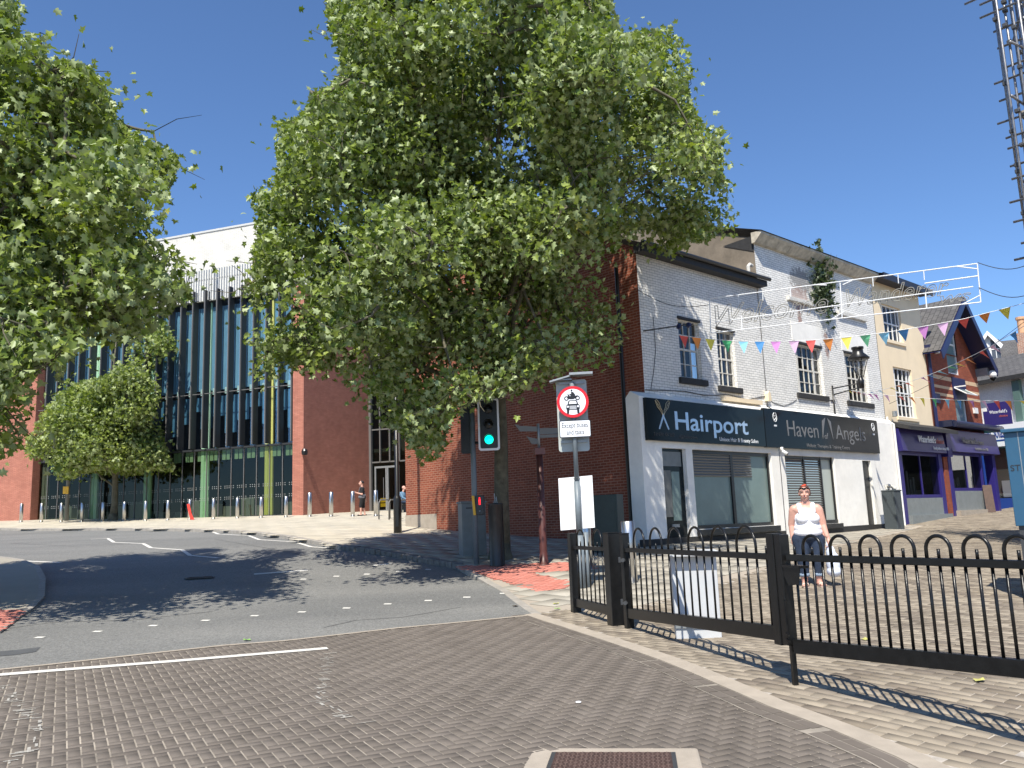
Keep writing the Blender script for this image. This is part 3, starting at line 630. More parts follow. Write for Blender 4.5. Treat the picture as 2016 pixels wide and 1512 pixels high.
# gable wall of bare brick, facing the road: local plane x = 0
g = MB(); g.add([(XW, 0.0, -.5), (XW, DEP, -.5), (XW, DEP, 8.4), (XW, DEP / 2, APX), (XW, 0, EV1 - .05)], [(0, 4, 3, 2, 1)])
g.add([(XW + .3, 0.05, -.5), (XW + .3, DEP, -.5), (XW + .3, DEP, 8.4), (XW + .3, DEP / 2, APX), (XW + .3, .05, EV1 - .05)], [(0, 1, 2, 3, 4)]); g.quad((XW, DEP, -.5), (XW, DEP, 8.4), (XW + .3, DEP, 8.4), (XW + .3, DEP, -.5))
g.build('brick_gable_wall', M['brick_side'], shopA)
box('gable_plinth', M['concrete_band'], shopA, XW - .025, XW - .001, DEP - 1.8, DEP + .02, 0, 1.95)
rf = MB(); rf.quad((XW - .12, -.3, EV1 - .02), (X1 + .0, -.3, EV1 - .02), (X1, DEP / 2, APX + .1), (XW - .12, DEP / 2, APX + .1)).quad((XW - .12, DEP / 2, APX + .1), (X1, DEP / 2, APX + .1), (X1, DEP + .2, 8.3), (XW - .12, DEP + .2, 8.3))
rf.build('roof', M['slate'], shopA)
gt = MB().box(XW - .1, X1 + .12, -.30, -.003, EV1 - .24, EV1 - .06); fo = gt.build('fascia_board', M['sill_black'], shopA)
MB().tube([(XW - .15, -.36, EV1 - .02), (X1 + .2, -.36, EV1 - .02)], .06, 10).build('gutter', M['black_paint'], shopA)
MB().tube([(6.1, -.1, EV1 - .05), (6.1, -.1, EV1 + .35), (6.2, -.1, EV1 + .42), (6.32, -.1, EV1 + .40)], .055, 10).build('vent_pipe', M['old_white'], shopA)
sash(shopA, *W1, 3, 4); sash(shopA, *W2, 3, 4)
for q in (W1, W2): box('lintel', M['sill_black'], shopA, q[0] - .03, q[1] + .03, -.04, .03, q[3], q[3] + .07)
# white shop base, proud of the wall above
PR = -.28
dr = Bbox(1303, 883, 1349, 1056, .28); sw = Bbox(1363, 893, 1506, 1052, .28)
PX = .20; DOOR = (dr[0], dr[0] + 1.0, .7, 3.32); SW = (sw[0], 6.18, 1.20, 3.32)
MB().wall(PX, X1 - .04, .2, 4.62, [DOOR, SW], y=PR, depth=.2).quad((PX, PR, .2), (PX, PR, 4.55), (PX, .16, 4.62), (PX, .16, .2)).quad((PX, PR, 4.62), (X1 - .04, PR, 4.62), (X1 - .04, .0, 4.78), (PX, 0, 4.78)).quad((PX, .16, .2), (PX, .16, 4.62), (XW + .05, .16, 4.75), (XW + .05, .16, .2)).quad((PX, PR, 4.55), (PX, PR, 4.62), (PX, 0, 4.78), (PX, .16, 4.62)).quad((PX, .0, 4.78), (XW + .05, 0, 4.8), (XW + .05, .16, 4.75), (PX, .16, 4.62)).build('shop_base', M['white_render'], shopA)
MB().tube([(XW - .12, .62, 8.3), (XW - .12, .62, .5)], .055, 8).build('soil_pipe', M['black_paint'], shopA)
box('plinth_band', M['sill_black'], shopA, .02, X1 - .05, PR - .012, PR + .1, .2, 1.02)
sb = box('shop_sill', M['black_paint'], shopA, SW[0] - .04, SW[1] + .04, PR - .10, PR + .1, 1.03, 1.19, bevel=.01)
dd = MB().box(DOOR[0], DOOR[1], PR + .12, PR + .17, .7, 3.32).build('door', M['char_gloss'], shopA)
box('door_grille', M['shutter'], dd, DOOR[0] + .09, DOOR[0] + .42, PR + .095, PR + .118, 1.55, 2.75)
for k in range(16): pass
box('door_glass', M['frosted'], dd, DOOR[0] + .45, DOOR[0] + .78, PR + .10, PR + .118, 1.45, 2.72)
box('fanlight', M['cabinet_grey'], dd, DOOR[0] + .10, DOOR[1] - .1, PR + .10, PR + .118, 2.86, 3.24)
box('letterbox', M['galv'], dd, DOOR[0] + .35, DOOR[0] + .65, PR + .09, PR + .118, 1.28, 1.36)
xm = SW[0] + (SW[1] - SW[0]) * .50
fr = MB(); y_ = PR + .10
for a, b in ((SW[0], SW[0] + .07), (xm - .06, xm + .06), (SW[1] - .07, SW[1])): fr.box(a, b, y_, y_ + .07, SW[2], SW[3])
fr.box(SW[0] + .07, xm - .06, y_, y_ + .07, SW[3] - .1, SW[3]).box(xm + .06, SW[1] - .07, y_, y_ + .07, SW[3] - .1, SW[3]).box(SW[0] + .07, xm - .06, y_, y_ + .07, SW[2], SW[2] + .1).box(xm + .06, SW[1] - .07, y_, y_ + .07, SW[2], SW[2] + .1)
swo = fr.build('shop_window', M['black_paint'], shopA)
def slats(x0, x1, z0, z1, y, hgt=.075):
    s = MB(); z = z0
    while z < z1 - .01: s.prism_x([(y, z + .004), (y - .018, z + hgt * .5), (y, z + hgt - .004), (y + .015, z + hgt * .5)], x0, x1); z += hgt
    return s
MB().quad((SW[0], y_ + .05, SW[2]), (SW[1], y_ + .05, SW[2]), (SW[1], y_ + .05, SW[3]), (SW[0], y_ + .05, SW[3])).build('frosted_pane', M['frosted'], swo)
slats(SW[0] + .07, xm - .06, 2.60, 3.22, y_ + .02).build('roller_shutter', M['shutter'], swo, fix=True); slats(xm + .06, xm + 1.0, 2.60, 3.22, y_ + .02).build('roller_shutter', M['shutter'], swo, fix=True)
# the salon sign
_a = B(1271, 782, .38); _b = B(1509, 885, .38); _c = B(1273, 866, .38); S1 = (_a[0], _b[0], _c[1], _a[1])
print('S1', S1); ys = PR - .10
sg = box('fascia_sign', M['char_gloss'], shopA, *S1[:2], ys, PR + .0, *S1[2:], bevel=.006)
hx0, hz0 = B(1331, 868, .38)
text('sign_lettering', 'Hairport', M['letter_silver'], sg, (B(1330, 852, .38)[0], ys - .002, B(1330, 845, .38)[1]), w=B(1474, 858, .38)[0] - B(1330, 845, .38)[0], ht=.50, ex=.008, bold=.012)
text('sign_lettering', 'Unisex Hair & Beauty Salon', M['letter_white'], sg, (B(1417, 868, .38)[0], ys - .002, B(1417, 868, .38)[1]), w=B(1493, 875, .38)[0] - B(1417, 868, .38)[0], ht=.115)
text('sign_lettering', 'Tel: 0781 426 3337', M['letter_dim'], sg, (B(1287, 857, .38)[0], ys - .002, B(1287, 857, .38)[1]), w=.86, ht=.085); text('sign_lettering', '@hairport', M['letter_dim'], sg, (B(1338, 862, .38)[0], ys - .002, B(1338, 862, .38)[1]), w=.78, ht=.08)
sc = MB(); cxx = B(1306, 830, .38)[0]
sc.prism([(cxx - .22, 3.80), (cxx - .17, 3.78), (cxx + .05, 4.16), (cxx, 4.20)], ys - .012, ys - .002).prism([(cxx + .22, 3.80), (cxx + .17, 3.78), (cxx - .05, 4.16), (cxx, 4.20)], ys - .013, ys - .003)
sc.build('scissors_emblem', M['letter_silver'], sg, fix=True)
sc = MB()
for s in (-1, 1):
    loop = [(cxx + s * a, ys - .012, z) for a, z in ((.02, 4.16), (.10, 4.26), (.22, 4.36), (.30, 4.52), (.24, 4.55), (.14, 4.47), (.10, 4.36), (.05, 4.28), (.02, 4.18))]; sc.tube(loop, .010, 6)
    for k in range(3): sc.tube([(cxx + s * (.27 - .05 * k), ys - .012, 4.50 - .07 * k), (cxx + s * (.17 - .04 * k), ys - .012, 4.42 - .06 * k)], .007, 6)
sc.build('wing_emblem', mat('gold', (.5, .45, .32), .4, metal=.4), sg)
MB().prism([(.0 + a, b) for a, b in ((X1 - .12, 4.95), (X1 + .06, 4.95), (X1 + .04, 5.18), (X1 - .03, 5.26), (X1 - .10, 5.18))], -.14, -.003).build('alarm_box', M['cream'], shopA, fix=True)
box('old_sign_board', M['cream'], shopA, 4.2, 6.2, -.14, -.012, 4.80, 4.92)
cb_ = MB().tube([(XW + .02, -.012, 4.86), (2.5, -.014, 4.95), (3.4, -.014, 4.90), (4.6, -.014, 5.0), (5.6, -.014, 4.93), (6.3, -.014, 5.06), (6.55, -.014, 5.1)], .012, 5)
cb_.tube([(6.6, -.014, 5.1), (7.0, -.03, 4.92), (7.6, -.03, 4.86), (8.1, -.03, 5.0), (8.4, -.03, 5.12)], .010, 5).tube([(1.35, -.012, 6.9), (1.36, -.012, 6.0), (1.22, -.012, 5.4), (1.05, -.012, 4.9)], .009, 5)
cb_.build('wall_cable', M['dark_metal'], shopA)
# CCTV bullet camera on the wall between the shops
def cctv(x, z, lab, parent_loc=None, d=.40):
    c = thing('security_camera', (*fp(x, d), z), ANG_B, lab, 'camera')
    MB().cyl(0, 0, -.02, .10, .045, n=14).build('mount', M['white_paint'], c, True); MB().tube([(0, -.02, -.02), (.02, -.16, -.12)], .05, 14).build('camera_body', M['white_paint'], c, True)
    MB().tube([(.02, -.16, -.12), (.022, -.17, -.127)], .038, 14).build('lens', M['lens_dark'], c); return c
cctv(6.6, 3.40, 'small white bullet camera under the gap between the two black shop signs')
# --- second building
shopB = thing('tall_white_shop_building', (CORN.x, CORN.y, 0), ANG_B, 'tall white painted brick shop with peeling paint and a black angel wing sign', 'shop building', 'row of shops')
X2 = 14.62
w3 = Bbox(1563, 678, 1622, 778); w4 = Bbox(1660, 694, 1713, 793)
W3 = (w3[0], w3[0] + 1.72, 5.36, 7.02); W4 = (w4[0], w4[0] + 1.68, 5.33, 7.05)
MB().wall(X1 + .01, X2, 4.4, EV2, [W3, W4], y=-.02).build('front_wall', M['brick_painted'], shopB)
AP2 = 12.3
MB().add([(X1, -.02, 8.0), (X1, DEP, 8.0), (X1, DEP, EV2 - .1), (X1, DEP / 2, AP2), (X1, -.02, EV2 - .05)], [(0, 4, 3, 2, 1)]).quad((X1, -.02, EV2 - 2), (X1 + .01, -.02, EV2 - 2), (X1 + .01, -.02, EV2 - .05), (X1, -.02, EV2 - .05)).build('gable_wall', M['grey_render'], shopB)
MB().quad((X1 - .15, -.42, EV2 + .08), (X2, -.42, EV2 + .08), (X2, DEP / 2, AP2 + .15), (X1 - .15, DEP / 2, AP2 + .15)).quad((X1 - .15, DEP / 2, AP2 + .15), (X2, DEP / 2, AP2 + .15), (X2, DEP + .3, EV2), (X1 - .15, DEP + .3, EV2)).build('roof', M['slate'], shopB)
ev = MB(); random.seed(3); x = X1 - .12
while x < X2 - .05:
    x2 = min(X2, x + random.uniform(.8, 1.3)); dz = random.uniform(-.01, .01)
    ev.prism_x([(-.38, EV2 - .0 + dz), (-.38, EV2 + .07 + dz), (-.02, EV2 + .1), (-.021, EV2 - .26 + dz), (-.14, EV2 - .24 + dz)], x + .004, x2 - .004); x = x2
ev.build('eave_stones', M['stone_eave'], shopB, fix=True)
MB().add([(X1 - .02, -.02, EV2 - .5), (X1 - .02, 1.1, EV2 - .02), (X1 - .02, -.02, EV2 + .02)], [(0, 2, 1)]).build('eave_end_board', M['sill_black'], shopB)
sash(shopB, *W3, [.14, .20 + .17, .57, .78], 4, thick=(0, 3), fr=.07); sash(shopB, *W4, [.14, .37, .57, .78], 4, thick=(0, 3), fr=.07)
for q in (W3, W4): box('lintel', M['sill_black'], shopB, q[0] - .03, q[1] + .03, -.05, .03, q[3], q[3] + .06)
for (pa, pb) in (((1547, 583), (1601, 598)), ((1646, 612), (1701, 627))):
    a = B(*pa); b = B(*pb); box('blocked_window_sill', M['old_white'], shopB, a[0], b[0], -.12, -.021, a[1] - .14, a[1] + .0, bevel=.01)
for q in (W3, W4): box('render_patch', M['white_render'], shopB, q[0] - .12, q[1] + .1, -.034, -.021, q[3] + .08, q[3] + .72)
hw = Bbox(1545, 903, 1652, 1050, .28); nd = B(1697, 905, .28)[0]
HW = (hw[0], hw[1] + .15, 1.15, 3.28); ND = (nd, nd + .62, .75, 3.22)
MB().wall(X1 + .0, X2 - .02, .2, 4.62, [HW, ND], y=PR, depth=.2).quad((X1, PR, 4.62), (X2, PR, 4.62), (X2, 0, 4.82), (X1, 0, 4.82)).quad((X2 - .02, PR, .2), (X2 - .02, 0, .2), (X2 - .02, 0, 4.62), (X2 - .02, PR, 4.62)).build('shop_base', M['white_render'], shopB)
box('plinth_band', M['sill_black'], shopB, X1 + .7, X2 - .03, PR - .012, PR + .1, .2, 1.04)
MB().box(ND[0], ND[1], PR + .10, PR + .15, .75, 3.22).build('door', M['black_paint'], shopB)
fr = MB(); hs = [HW[0], HW[0] + (HW[1] - HW[0]) * .40, HW[0] + (HW[1] - HW[0]) * .74, HW[1] - .05]
for i, a in enumerate(hs): fr.box(a, a + .07, y_ - .02, y_ + .06, HW[2], HW[3])
fr.box(HW[0], HW[1], y_ - .01, y_ + .06, HW[3] - .08, HW[3]).box(HW[0], HW[1], y_ - .04, y_ + .06, HW[2], HW[2] + .12)
hwo = fr.build('shop_window', M['black_paint'], shopB); box('shop_sill', M['sill_black'], hwo, HW[0] - .05, HW[1] + .05, PR - .08, PR + .1, 1.0, 1.149)
slats(hs[0] + .07, hs[1], HW[2] + .12, 3.2, y_ + .02).build('roller_shutter', M['shutter'], hwo, fix=True); slats(hs[1] + .07, hs[2], HW[2] + .12, 3.2, y_ + .02).build('roller_shutter', M['shutter'], hwo, fix=True)
MB().quad((hs[2], y_ + .04, HW[2]), (HW[1], y_ + .04, HW[2]), (HW[1], y_ + .04, HW[3]), (hs[2], y_ + .04, HW[3])).build('frosted_pane', mat('frosted_pale', (.42, .46, .42), .3), hwo)
_a = B(1513, 806, .38); _b = B(1733, 893, .38); S2 = (S1[1] + .03, _b[0], _b[1], B(1727, 828, .38)[1])
print('S2', S2)
sg = box('fascia_sign', M['black_gloss'], shopB, *S2[:2], ys, PR, *S2[2:], bevel=.006)
text('sign_lettering', 'Haven', M['letter_grey'], sg, (B(1551, 858, .38)[0], ys - .002, B(1551, 858, .38)[1]), w=B(1612, 862, .38)[0] - B(1551, 858, .38)[0], ht=.52, bold=-.004)
text('sign_lettering', 'Angels', M['letter_grey'], sg, (B(1646, 864, .38)[0], ys - .002, B(1646, 864, .38)[1]), w=B(1704, 866, .38)[0] - B(1646, 864, .38)[0], ht=.50, bold=-.004)
text('sign_lettering', 'of', M['letter_grey'], sg, (B(1624, 864, .38)[0], ys - .002, B(1624, 864, .38)[1]), ht=.2)
text('sign_lettering', 'Holistic Therapies & Training Centre', M['letter_grey'], sg, (B(1589, 880, .38)[0], ys - .002, B(1589, 880, .38)[1]), w=B(1673, 884, .38)[0] - B(1589, 880, .38)[0], ht=.12, bold=-.008)
WGX = B(1628, 845, .38)[0]
for s in (-1, 1):
    wg = MB()
    for k in range(7): wg.prism([(WGX + s * (.06 + .02 * k), 4.55 - .04 * k), (WGX + s * (.28 + .01 * k), 4.44 - .085 * k), (WGX + s * (.30 + .005 * k), 4.36 - .085 * k), (WGX + s * (.10 + .02 * k), 4.46 - .045 * k)], ys - .010 - .0006 * k, ys - .002)
    wg.build('wing_emblem', M['letter_grey'], sg, fix=True)
for xx in (B(1525, 822, .38)[0], B(1718, 840, .38)[0]):
    e = MB()
    for s in (-1, 1): e.tube([(xx + s * .10 * math.sin(a), ys - .008, 4.40 - .14 * math.cos(a)) for a in np.linspace(.15, 2.8, 9)], .012, 6)
    e.tube([(xx - .05, ys - .008, 4.30), (xx + .04, ys - .008, 4.38), (xx - .03, ys - .008, 4.45), (xx + .04, ys - .008, 4.46)], .012, 6); e.box(xx - .07, xx + .07, ys - .01, ys - .002, 4.12, 4.17); e.build('crest_emblem', M['letter_white'], sg)
MB().tube([(X2 - .05, -.12, 4.9), (X2 - .05, -.12, 4.75), (X2 - .08, PR - .06, 4.6), (X2 - .08, PR - .06, .9)], .04, 8).build('drainpipe', M['white_paint'], shopB)
# plant rooted under the eave is its own thing (built with the trees)
# --- third: cream
shopC = thing('cream_shop_building', (CORN.x, CORN.y, 0), ANG_B, 'narrow cream rendered building with two white sash windows above a purple bakery shopfront', 'shop building', 'row of shops')
X3 = 18.85
a = Bbox(1729, 582, 1766, 632); b = Bbox(1744, 714, 1786, 804)
C1 = (a[0] - .05, a[0] + 1.55, a[3] - 1.42, a[3]); C2 = (b[0], b[0] + 1.62, b[3] - 1.95, b[3])
C1 = (15.35, 16.95, 7.95, 9.35); C2 = (15.72, 17.35, 4.98, 6.92)
MB().wall(X2 + .01, X3, 4.4, EV2 - .05, [C1, C2], y=-.03).build('front_wall', M['cream'], shopC)
MB().add([(X3, -.03, 4.0), (X3, DEP, 4.0), (X3, DEP, EV2), (X3, DEP / 2, AP2), (X3, -.03, EV2)], [(0, 1, 2, 3, 4)]).build('side_wall', M['brick_painted'], shopC)
MB().quad((X2, -.55, EV2 + .05), (X3 + .2, -.55, EV2 + .05), (X3 + .2, DEP / 2, AP2 + .15), (X2, DEP / 2, AP2 + .15)).quad((X2, DEP / 2, AP2 + .15), (X3 + .2, DEP / 2, AP2 + .15), (X3 + .2, DEP + .3, EV2), (X2, DEP + .3, EV2)).build('roof', M['slate'], shopC)
MB().box(X2 + .02, X3 + .2, -.50, -.031, EV2 - .10, EV2 + .0).box(X2 + .02, X3 + .2, -.56, -.50, EV2 - .16, EV2 + .09).build('eave_board', mat('eave_dark', (.012, .014, .03), .5), shopC)
sash(shopC, *C1, [.12, .36, .60, .86], 2, y=.06, m='white_paint', sillm='cream', sill_h=.13, ov=.10, bar=.04); sash(shopC, *C2, [.14, .38, .62, .86], 4, y=.06, m='white_paint', sillm='cream', sill_h=.13, ov=.12, thick=(0, 3), bar=.04)
# --- fourth: red brick gable
shopD = thing('red_brick_gabled_shop', (CORN.x, CORN.y, 0), ANG_B, 'red brick shop with a navy bargeboard gable, cream brick bands and purple bakery front', 'shop building', 'row of shops')
X4 = 24.35; XA = (X3 + X4) / 2 + .22; EV4 = 8.0; AP4 = 10.25
T1 = Bbox(1849, 645, 1879, 713); T2 = Bbox(1867, 752, 1895, 834)
D1 = (21.15, 22.35, 7.15, 9.0); D2 = (21.45, 22.65, 4.95, 6.55)
zb = [B(1840, y)[1] for y in (709, 727, 741)]
MB().wall(X3 + .01, X4, 4.2, EV4, [(D1[0], D1[1], D1[2], EV4), D2], y=0).add([(X3 + .01, 0, EV4), (D1[0], 0, EV4), (D1[0], 0, AP4 - (XA - D1[0]) / (XA - X3) * (AP4 - EV4))], [(0, 1, 2)]).add([(D1[1], 0, EV4), (X4, 0, EV4), (D1[1], 0, EV4 + (X4 - D1[1]) / (X4 - XA) * (AP4 - EV4) * .98)], [(0, 1, 2)]).add([(D1[0], 0, D1[3]), (D1[1], 0, D1[3]), (D1[1], 0, EV4 + (X4 - D1[1]) / (X4 - XA) * (AP4 - EV4) * .98), (XA, 0, AP4), (D1[0], 0, AP4 - (XA - D1[0]) / (XA - X3) * (AP4 - EV4))], [(0, 1, 2, 3, 4)]).quad((X4, 0, 4.2), (X4, DEP, 4.2), (X4, DEP, EV4), (X4, 0, EV4)).build('front_wall', M['brick_shop'], shopD)
for z, t_ in ((6.88, .17), (6.48, .12), (6.16, .12)):
    [box('brick_band', mat('band_brick', (.60, .42, .26), .85, noise=.15, nscale=6), shopD, xa_, xb_, -.006, -.001, z - t_ / 2, z + t_ / 2) for xa_, xb_ in ((X3 + .35, 21.35), (22.75, X4))]
MB().box(21.35, 22.75, -.05, .0, 6.05, 7.0).build('spandrel_panel', M['navy'], shopD)
rf = MB(); ov = -.75
L0 = (X3 - .02, EV4 - .35); 
for (xa, za) in ((X3 - .25, EV4 - .25), (X4 + .35, EV4 - .45)):
    rf.quad((xa, ov, za), (XA, ov, AP4 + .22), (XA, DEP, AP4 + .22), (xa, DEP, za))
rf.build('roof', M['slate'], shopD)
bg_ = MB()
for (xa, za) in ((X3 - .25, EV4 - .25), (X4 + .35, EV4 - .45)):
    bg_.prism([(xa, za - .05), (XA, AP4 + .17), (XA, AP4 - .18), (xa + (.12 if xa < XA else -.12), za - .36)], ov - .04, ov + .0)
    bg_.quad((xa, ov, za - .06), (XA, ov, AP4 + .16), (XA, -.002, AP4 + .16), (xa, -.002, za - .06))
bg_.build('bargeboard', M['navy'], shopD, fix=True)
bp_ = MB().tube([(X3 + .12, -.13, 8.0), (X3 + .12, -.13, 4.2)], .07, 10).box(X3 + .02, X3 + .26, -.25, -.02, 7.8, 8.1); bp_.build('drainpipe', M['navy'], shopD)
def casement(parent, q, y=.05, split=.72):
    x0, x1, z0, z1 = q; f = .07; zs_ = z0 + (z1 - z0) * split
    w = MB().box(x0, x0 + f, y, y + .06, z0, z1).box(x1 - f, x1, y, y + .06, z0, z1).box(x0 + f, x1 - f, y, y + .06, z1 - f, z1).box(x0 + f, x1 - f, y, y + .06, z0, z0 + f).box(x0 + f, x1 - f, y, y + .06, zs_ - f / 2, zs_ + f / 2)
    o = w.build('window', M['white_paint'], parent); MB().quad((x0, y + .04, z0), (x1, y + .04, z0), (x1, y + .04, z1), (x0, y + .04, z1)).build('pane', mat('net_pane', (.16, .24, .25), .15), o); return o
casement(shopD, D1); o2 = casement(shopD, D2, split=.78)
MB().add([(D2[0], -.02, D2[3]), (D2[1], -.02, D2[3]), (D2[1], -.5, D2[3] - .32), (D2[0], -.5, D2[3] - .32)], [(3, 2, 1, 0)]).build('open_vent_pane', M['frosted'], o2)
MB().box(D2[0] - .0, D2[0] + .06, -.5, -.0, D2[3] - .01, D2[3] + .04).tube([(D2[0], -.02, D2[3]), (D2[1], -.02, D2[3]), (D2[1], -.5, D2[3] - .32), (D2[0], -.5, D2[3] - .32), (D2[0], -.02, D2[3])], .03, 5).build('open_vent_frame', M['white_paint'], o2)
box('air_vent', M['navy'], shopD, 19.35, 19.85, -.05, -.001, 5.75, 6.15); box('meter_box', M['white_paint'], shopD, 23.35, 23.75, -.08, -.001, 5.55, 5.8)
MB().cyl(19.9, -.12, 7.85, 8.0, .1).build('alarm_bell', M['white_paint'], shopD)
# bakery shopfronts (children of their buildings)
def bakery(parent, x0, x1, zs, zt, zf, word_x, dim, floor, door=None):
    pr = -.32
    shop = parent; box('pilaster', M['purple'], parent, x0, x0 + .32, pr, .02, floor - .4, zs, bevel=.01); box('pilaster', M['purple'], parent, x1 - .32, x1, pr, .02, floor - .4, zs, bevel=.01)
    if door: box('pilaster', M['purple'], parent, door - .12, door, pr + .02, .02, floor - .3, zs, bevel=.01)
    sgn = MB().prism_x([(pr, zs - .02), (pr - .22, zs + .0), (pr - .12, zt), (0, zt), (0, zs - .02)], x0 - .02, x1 + .02).build('fascia_sign', M['purple_sign'], shop, fix=True)
    yt = pr - .235
    sgl = thing('sign_lettering', (0, 0, 0)); sgl.parent = sgn
    text('shop_name', "Waterfield's", M['letter_dim' if dim else 'letter_white'], sgn, (word_x, yt, zs + .36), w=1.55, ht=.26, bold=.01)
    text('shop_name', 'choice', M['letter_red' if not dim else 'letter_dim'], sgn, (word_x + 1.62, yt, zs + .36), w=.70, ht=.2)
    text('strapline', 'Family bakers since 1926', M['letter_white' if not dim else 'letter_grey'], sgn, (word_x + 1.3, yt, zs + .12), w=1.45, ht=.115)
    bpy.data.objects.remove(sgl)
    rt = (door - .12) if door else (x1 - .32)
    win = MB().box(x0 + .32, rt, pr + .04, pr + .12, floor + .66, floor + .78).box(x0 + .32, rt, pr + .04, pr + .12, zs - .12, zs - .02)
    for k in (.0, .5, 1.0): xx = x0 + .32 + (rt - x0 - .32) * k; win.box(xx - .03, xx + .03, pr + .05, pr + .11, floor + .78, zs - .12)
    wo = win.build('shop_window', M['purple'], parent)
    MB().quad((x0 + .3, pr + .09, floor + .7), (rt, pr + .09, floor + .7), (rt, pr + .09, zs), (x0 + .3, pr + .09, zs)).build('pane', M['window_glass'], wo)
    it = MB().box(x0 + .1, x1 - .1, 1.6, 1.7, floor - .2, zs + .3).box(x0 + .1, x1 - .1, -.1, 1.6, zs + .2, zs + .25).box(x0, x0 + .1, .03, 1.7, floor, zs + .2)
    it.build('shop_interior', M['interior'], wo)
    dsp = MB()
    random.seed(int(x0)); 
    for k in range(9): xx = x0 + .5 + k * (rt - x0 - .8) / 9; dsp.box(xx, xx + .16, .15 + random.random() * .6, .3 + random.random() * .5, floor + .7, floor + .9 + random.random() * .9)
    dsp.build('window_display', M['interior_light'], wo)
    box('stall_riser', M['cabinet_grey'], parent, x0 + .32, rt, pr + .02, pr + .1, floor - .5, floor + .655)
    if door:
        do = MB().box(door, x1 - .34, .1, .15, floor - .2, zs).build('door', M['purple'], parent); MB().quad((door + .12, .095, floor + .3), (x1 - .5, .095, floor + .3), (x1 - .5, .095, zs - .3), (door + .12, .095, zs - .3)).build('door_pane', M['window_glass'], do)
    return sgn
f1, f2 = 1.25, 1.5
bakery(shopC, X2 + .05, X3 - .30, 3.62, 4.45, 4.6, 16.0, False, f1)
MB().prism_x([(-.85, 4.36), (-.85, 4.50), (0, 4.78), (0, 4.60)], X2 + .0, X3 + .25).build('sign_canopy', M['sill_black'], shopC, fix=True)
box('brick_pier', M['brick_shop'], shopD, X3 - .12, X3 + .28, -.30, .02, .6, 4.2)
box('corbel', M['purple_sign'], shopD, X3 - .14, X3 + .30, -.52, .0, 3.5, 4.55)
sD = bakery(shopD, X3 + .30, X4 - .05, 3.72, 4.6, 4.7, 20.2, True, f2, door=22.75)
MB().tube([(X3 + .45, -.66, 4.83), (X4 + .1, -.66, 4.83)], .14, 12).box(X3 + .35, X4 + .15, -.62, 0, 4.72, 4.98).build('awning_box', mat('awning_dark', (.015, .02, .05), .3), shopD)
cm = box('ramp_plinth', M['cabinet_grey'], shopC, X2 + .35, X3 - .2, -.46, -.30, .3, 1.28)
box('ramp_plinth', M['concrete_band'], shopD, X3 + .5, X4 - 1.6, -.50, -.30, .5, 1.38)
MB().cyl(15.0, -.22, 4.92, 5.12, .09).build('flood_lamp', M['galv'], shopC)
ps = thing('projecting_sign', (*fp(X4 - .2, .1), 4.9), ANG_B, 'purple square bakery sign projecting from the brick corner above the awning', 'sign')
pb = MB().box(0, .06, -1.15, -.2, .1, 1.1).box(0.01, .05, -.22, -.02, .0, .75).build('sign_panel', M['purple_sign'], ps)
tt = text('shop_name', "Waterfield's", M['letter_white'], None, (0, 0, 0), w=.72, ht=.15); tt.parent = pb; tt.rotation_euler = (0, 0, rad(-90)); tt.location = (-.004, -.28, .62)
tt = text('shop_name', 'choice', M['letter_red'], None, (0, 0, 0), w=.34, ht=.1); tt.parent = pb; tt.rotation_euler = (0, 0, rad(-90)); tt.location = (-.004, -.66, .44)
# a street dome camera hung from the brick gable
dc = thing('dome_camera', (*fp(X4 + .0, .5), 7.15), ANG_B, 'white dome security camera hanging off the corner of the red brick gable', 'camera')
MB().box(-.12, .12, -.0, .5, .1, .45).build('bracket', M['galv'], dc); MB().lathe([(.0, -.0), (.13, .0), (.17, .12), (.15, .28), (.05, .34), (0, .34)], .1, -.12, 18).build('housing', M['white_paint'], dc, True); MB().lathe([(0, -.16), (.08, -.14), (.13, -.06), (.14, .0), (0, .0)], .1, -.12, 18).build('dome', M['black_gloss'], dc, True)

# --- sofa shop that closes the view
SA = rad(-26); SD = Vector((-math.sin(SA), -math.cos(SA)))      # towards the right, coming nearer
so = at_depth(1920, 880, 43.0); ANG_S = math.atan2(SD.y, SD.x)
def Spt(px, py):
    r = ray(px, py); rr = Vector((r[0], r[1])); n = Vector((SD.y, -SD.x)); s = n.dot(Vector((so.x, so.y))) / n.dot(rr); return (rr * s - Vector((so.x, so.y))).dot(SD), EYE + r[2] * s
sofa = thing('sofa_shop_building', (so.x, so.y, 0), ANG_S, 'white painted brick building with a slate roof above the blue sofa shop', 'shop building')
zt = Spt(1960, 745)[1]; zm_ = Spt(1960, 838)[1]; zb_ = Spt(1970, 862)[1]; zr = at_depth(1960, 708, 47.0).z
MB().wall(-3, 12, 0, zt, []).build('front_wall', M['brick_painted_smooth'], sofa)
MB().quad((-3, -.4, zt - .1), (12, -.4, zt - .1), (12, 5, zr), (-3, 5, zr)).build('roof', M['slate'], sofa)
MB().box(-3, 12, -.5, -.38, zt - .25, zt - .05).build('gutter', M['sill_black'], sofa)
a = Spt(1998, 760); MB().box(a[0], a[0] + .35, -.25, -.01, zm_ - .2, zt - .3).build('drainpipe', M['drain_green'], sofa)
s_ = box('fascia_sign', M['sign_white'], sofa, .5, 12, -.5, -.01, zb_ - .45, zm_ + .0)
sx0 = Spt(1948, 850)[0]; sx1 = Spt(1992, 850)[0]
text('sign_lettering', 'Soft Sofas.', M['shop_blue'], s_, (sx0, -.51, zb_ - .02), w=sx1 - sx0, ht=.62, bold=.01)
box('sign_underline', M['shop_blue'], s_, sx0 + .5, sx1, -.51, -.501, zb_ - .2, zb_ - .12)
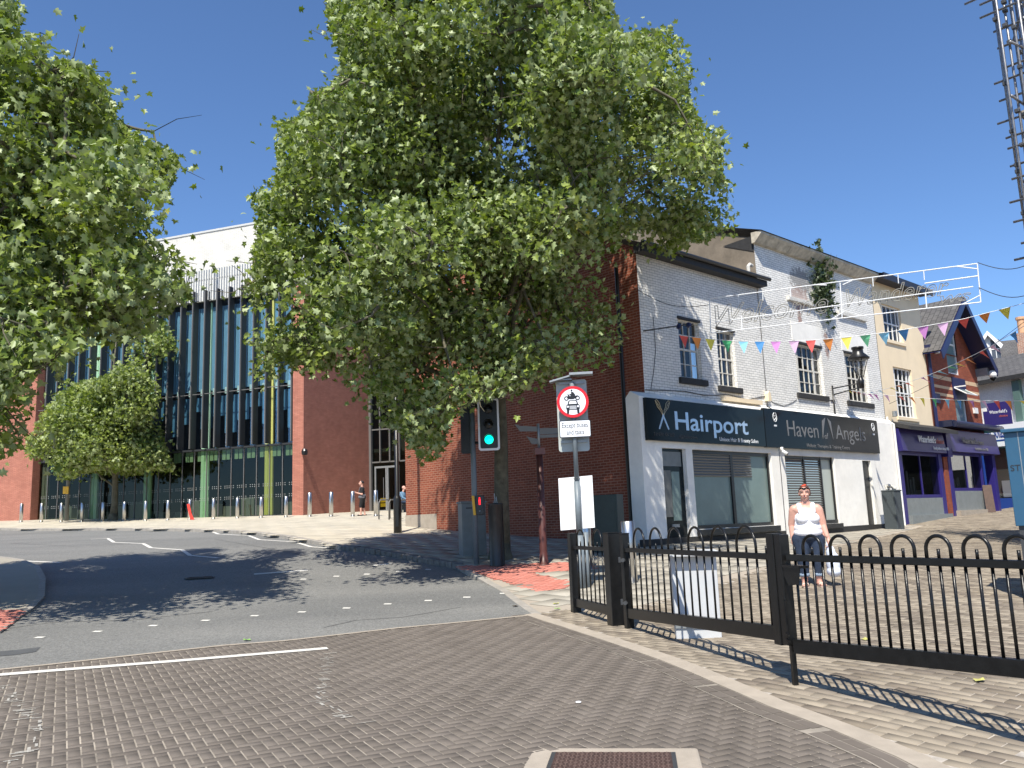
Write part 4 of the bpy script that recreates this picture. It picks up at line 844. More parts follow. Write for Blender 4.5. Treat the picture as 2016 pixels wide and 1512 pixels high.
a = Spt(1957, 863); b = Spt(1978, 882); tq = box('teal_sign', M['teal'], sofa, a[0], b[0], -.75, -.7, b[1], a[1])
MB().prism([(a[0] + .2, b[1] + .18), (a[0] + .38, b[1] + .16), (a[0] + .42, b[1] + .42), (a[0] + .34, b[1] + .44), (a[0] + .33, b[1] + .3), (a[0] + .24, b[1] + .32)], -.762, -.752).build('emblem', M['letter_white'], tq, fix=True)
MB().box(.3, .7, -.6, 0, .8, zb_ - .5).box(3.4, 3.6, -.6, 0, .8, zb_ - .5).box(.3, 9, -.6, 0, .8, 1.85).build('shopfront', M['shop_blue'], sofa)
MB().quad((.6, -.3, 1.8), (9, -.3, 1.8), (9, -.3, zb_ - .5), (.6, -.3, zb_ - .5)).build('shop_window', M['window_glass'], sofa)
MB().box(.6, 9, -.02, .0, 1.6, zb_ - .5).build('window_backing', M['interior_light'], sofa)
MB().box(1.3, 2.4, -.2, -.05, 1.9, 2.7).box(2.0, 3.2, -.2, -.06, 2.7, 3.2).build('window_display', M['sign_white'], sofa)
# --- dormer house beyond
ho = at_depth(1900, 700, 58); ANG_H = rad(-22)
hs_ = thing('dormer_house', (ho.x, ho.y, 0), ANG_H, 'far slate roofed house with a white boarded dormer window', 'house')
def Hpt(px, py):
    n = Vector((-math.sin(ANG_H), math.cos(ANG_H))); u = Vector((math.cos(ANG_H), math.sin(ANG_H))); r = ray(px, py); rr = Vector((r[0], r[1])); s = n.dot(Vector((ho.x, ho.y))) / n.dot(rr); return (rr * s - Vector((ho.x, ho.y))).dot(u), EYE + r[2] * s
a = Hpt(1928, 690); b = Hpt(1963, 712); ap = Hpt(1944, 656)
MB().box(-5, 9, 0, 6, 2, b[1] - .4).build('wall', M['white_paint'], hs_)
MB().quad((-5, -.5, b[1] - .5), (9, -.5, b[1] - .5), (9, 5, ap[1] + .2), (-5, 5, ap[1] + .2)).build('roof', M['slate'], hs_)
mx_ = (a[0] + b[0]) / 2; dm = MB().add([(a[0], -.6, b[1] - .3), (b[0], -.6, b[1] - .3), (b[0], -.6, a[1] + .35), (mx_, -.6, ap[1] - .2), (a[0], -.6, a[1] + .35)], [(0, 1, 2, 3, 4)]).build('dormer', M['white_paint'], hs_)
MB().quad((a[0] - .35, -.9, a[1] + .1), (mx_, -.9, ap[1]), (mx_, 4, ap[1]), (a[0] - .35, 4, a[1] + .1)).quad((b[0] + .35, -.9, a[1] + .1), (mx_, -.9, ap[1]), (mx_, 4, ap[1]), (b[0] + .35, 4, a[1] + .1)).build('dormer_roof', M['slate'], dm)
MB().prism([(a[0] - .35, a[1] + .1), (mx_, ap[1]), (mx_, ap[1] - .3), (a[0] - .2, a[1] - .15)], -.95, -.9).prism([(b[0] + .35, a[1] + .1), (mx_, ap[1]), (mx_, ap[1] - .3), (b[0] + .2, a[1] - .15)], -.95, -.9).build('bargeboard', M['white_paint'], dm, fix=True)
for k in (-1, 1): wo = box('dormer_window', mat('far_pane', (.08, .09, .11), .2), dm, mx_ + k * .42 - .26, mx_ + k * .42 + .26, -.63, -.605, b[1] + .15, a[1] + .55); MB().box(mx_ + k * .42 - .02, mx_ + k * .42 + .02, -.66, -.635, b[1] + .15, a[1] + .55).box(mx_ + k * .42 - .26, mx_ + k * .42 + .26, -.66, -.635, (a[1] + b[1]) / 2 + .3, (a[1] + b[1]) / 2 + .36).build('glazing_bar', M['white_paint'], wo)
ch = at_depth(2014, 640, 50); chz = at_depth(2010, 658, 50).z; cht = at_depth(2010, 640, 50).z
chim = thing('chimney_house', (ch.x, ch.y, 0), rad(-30), 'slate roofed house with a tall brick chimney and orange pots at the right edge', 'house')
MB().box(-.45, 3, -.6, .6, 6, chz).build('chimney', M['brick_chimney'], chim); MB().lathe([(.2, chz), (.2, cht + .3), (.26, cht + .35), (.26, cht + .5), (0, cht + .5)], -.1, 0, 12).lathe([(.2, chz), (.2, cht + .3), (.26, cht + .35), (.26, cht + .5), (0, cht + .5)], .7, 0, 12).build('chimney_pot', mat('pot', (.62, .36, .2), .8), chim)
MB().quad((-1.6, -1, 8.4), (6, -1, 8.4), (6, 4, 10.6), (-.2, 4, 10.6)).build('roof', M['slate'], chim); MB().box(-1.2, 6, -.5, 4, 1, 8.35).build('wall', M['white_paint'], chim)

# ================================================================ CIVIC BUILDING (local x to the right along its front, y inward; right corner at x = 24)
AA = rad(-71); AD = Vector((math.sin(AA), math.cos(AA))); ca0 = at_depth(597, 1013, 42.5); ORG = Vector((ca0.x, ca0.y)) + AD * 24; ANG_A = math.atan2(-AD.y, -AD.x)
civ = thing('civic_building', (ORG.x, ORG.y, 0), ANG_A, 'large modern library with tall dark fins over blue glass and a white brick upper storey', 'building')
GZ = .5; GT = 14.2
MB().box(-9, 6.0, 0, .5, 1.2, GT + 1.7).box(5.98, 5.99, 0, .6, 1.2, GT).build('left_brick_wall', M['brick_roman'], civ)
MB().box(23.36, 24, 0, .7, 1.2, GT).quad((24.001, 0, 1.2), (24.001, 6.95, 1.2), (24.001, 6.95, GT), (24.001, 0, GT)).build('right_brick_wall', M['brick_roman'], civ)
# interior
MB().box(-8, 23.3, 5, 5.1, 1.5, GT).box(6, 23.36, .55, 5, GT - .05, GT).build('inner_wall', M['interior'], civ)
fl = MB()
for z in (6.0, 9.6): fl.box(6, 23.36, .75, 5, z - .25, z)
fl.box(6, 23.36, .6, 5, 2.0, 2.3).build('floor_slab', M['interior'], civ)
for t, mm in ((17.6, 'interior_light'), (14.0, 'green_col'), (10.263, 'green_col'), (6.474, 'green_col'), (2.45, 'yellow_col')):
    x = 24 - t; MB().box(x - .24, x - .04, .54, .65, 2.3, GT).box(x + .04, x + .24, .54, .65, 2.3, GT).box(x - .04, x + .04, .58, .61, 2.3, GT).build('column', M[mm], civ)
n_f = 22; fin_t = [17.36 - .79 * k for k in range(n_f)]
sp = MB(); sp2 = MB()
for t in fin_t:
    x = 24 - t; sp.box(x + .14, x + .36, .56, .60, 5.42, 5.95).box(x + .42, x + .62, .56, .60, 5.42, 5.95); sp2.box(x + .2, x + .6, .60, .64, 9.0, 9.35)
sp.build('spandrel_panels', mat('spandrel_green', (.30, .42, .27), .6), civ); sp2.build('inner_panels', mat('pale_panel', (.35, .5, .45), .6), civ)
MB().quad((6, GZ, 2.3), (23.36, GZ, 2.3), (23.36, GZ, 6.0), (6, GZ, 6.0)).build('lower_glazing', M['glass_low'], civ)
MB().quad((6, GZ, 6.0), (23.36, GZ, 6.0), (23.36, GZ, GT), (6, GZ, GT)).build('upper_glazing', M['glass_up'], civ)
tr = MB().box(6, 23.36, GZ - .12, GZ + .06, 5.96, 6.06).box(6, 23.36, GZ - .05, GZ + .05, 1.9, 2.42).box(6, 23.36, GZ - .08, GZ + .05, GT - .05, GT + .06)
tr.build('transom', M['fin'], civ)
MB().tube([(6, GZ - .34, 9.0), (23.3, GZ - .34, 9.0)], .025, 6).build('tie_rail', M['fin_edge'], civ)
for k, t in enumerate(fin_t):
    x = 24 - t; fo = box('fin', M['fin'], civ, x - .06, x + .04, GZ - .42, GZ - .005, 6.08, GT + .55 + .0)
    box('fin_edge', M['fin_edge'], fo, x - .062, x - .01, GZ - .435, GZ - .421, 6.08, GT + .55)
mu = MB()
for t in fin_t: x = 24 - t; mu.box(x - .02, x + .02, GZ - .03, GZ - .005, 2.42, 5.95)
mu.build('mullions', M['fin_edge'], civ)
dots = MB()
for zz in (3.32, 3.42, 3.9, 4.0):
    for k in range(130):
        x = 6.2 + k * .132; 
        if k % 6 != 5: dots.quad((x, GZ - .004, zz), (x + .04, GZ - .004, zz), (x + .04, GZ - .004, zz + .04), (x, GZ - .004, zz + .04))
dots.build('glazing_dots', mat('dot_grey', (.30, .30, .28), .7), civ)
tb = MB()
random.seed(11)
for k in range(16): x = 7 + k * 1.0 + random.random() * .4; tb.box(x, x + random.uniform(.3, .8), 1.2, 1.7, 2.3, 2.3 + random.uniform(.5, 1.2))
tb.build('furniture_inside', M['interior_light'], civ)
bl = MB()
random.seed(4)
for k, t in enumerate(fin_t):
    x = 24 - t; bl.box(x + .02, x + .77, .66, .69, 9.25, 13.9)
bl.build('sky_reflection_panels', mat('sky_reflection_blue', (.12, .26, .36), .5, noise=.12, nscale=.8), civ)  # added panels behind the glass; their blue stands in for reflected sky
bl = MB()
for k, t in enumerate(fin_t):
    x = 24 - t; bl.box(x + .02, x + .77, .88, .92, 6.9 + 1.6 * ((k * 7) % 5) / 5, 8.95)
bl.build('lower_reflection_panels', mat('reflection_blue_dark', (.05, .15, .24), .5, noise=.2, nscale=.8), civ)  # added lower panels, darker blue painted in for the dimmer reflection
# grey slat screen over the glazing
sl = MB(); 
for k in range(195): x = -8.6 + k * .168; sl.box(x - .02, x + .02, GZ - .30, GZ - .22, GT + .02, GT + 1.75)
so_ = sl.build('slat_screen', M['slat'], civ)
rl = MB()
for x in np.arange(-8.5, 24, 3.8): rl.box(x - .06, x + .06, GZ - .15, GZ + .12, GT, GT + 1.6)
rl.box(-8.6, 24, GZ - .19, GZ - .13, GT + 1.2, GT + 1.26).build('screen_posts', M['slat'], civ)
s3 = MB()
for k in range(41): y = .15 + k * .168; s3.box(24 - .1, 24 + .08, y - .02, y + .02, GT + .02, GT + 1.75)
s3.build('slat_screen', M['slat'], civ)
def Apt(px, py, back=0):
    n = Vector((AD.y, -AD.x)); p0 = Vector((ca0.x, ca0.y)) + Vector((-AD.y, AD.x)) * 0 + Vector((math.sin(rad(19)), math.cos(rad(19)))) * back
    r = ray(px, py); rr = Vector((r[0], r[1])); s = n.dot(p0) / n.dot(rr); return 24 - (rr * s - p0).dot(AD), EYE + r[2] * s
ux, uz = Apt(508, 440, 4)
MB().box(-9, ux, 4, 12, GT - .2, uz).build('upper_storey', M['brick_white_far'], civ)
MB().box(-9, ux + .05, 3.95, 12.05, uz, uz + .12).build('parapet_cap', M['slat'], civ)
MB().box(-9, 24, .3, 4, GT - .02, GT + .01).build('terrace_deck', M['interior_light'], civ)
box('upper_storey', M['brick_white_far'], civ, 20.5, 31, 9.5, 14, GT + .1, GT + 1.6)
# entrance wing
EY = 6.95
MB().quad((24, EY, 2.3), (31, EY, 2.3), (31, EY, GT), (24, EY, GT)).build('entrance_glazing', M['glass_low'], civ)
MB().box(22, 31, EY + 3, EY + 3.1, 1.5, GT + 1).box(24, 31, EY + .2, EY + 3, 5.9, 6.1).box(24, 31, EY + .2, EY + 3, GT - .1, GT).box(23.8, 23.9, EY, EY + 3, 1.5, GT).build('inner_wall', M['interior'], civ)
em = MB()
for x in np.arange(24.05, 31, .62): em.box(x - .03, x + .03, EY - .12, EY - .004, 5.3, GT)
for z in (5.3, 7.2, 9.3, 11.6, GT - .05): em.box(24, 31, EY - .08, EY - .003, z - .04, z + .04)
em.box(24, 24.14, EY - .2, EY - .001, 2.3, GT).build('entrance_frame', M['fin_edge'], civ)
ed = MB()
for a in (24.3, 25.0, 25.1, 25.78): ed.box(a, a + .08, EY - .09, EY - .002, 2.4, 4.95)
ed.box(24.3, 25.86, EY - .09, EY - .002, 4.95, 5.06).box(24.38, 25.0, EY - .08, EY - .004, 2.4, 2.55).box(25.18, 25.78, EY - .08, EY - .004, 2.4, 2.55)
edo = ed.build('entrance_door', M['galv'], civ); MB().tube([(24.92, EY - .18, 3.1), (24.92, EY - .18, 4.4)], .02, 8).tube([(25.68, EY - .18, 3.1), (25.68, EY - .18, 4.4)], .02, 8).build('door_handle', M['steel'], edo)
MB().box(24.4, 25.0, EY + .4, EY + .5, 3.0, 3.25).box(24.4, 25.0, EY + .4, EY + .5, 2.75, 2.95).build('yellow_notice', M['yellow'], civ)
MB().lathe([(.0, 5.3), (.14, 5.32), (.16, 5.5), (.1, 5.62), (0, 5.62)], 24.1, -.05, 14).build('wall_camera', M['black_paint'], civ)
tq = Vector((24.12, -.2))

# ================================================================ STREET FURNITURE
def at_ground(px, py, Y):
    p = at_depth(px, py, Y); return (p.x, p.y, h(p.x, p.y))
def bollard(px, py, Y, ht, r, lab, group):
    x, y, z = at_ground(px, py, Y); t = thing('bollard', (x, y, z), 0, lab, 'bollard', group)
    MB().lathe([(r, -.1), (r, ht - .012), (r - .012, ht), (0, ht)], n=28).build('post', M['steel'], t, True)
    MB().lathe([(r + .035, -.02), (r + .035, .008), (r, .009)], n=28).build('base_plate', M['steel'], t); return t
row = [(41, 1028), (81, 1027.5), (120, 1027), (161, 1026.5), (202, 1025.5), (244, 1025), (286, 1024.3), (330, 1023), (373, 1022), (420, 1021.5), (467, 1020.5), (514, 1018.8), (563, 1017.6)]
nm = ['in front of the left brick wall, leftmost of the row', 'at the dark glass beside the left brick wall, second from the left', 'just left of the pole with a yellow label, third from the left', 'right of the pole with a yellow label, fourth from the left', 'directly left of the small tree trunk', 'directly right of the small tree trunk', 'behind which the left green column foot shows, seventh from the left', 'between the two green columns, eighth from the left', 'with a bent red strip leaning on it', 'just right of the right hand green column', 'in front of dark glass, two left of the yellow column', 'in front of the yellow column', 'just right of the yellow column, by the brick pier']
for i, (px, py) in enumerate(row): bollard(px, py, 46.1 - (46.1 - 41.0) * i / 12, 1.0, .085, 'slim steel bollard ' + nm[i], 'bollards across the plaza')
nm2 = ['in front of the brick side wall, furthest left of four', 'in front of the brick side wall, second of four', 'directly left of the walking woman', 'between the walking woman and the glass entrance doors']
for i, (px, py) in enumerate(((609.5, 1018), (652, 1017.3), (694.5, 1017), (740, 1015.8))): bollard(px, py, 41 - .9 * i, 1.15, .095, 'taller steel bollard ' + nm2[i], 'bollards across the plaza')
bollard(1242, 1143, 16.0, 1.12, .13, 'thick steel bollard behind the railing, beside the white corner of the salon', 'steel bollards at the street entrance')
bollard(1156, 1126, 18.0, 1.12, .12, 'thick steel bollard half hidden behind the road sign pole', 'steel bollards at the street entrance')
bx, by, bz = at_ground(375, 1023, 42.6)
rs = thing('red_strip', (bx + .05, by - .22, bz), 0, 'bent bright red strip leaning against a steel bollard on the plaza', 'warning strip')
MB().prism([(-.16, .76), (-.04, .80), (.02, .55), (.08, .3), (.22, 0), (.06, .0), (-.04, .25), (-.10, .5)], -.02, .02).build('strip', M['orange_red'], rs, fix=True)
# tall pole with yellow label in front of the glass
x, y, z = at_ground(131, 1020, 46.4)
gp = thing('street_pole', (x, y, z), 0, 'pale grey pole with a yellow label standing before the library glass at the left', 'pole'); MB().cyl(0, 0, 0, 7.2, .11, .08).build('shaft', M['interior_light'], gp, True); MB().box(-.2, .1, -.14, -.1, 1.45, 1.85).build('label_plate', M['yellow'], gp)
# black lamp post beside the bare brick wall
x, y, z = at_ground(783, 1043, 27.4)
lp = thing('lamp_post', (x, y, z), 0, 'black lamp post standing at the left end of the bare brick gable wall', 'lamp post')
MB().lathe([(.13, 0), (.13, 1.05), (.115, 1.12), (.075, 1.2), (.055, 7.5), (0, 7.5)], n=18).build('shaft', M['black_paint'], lp, True); MB().box(-.05, .05, -.135, -.125, .2, .9).build('access_door', M['black_paint'], lp); MB().tube([(0, 0, 7.4), (-.4, -.2, 7.7), (-.9, -.45, 7.75)], .05, 8).box(-1.3, -.8, -.6, -.35, 7.68, 7.8).build('lamp_arm', M['black_paint'], lp)
# cycle stands by the entrance
for i, (px, py) in enumerate(((757, 1020), (777, 1022), (797, 1022))):
    x, y, z = at_ground(px, py, 34.5 - i * .6); cs = thing('cycle_stand', (x, y, z), rad(60), 'thin grey cycle stand hoop, %s' % ('between the lamp post and the last bollard', 'partly behind the black lamp post', 'cut off by the brick wall corner')[i], 'cycle stand', 'cycle stands')
    MB().tube([(-.35, 0, 0), (-.35, 0, .65), (-.25, 0, .78), (.25, 0, .78), (.35, 0, .65), (.35, 0, 0)], .028, 8).build('hoop', M['fin_edge'], cs, True)
# traffic signal
TY = 19.5; x, y, z = at_ground(938, 1108, TY)
tl_ = thing('traffic_light', (x, y, z), 0, 'grey traffic signal pole with a lit green light and a small red pedestrian light', 'traffic light')
def relz(px, py, Y): return at_depth(px, py, Y).z - z
MB().cyl(0, 0, -.1, relz(930, 770, TY), .062, n=20).build('pole', M['pole_grey'], tl_, True)
hx = at_depth(962, 836, TY - .12).x - x; zt_, zb__ = relz(962, 786, TY), relz(962, 888, TY); hw_ = .245; yf = -.16
def rrect(x0, x1, z0, z1, r, n=5):
    out = []
    for cx_, cz_, a0 in ((x1 - r, z1 - r, 0), (x0 + r, z1 - r, 90), (x0 + r, z0 + r, 180), (x1 - r, z0 + r, 270)):
        for k in range(n + 1): a = rad(a0 + 90 * k / n); out.append((cx_ + r * math.cos(a), cz_ + r * math.sin(a)))
    return out
bb = MB().prism(rrect(hx - hw_, hx + hw_, zb__, zt_, .06), yf, yf + .02).build('backing_board', M['sign_white'], tl_, fix=True)
MB().prism(rrect(hx - hw_ + .045, hx + hw_ - .045, zb__ + .05, zt_ - .05, .04), yf - .012, yf - .001).build('signal_face', M['black_paint'], bb, fix=True)
MB().box(hx - .15, hx + .15, yf + .021, yf + .2, zb__ + .08, zt_ - .08).build('signal_housing', M['black_paint'], bb)
zc = (zt_ + zb__) / 2; hh = (zt_ - zb__)
for k, nm_ in enumerate(('red_lens', 'amber_lens', 'green_lens')):
    zz = zt_ - hh * (.20 + .29 * k) - .02; lx = hx
    L_ = MB(); L_.tube([(lx, yf - .02, zz), (lx, yf - .035, zz)], [.10, .095], 28); L_.build(nm_, M['green_lamp'] if k == 2 else M['lens_dark'], bb, True)
    vz = MB(); n_ = 14
    pts0 = [(lx + .115 * math.cos(a), zz + .115 * math.sin(a)) for a in np.linspace(rad(-15 if k < 2 else 25), rad(195 if k < 2 else 155), n_)]
    for a, b in zip(pts0[:-1], pts0[1:]): vz.quad((a[0], yf - .012, a[1]), (b[0], yf - .012, b[1]), (b[0], yf - .16, b[1]), (a[0], yf - .16, a[1]))
    vz.build('visor', M['black_paint'], bb)
MB().tube([(0, 0, zt_ - .12), (hx - .1, yf + .08, zt_ - .1)], .035, 10).tube([(0, 0, zb__ + .2), (hx - .1, yf + .08, zb__ + .2)], .03, 10).lathe([(.09, zt_ - .16), (.10, zt_ - .04), (.09, zt_ + .0)], 0, 0, 14).build('bracket', M['black_paint'], tl_, True)
MB().prism(rrect(-.28, -.03, zb__ - .02, zt_ - .08, .03), .06, .3).build('rear_signal_head', M['black_paint'], tl_, fix=True)
pz0, pz1 = relz(944, 1014, TY), relz(944, 976, TY)
px_ = MB().box(.03, .22, -.14, .04, pz0, pz1).build('pedestrian_unit', M['black_paint'], tl_, bevel=.008)
MB().prism([(-.0 - .03, pz0), (.03, pz0), (.0, pz1), (-.06, pz1)], -.15, .0).build('yellow_side', M['yellow'], px_, fix=True)
rz = pz1 - .12; MB().lathe([(0, rz + .04), (.018, rz + .05), (.018, rz + .07), (0, rz + .085)], .12, -.148, 8).box(.098, .142, -.152, -.142, rz - .03, rz + .035).box(.10, .118, -.152, -.142, rz - .09, rz - .03).box(.122, .14, -.152, -.142, rz - .09, rz - .03).build('red_figure', M['red_lamp'], px_)
MB().cyl(.12, -.145, pz0 + .08, pz0 + .1, .02).build('push_button', M['galv'], px_)
# road sign
x, y, z = at_ground(1146, 1160, 15.8); SY = 15.8
rsn = thing('road_sign', (x, y, z), rad(-6), 'grey post with a red ringed no vehicles sign reading Except buses and taxis', 'road sign')
def rz_(py, px=1130): return at_depth(px, py, SY).z - z
MB().cyl(0, 0, -.1, .95, .085, n=20).cyl(0, 0, .95, rz_(948), .058, n=20).build('pole_base', M['pole_grey'], rsn, True); MB().cyl(0, 0, rz_(948), rz_(752), .044, n=18).build('pole', M['pole_grey'], rsn, True)
def disc(name, r, x0, z0, y0, y1, m, p, n=48, sz=1): return MB().prism([(x0 + r * math.cos(a), z0 + sz * r * math.sin(a)) for a in np.linspace(0, 2 * math.pi, n, endpoint=False)], y0, y1).build(name, m, p, fix=True)
cz = rz_(792); DX = .0
MB().prism(rrect(-.31, .27, rz_(888) - .0, rz_(746), .05), .10, .118).build('back_panel', M['sign_back'], rsn, fix=True)
for zq in (cz + .36, cz - .2, cz - .76): MB().box(-.27, .24, .06, .099, zq, zq + .05).build('channel', M['galv'], rsn)
sd_ = disc('sign_disc', .30, DX, cz, -.075, -.06, M['sign_red'], rsn); disc('sign_field', .245, DX, cz, -.079, -.0755, M['sign_white'], sd_)
K = M['sign_black']; ys_ = -.0795
def px2(pts): return [(DX + a, cz + b) for a, b in pts]
mc = MB()
for wx in (-.115, .095):
    R0 = .044; mc.cur = 0
    for k in range(20):
        a0, a1 = 2 * math.pi * k / 20, 2 * math.pi * (k + 1) / 20
        mc.quad((DX + wx + R0 * math.cos(a0), ys_ - .002, cz + .068 + R0 * math.sin(a0)), (DX + wx + .024 * math.cos(a0), ys_ - .002, cz + .068 + .024 * math.sin(a0)), (DX + wx + .024 * math.cos(a1), ys_ - .002, cz + .068 + .024 * math.sin(a1)), (DX + wx + R0 * math.cos(a1), ys_ - .002, cz + .068 + R0 * math.sin(a1)))
mc.prism(px2([(-.105, .072), (-.085, .122), (-.10, .145), (-.078, .147), (-.055, .112), (.02, .108), (.09, .12), (.12, .108), (.06, .068), (.02, .048), (-.05, .048)]), ys_ - .002, ys_)
mc.prism(px2([(-.03, .109), (.05, .109), (.052, .135), (.024, .178), (-.008, .195), (-.03, .185), (-.018, .165), (-.05, .142), (-.08, .138), (-.08, .127), (-.045, .130)]), ys_ - .0022, ys_ - .0001)
mc.prism(px2([(-.012 + .018 * math.cos(a), .217 + .018 * math.sin(a)) for a in np.linspace(0, 5.9, 12)]), ys_ - .002, ys_)
mc.build('motorcycle_symbol', K, sd_)
c_ = MB()
c_.prism(px2([(-.10, -.045), (-.085, .01), (-.065, .03), (.065, .03), (.085, .01), (.10, -.045), (.125, -.065), (.128, -.13), (.118, -.15), (.118, -.215), (.105, -.225), (.085, -.225), (.075, -.215), (.072, -.155), (-.072, -.155), (-.075, -.215), (-.085, -.225), (-.105, -.225), (-.118, -.215), (-.118, -.15), (-.128, -.13), (-.125, -.065)]), ys_ - .002, ys_)
car = c_.build('car_symbol', K, sd_)
w_ = MB().prism(px2([(-.075, -.04), (-.062, .005), (-.052, .013), (.052, .013), (.062, .005), (.075, -.04)]), ys_ - .0045, ys_ - .0025)
for k in range(4): zq = -.085 - .018 * k; w_.box(DX - .065, DX + .065, ys_ - .0045, ys_ - .0025, cz + zq, cz + zq + .008)
for s in (-1, 1): w_.prism(px2([(s * .095 + .019 * math.cos(a), -.09 + .019 * math.sin(a)) for a in np.linspace(0, 5.9, 14)]), ys_ - .0045, ys_ - .0025)
w_.build('car_windows', M['sign_white'], car)
tz1, tz0 = rz_(828, 1131), rz_(862, 1131)
tp = MB().prism(rrect(-.275, .315, tz0 - .0, tz1, .03), -.075, -.06).build('plate', K, rsn, fix=True); MB().prism(rrect(-.26, .30, tz0 + .015, tz1 - .015, .022), -.079, -.0755).build('plate_face', M['sign_white'], tp, fix=True)
hh = tz1 - tz0
text('lettering', 'Except buses', K, tp, (-.225, -.0805, tz0 + hh * .57), w=.485, ht=hh * .30, ex=.0005, bold=.004); text('lettering', 'and taxis', K, tp, (-.14, -.0805, tz0 + hh * .17), w=.325, ht=hh * .30, ex=.0005, bold=.004)
MB().box(-.36, .0, -.06, .2, rz_(748), rz_(748) + .02).prism([(-.42, rz_(752)), (-.02, rz_(742)), (-.02, rz_(742) + .03), (-.42, rz_(752) + .03)], -.1, .12).box(-.04, .40, -.14, .1, rz_(740), rz_(740) + .045).build('solar_lamp', M['galv'], rsn, fix=True)
bz1, bz0 = rz_(940, 1136), rz_(1043, 1140)
for s in (-1, 1): pass
bd = MB().prism([(-.345, bz0 - .0), (.29, bz0 + .03), (.29, bz1 + .03), (-.345, bz1)], .065, .075).build('blank_board', M['board_white'], rsn, fix=True)
MB().tube([(-.06, .06, bz1 - .01), (0, -.06, bz1), (.06, .06, bz1 - .01)], .006, 5).tube([(-.06, .06, bz0 + .02), (0, -.06, bz0 + .02), (.06, .06, bz0 + .02)], .006, 5).build('cable_tie', M['galv'], bd)
# second twin pole foot
MB().cyl(.11, .05, -.1, 1.0, .05, n=16).build('conduit', M['pole_grey'], rsn, True)
# finger post
x, y, z = at_ground(1071, 1112, 19.0)
fpz = lambda py: at_depth(1066, py, 19.0).z - z
fg = thing('finger_post', (x, y, z), rad(8), 'dark brown finger post with pale pointing arms in front of the brick gable', 'signpost')
MB().lathe([(.17, -.02), (.17, .01), (.1, .02), (.085, .3), (.075, fpz(890)), (0, fpz(890))], n=18).build('shaft', M['brown_paint'], fg, True); MB().box(-.11, .11, -.11, .11, fpz(895), fpz(882)).build('collar', mat('collar_brown', (.16, .07, .06), .5), fg); MB().cyl(0, 0, fpz(882), fpz(834), .03, n=12).build('top_tube', M['galv'], fg, True)
for (x0, x1, pa, pb, an) in ((-.55, -.03, 838, 849, 8), (.03, .62, 843, 855, -2), (-.32, -.03, 862, 874, 25), (.03, .6, 856, 862, -6)):
    a_ = MB().prism([(x0, (fpz(pb) + fpz(pa)) / 2 + (.1 if x0 < 0 else 0)), (x0 + .12, fpz(pa)), (x1, fpz(pa) - .02), (x1, fpz(pb)), (x0 + .12, fpz(pb))] if x0 < 0 else [(x0, fpz(pb)), (x1 - .12, fpz(pb)), (x1, (fpz(pb) + fpz(pa)) / 2), (x1 - .12, fpz(pa)), (x0, fpz(pa))], -.012, .012).build('arm', mat('arm_grey', (.17, .17, .16), .6), fg, fix=True); a_.rotation_euler = (0, 0, rad(an))
# grey roadside cabinet
x, y, z = at_ground(931, 1092, 21.0); cbz = at_depth(931, 991, 21.0).z - z
cb = thing('grey_cabinet', (x, y, z), rad(18), 'tall grey steel roadside cabinet behind the traffic signal pole', 'cabinet')
MB().box(-.30, .30, -.2, .2, -.1, cbz).build('body', M['cabinet_grey'], cb, bevel=.01); MB().box(-.33, .33, -.23, .23, cbz, cbz + .05).build('lid', M['cabinet_grey'], cb, bevel=.01); MB().box(-.27, .27, -.212, -.201, .08, cbz - .05).build('door', M['cabinet_grey'], cb); MB().box(-.2, .12, -.216, -.213, cbz - .13, cbz - .1).build('vent', M['dark_metal'], cb)
# green cabinet against the wall
x, y, z = at_ground(1204, 1075, 20.6); cbz = at_depth(1200, 974, 20.6).z - z
cb = thing('green_cabinet', (x - .05, y - .1, z), rad(-30), 'dark green telecom cabinet against the brick gable wall beside the white corner', 'cabinet')
MB().box(-.33, .33, -.2, .2, -.1, cbz).build('body', M['cabinet_green'], cb, bevel=.012); MB().box(-.29, .29, -.212, -.201, .1, cbz - .06).build('door', M['cabinet_green'], cb)
# black cylindrical street post by the tree
x, y, z = at_ground(979, 1104, 19.2); cbz = at_depth(975, 991, 19.2).z - z
bn = thing('black_street_pillar', (x, y, z), 0, 'waist high black cylindrical pillar in front of the big tree trunk', 'street pillar')
MB().lathe([(.20, -.05), (.17, .03), (.165, cbz - .05), (.175, cbz - .03), (.17, cbz), (0, cbz + .01)], n=26).build('body', M['black_paint'], bn, True)
MB().tube([(.0, 0, cbz), (-.02, 0, cbz + .22)], .012, 6).tube([(.04, 0, cbz), (.02, .0, cbz + .15)], .012, 6).tube([(-.04, .02, cbz), (-.0, .02, cbz + .12)], .012, 6).build('cable_stub', M['galv'], bn)
# white steel unit behind the railing
x, y, z = at_ground(1374, 1222, 10.1); ztop = at_depth(1368, 1088, 10.1).z - z
wu = thing('steel_enclosure', (x, y, z), rad(-8), 'light grey steel enclosure standing behind the black railing', 'enclosure')
MB().box(-.26, .26, .0, .42, -.05, ztop - .04).build('body', M['enclosure'], wu, bevel=.01); MB().box(-.28, .28, -.12, .44, ztop - .04, ztop + .02).build('hood', M['enclosure'], wu, bevel=.008); MB().box(-.27, .27, -.02, -.001, .12, .16).build('rail_strip', M['galv'], wu)
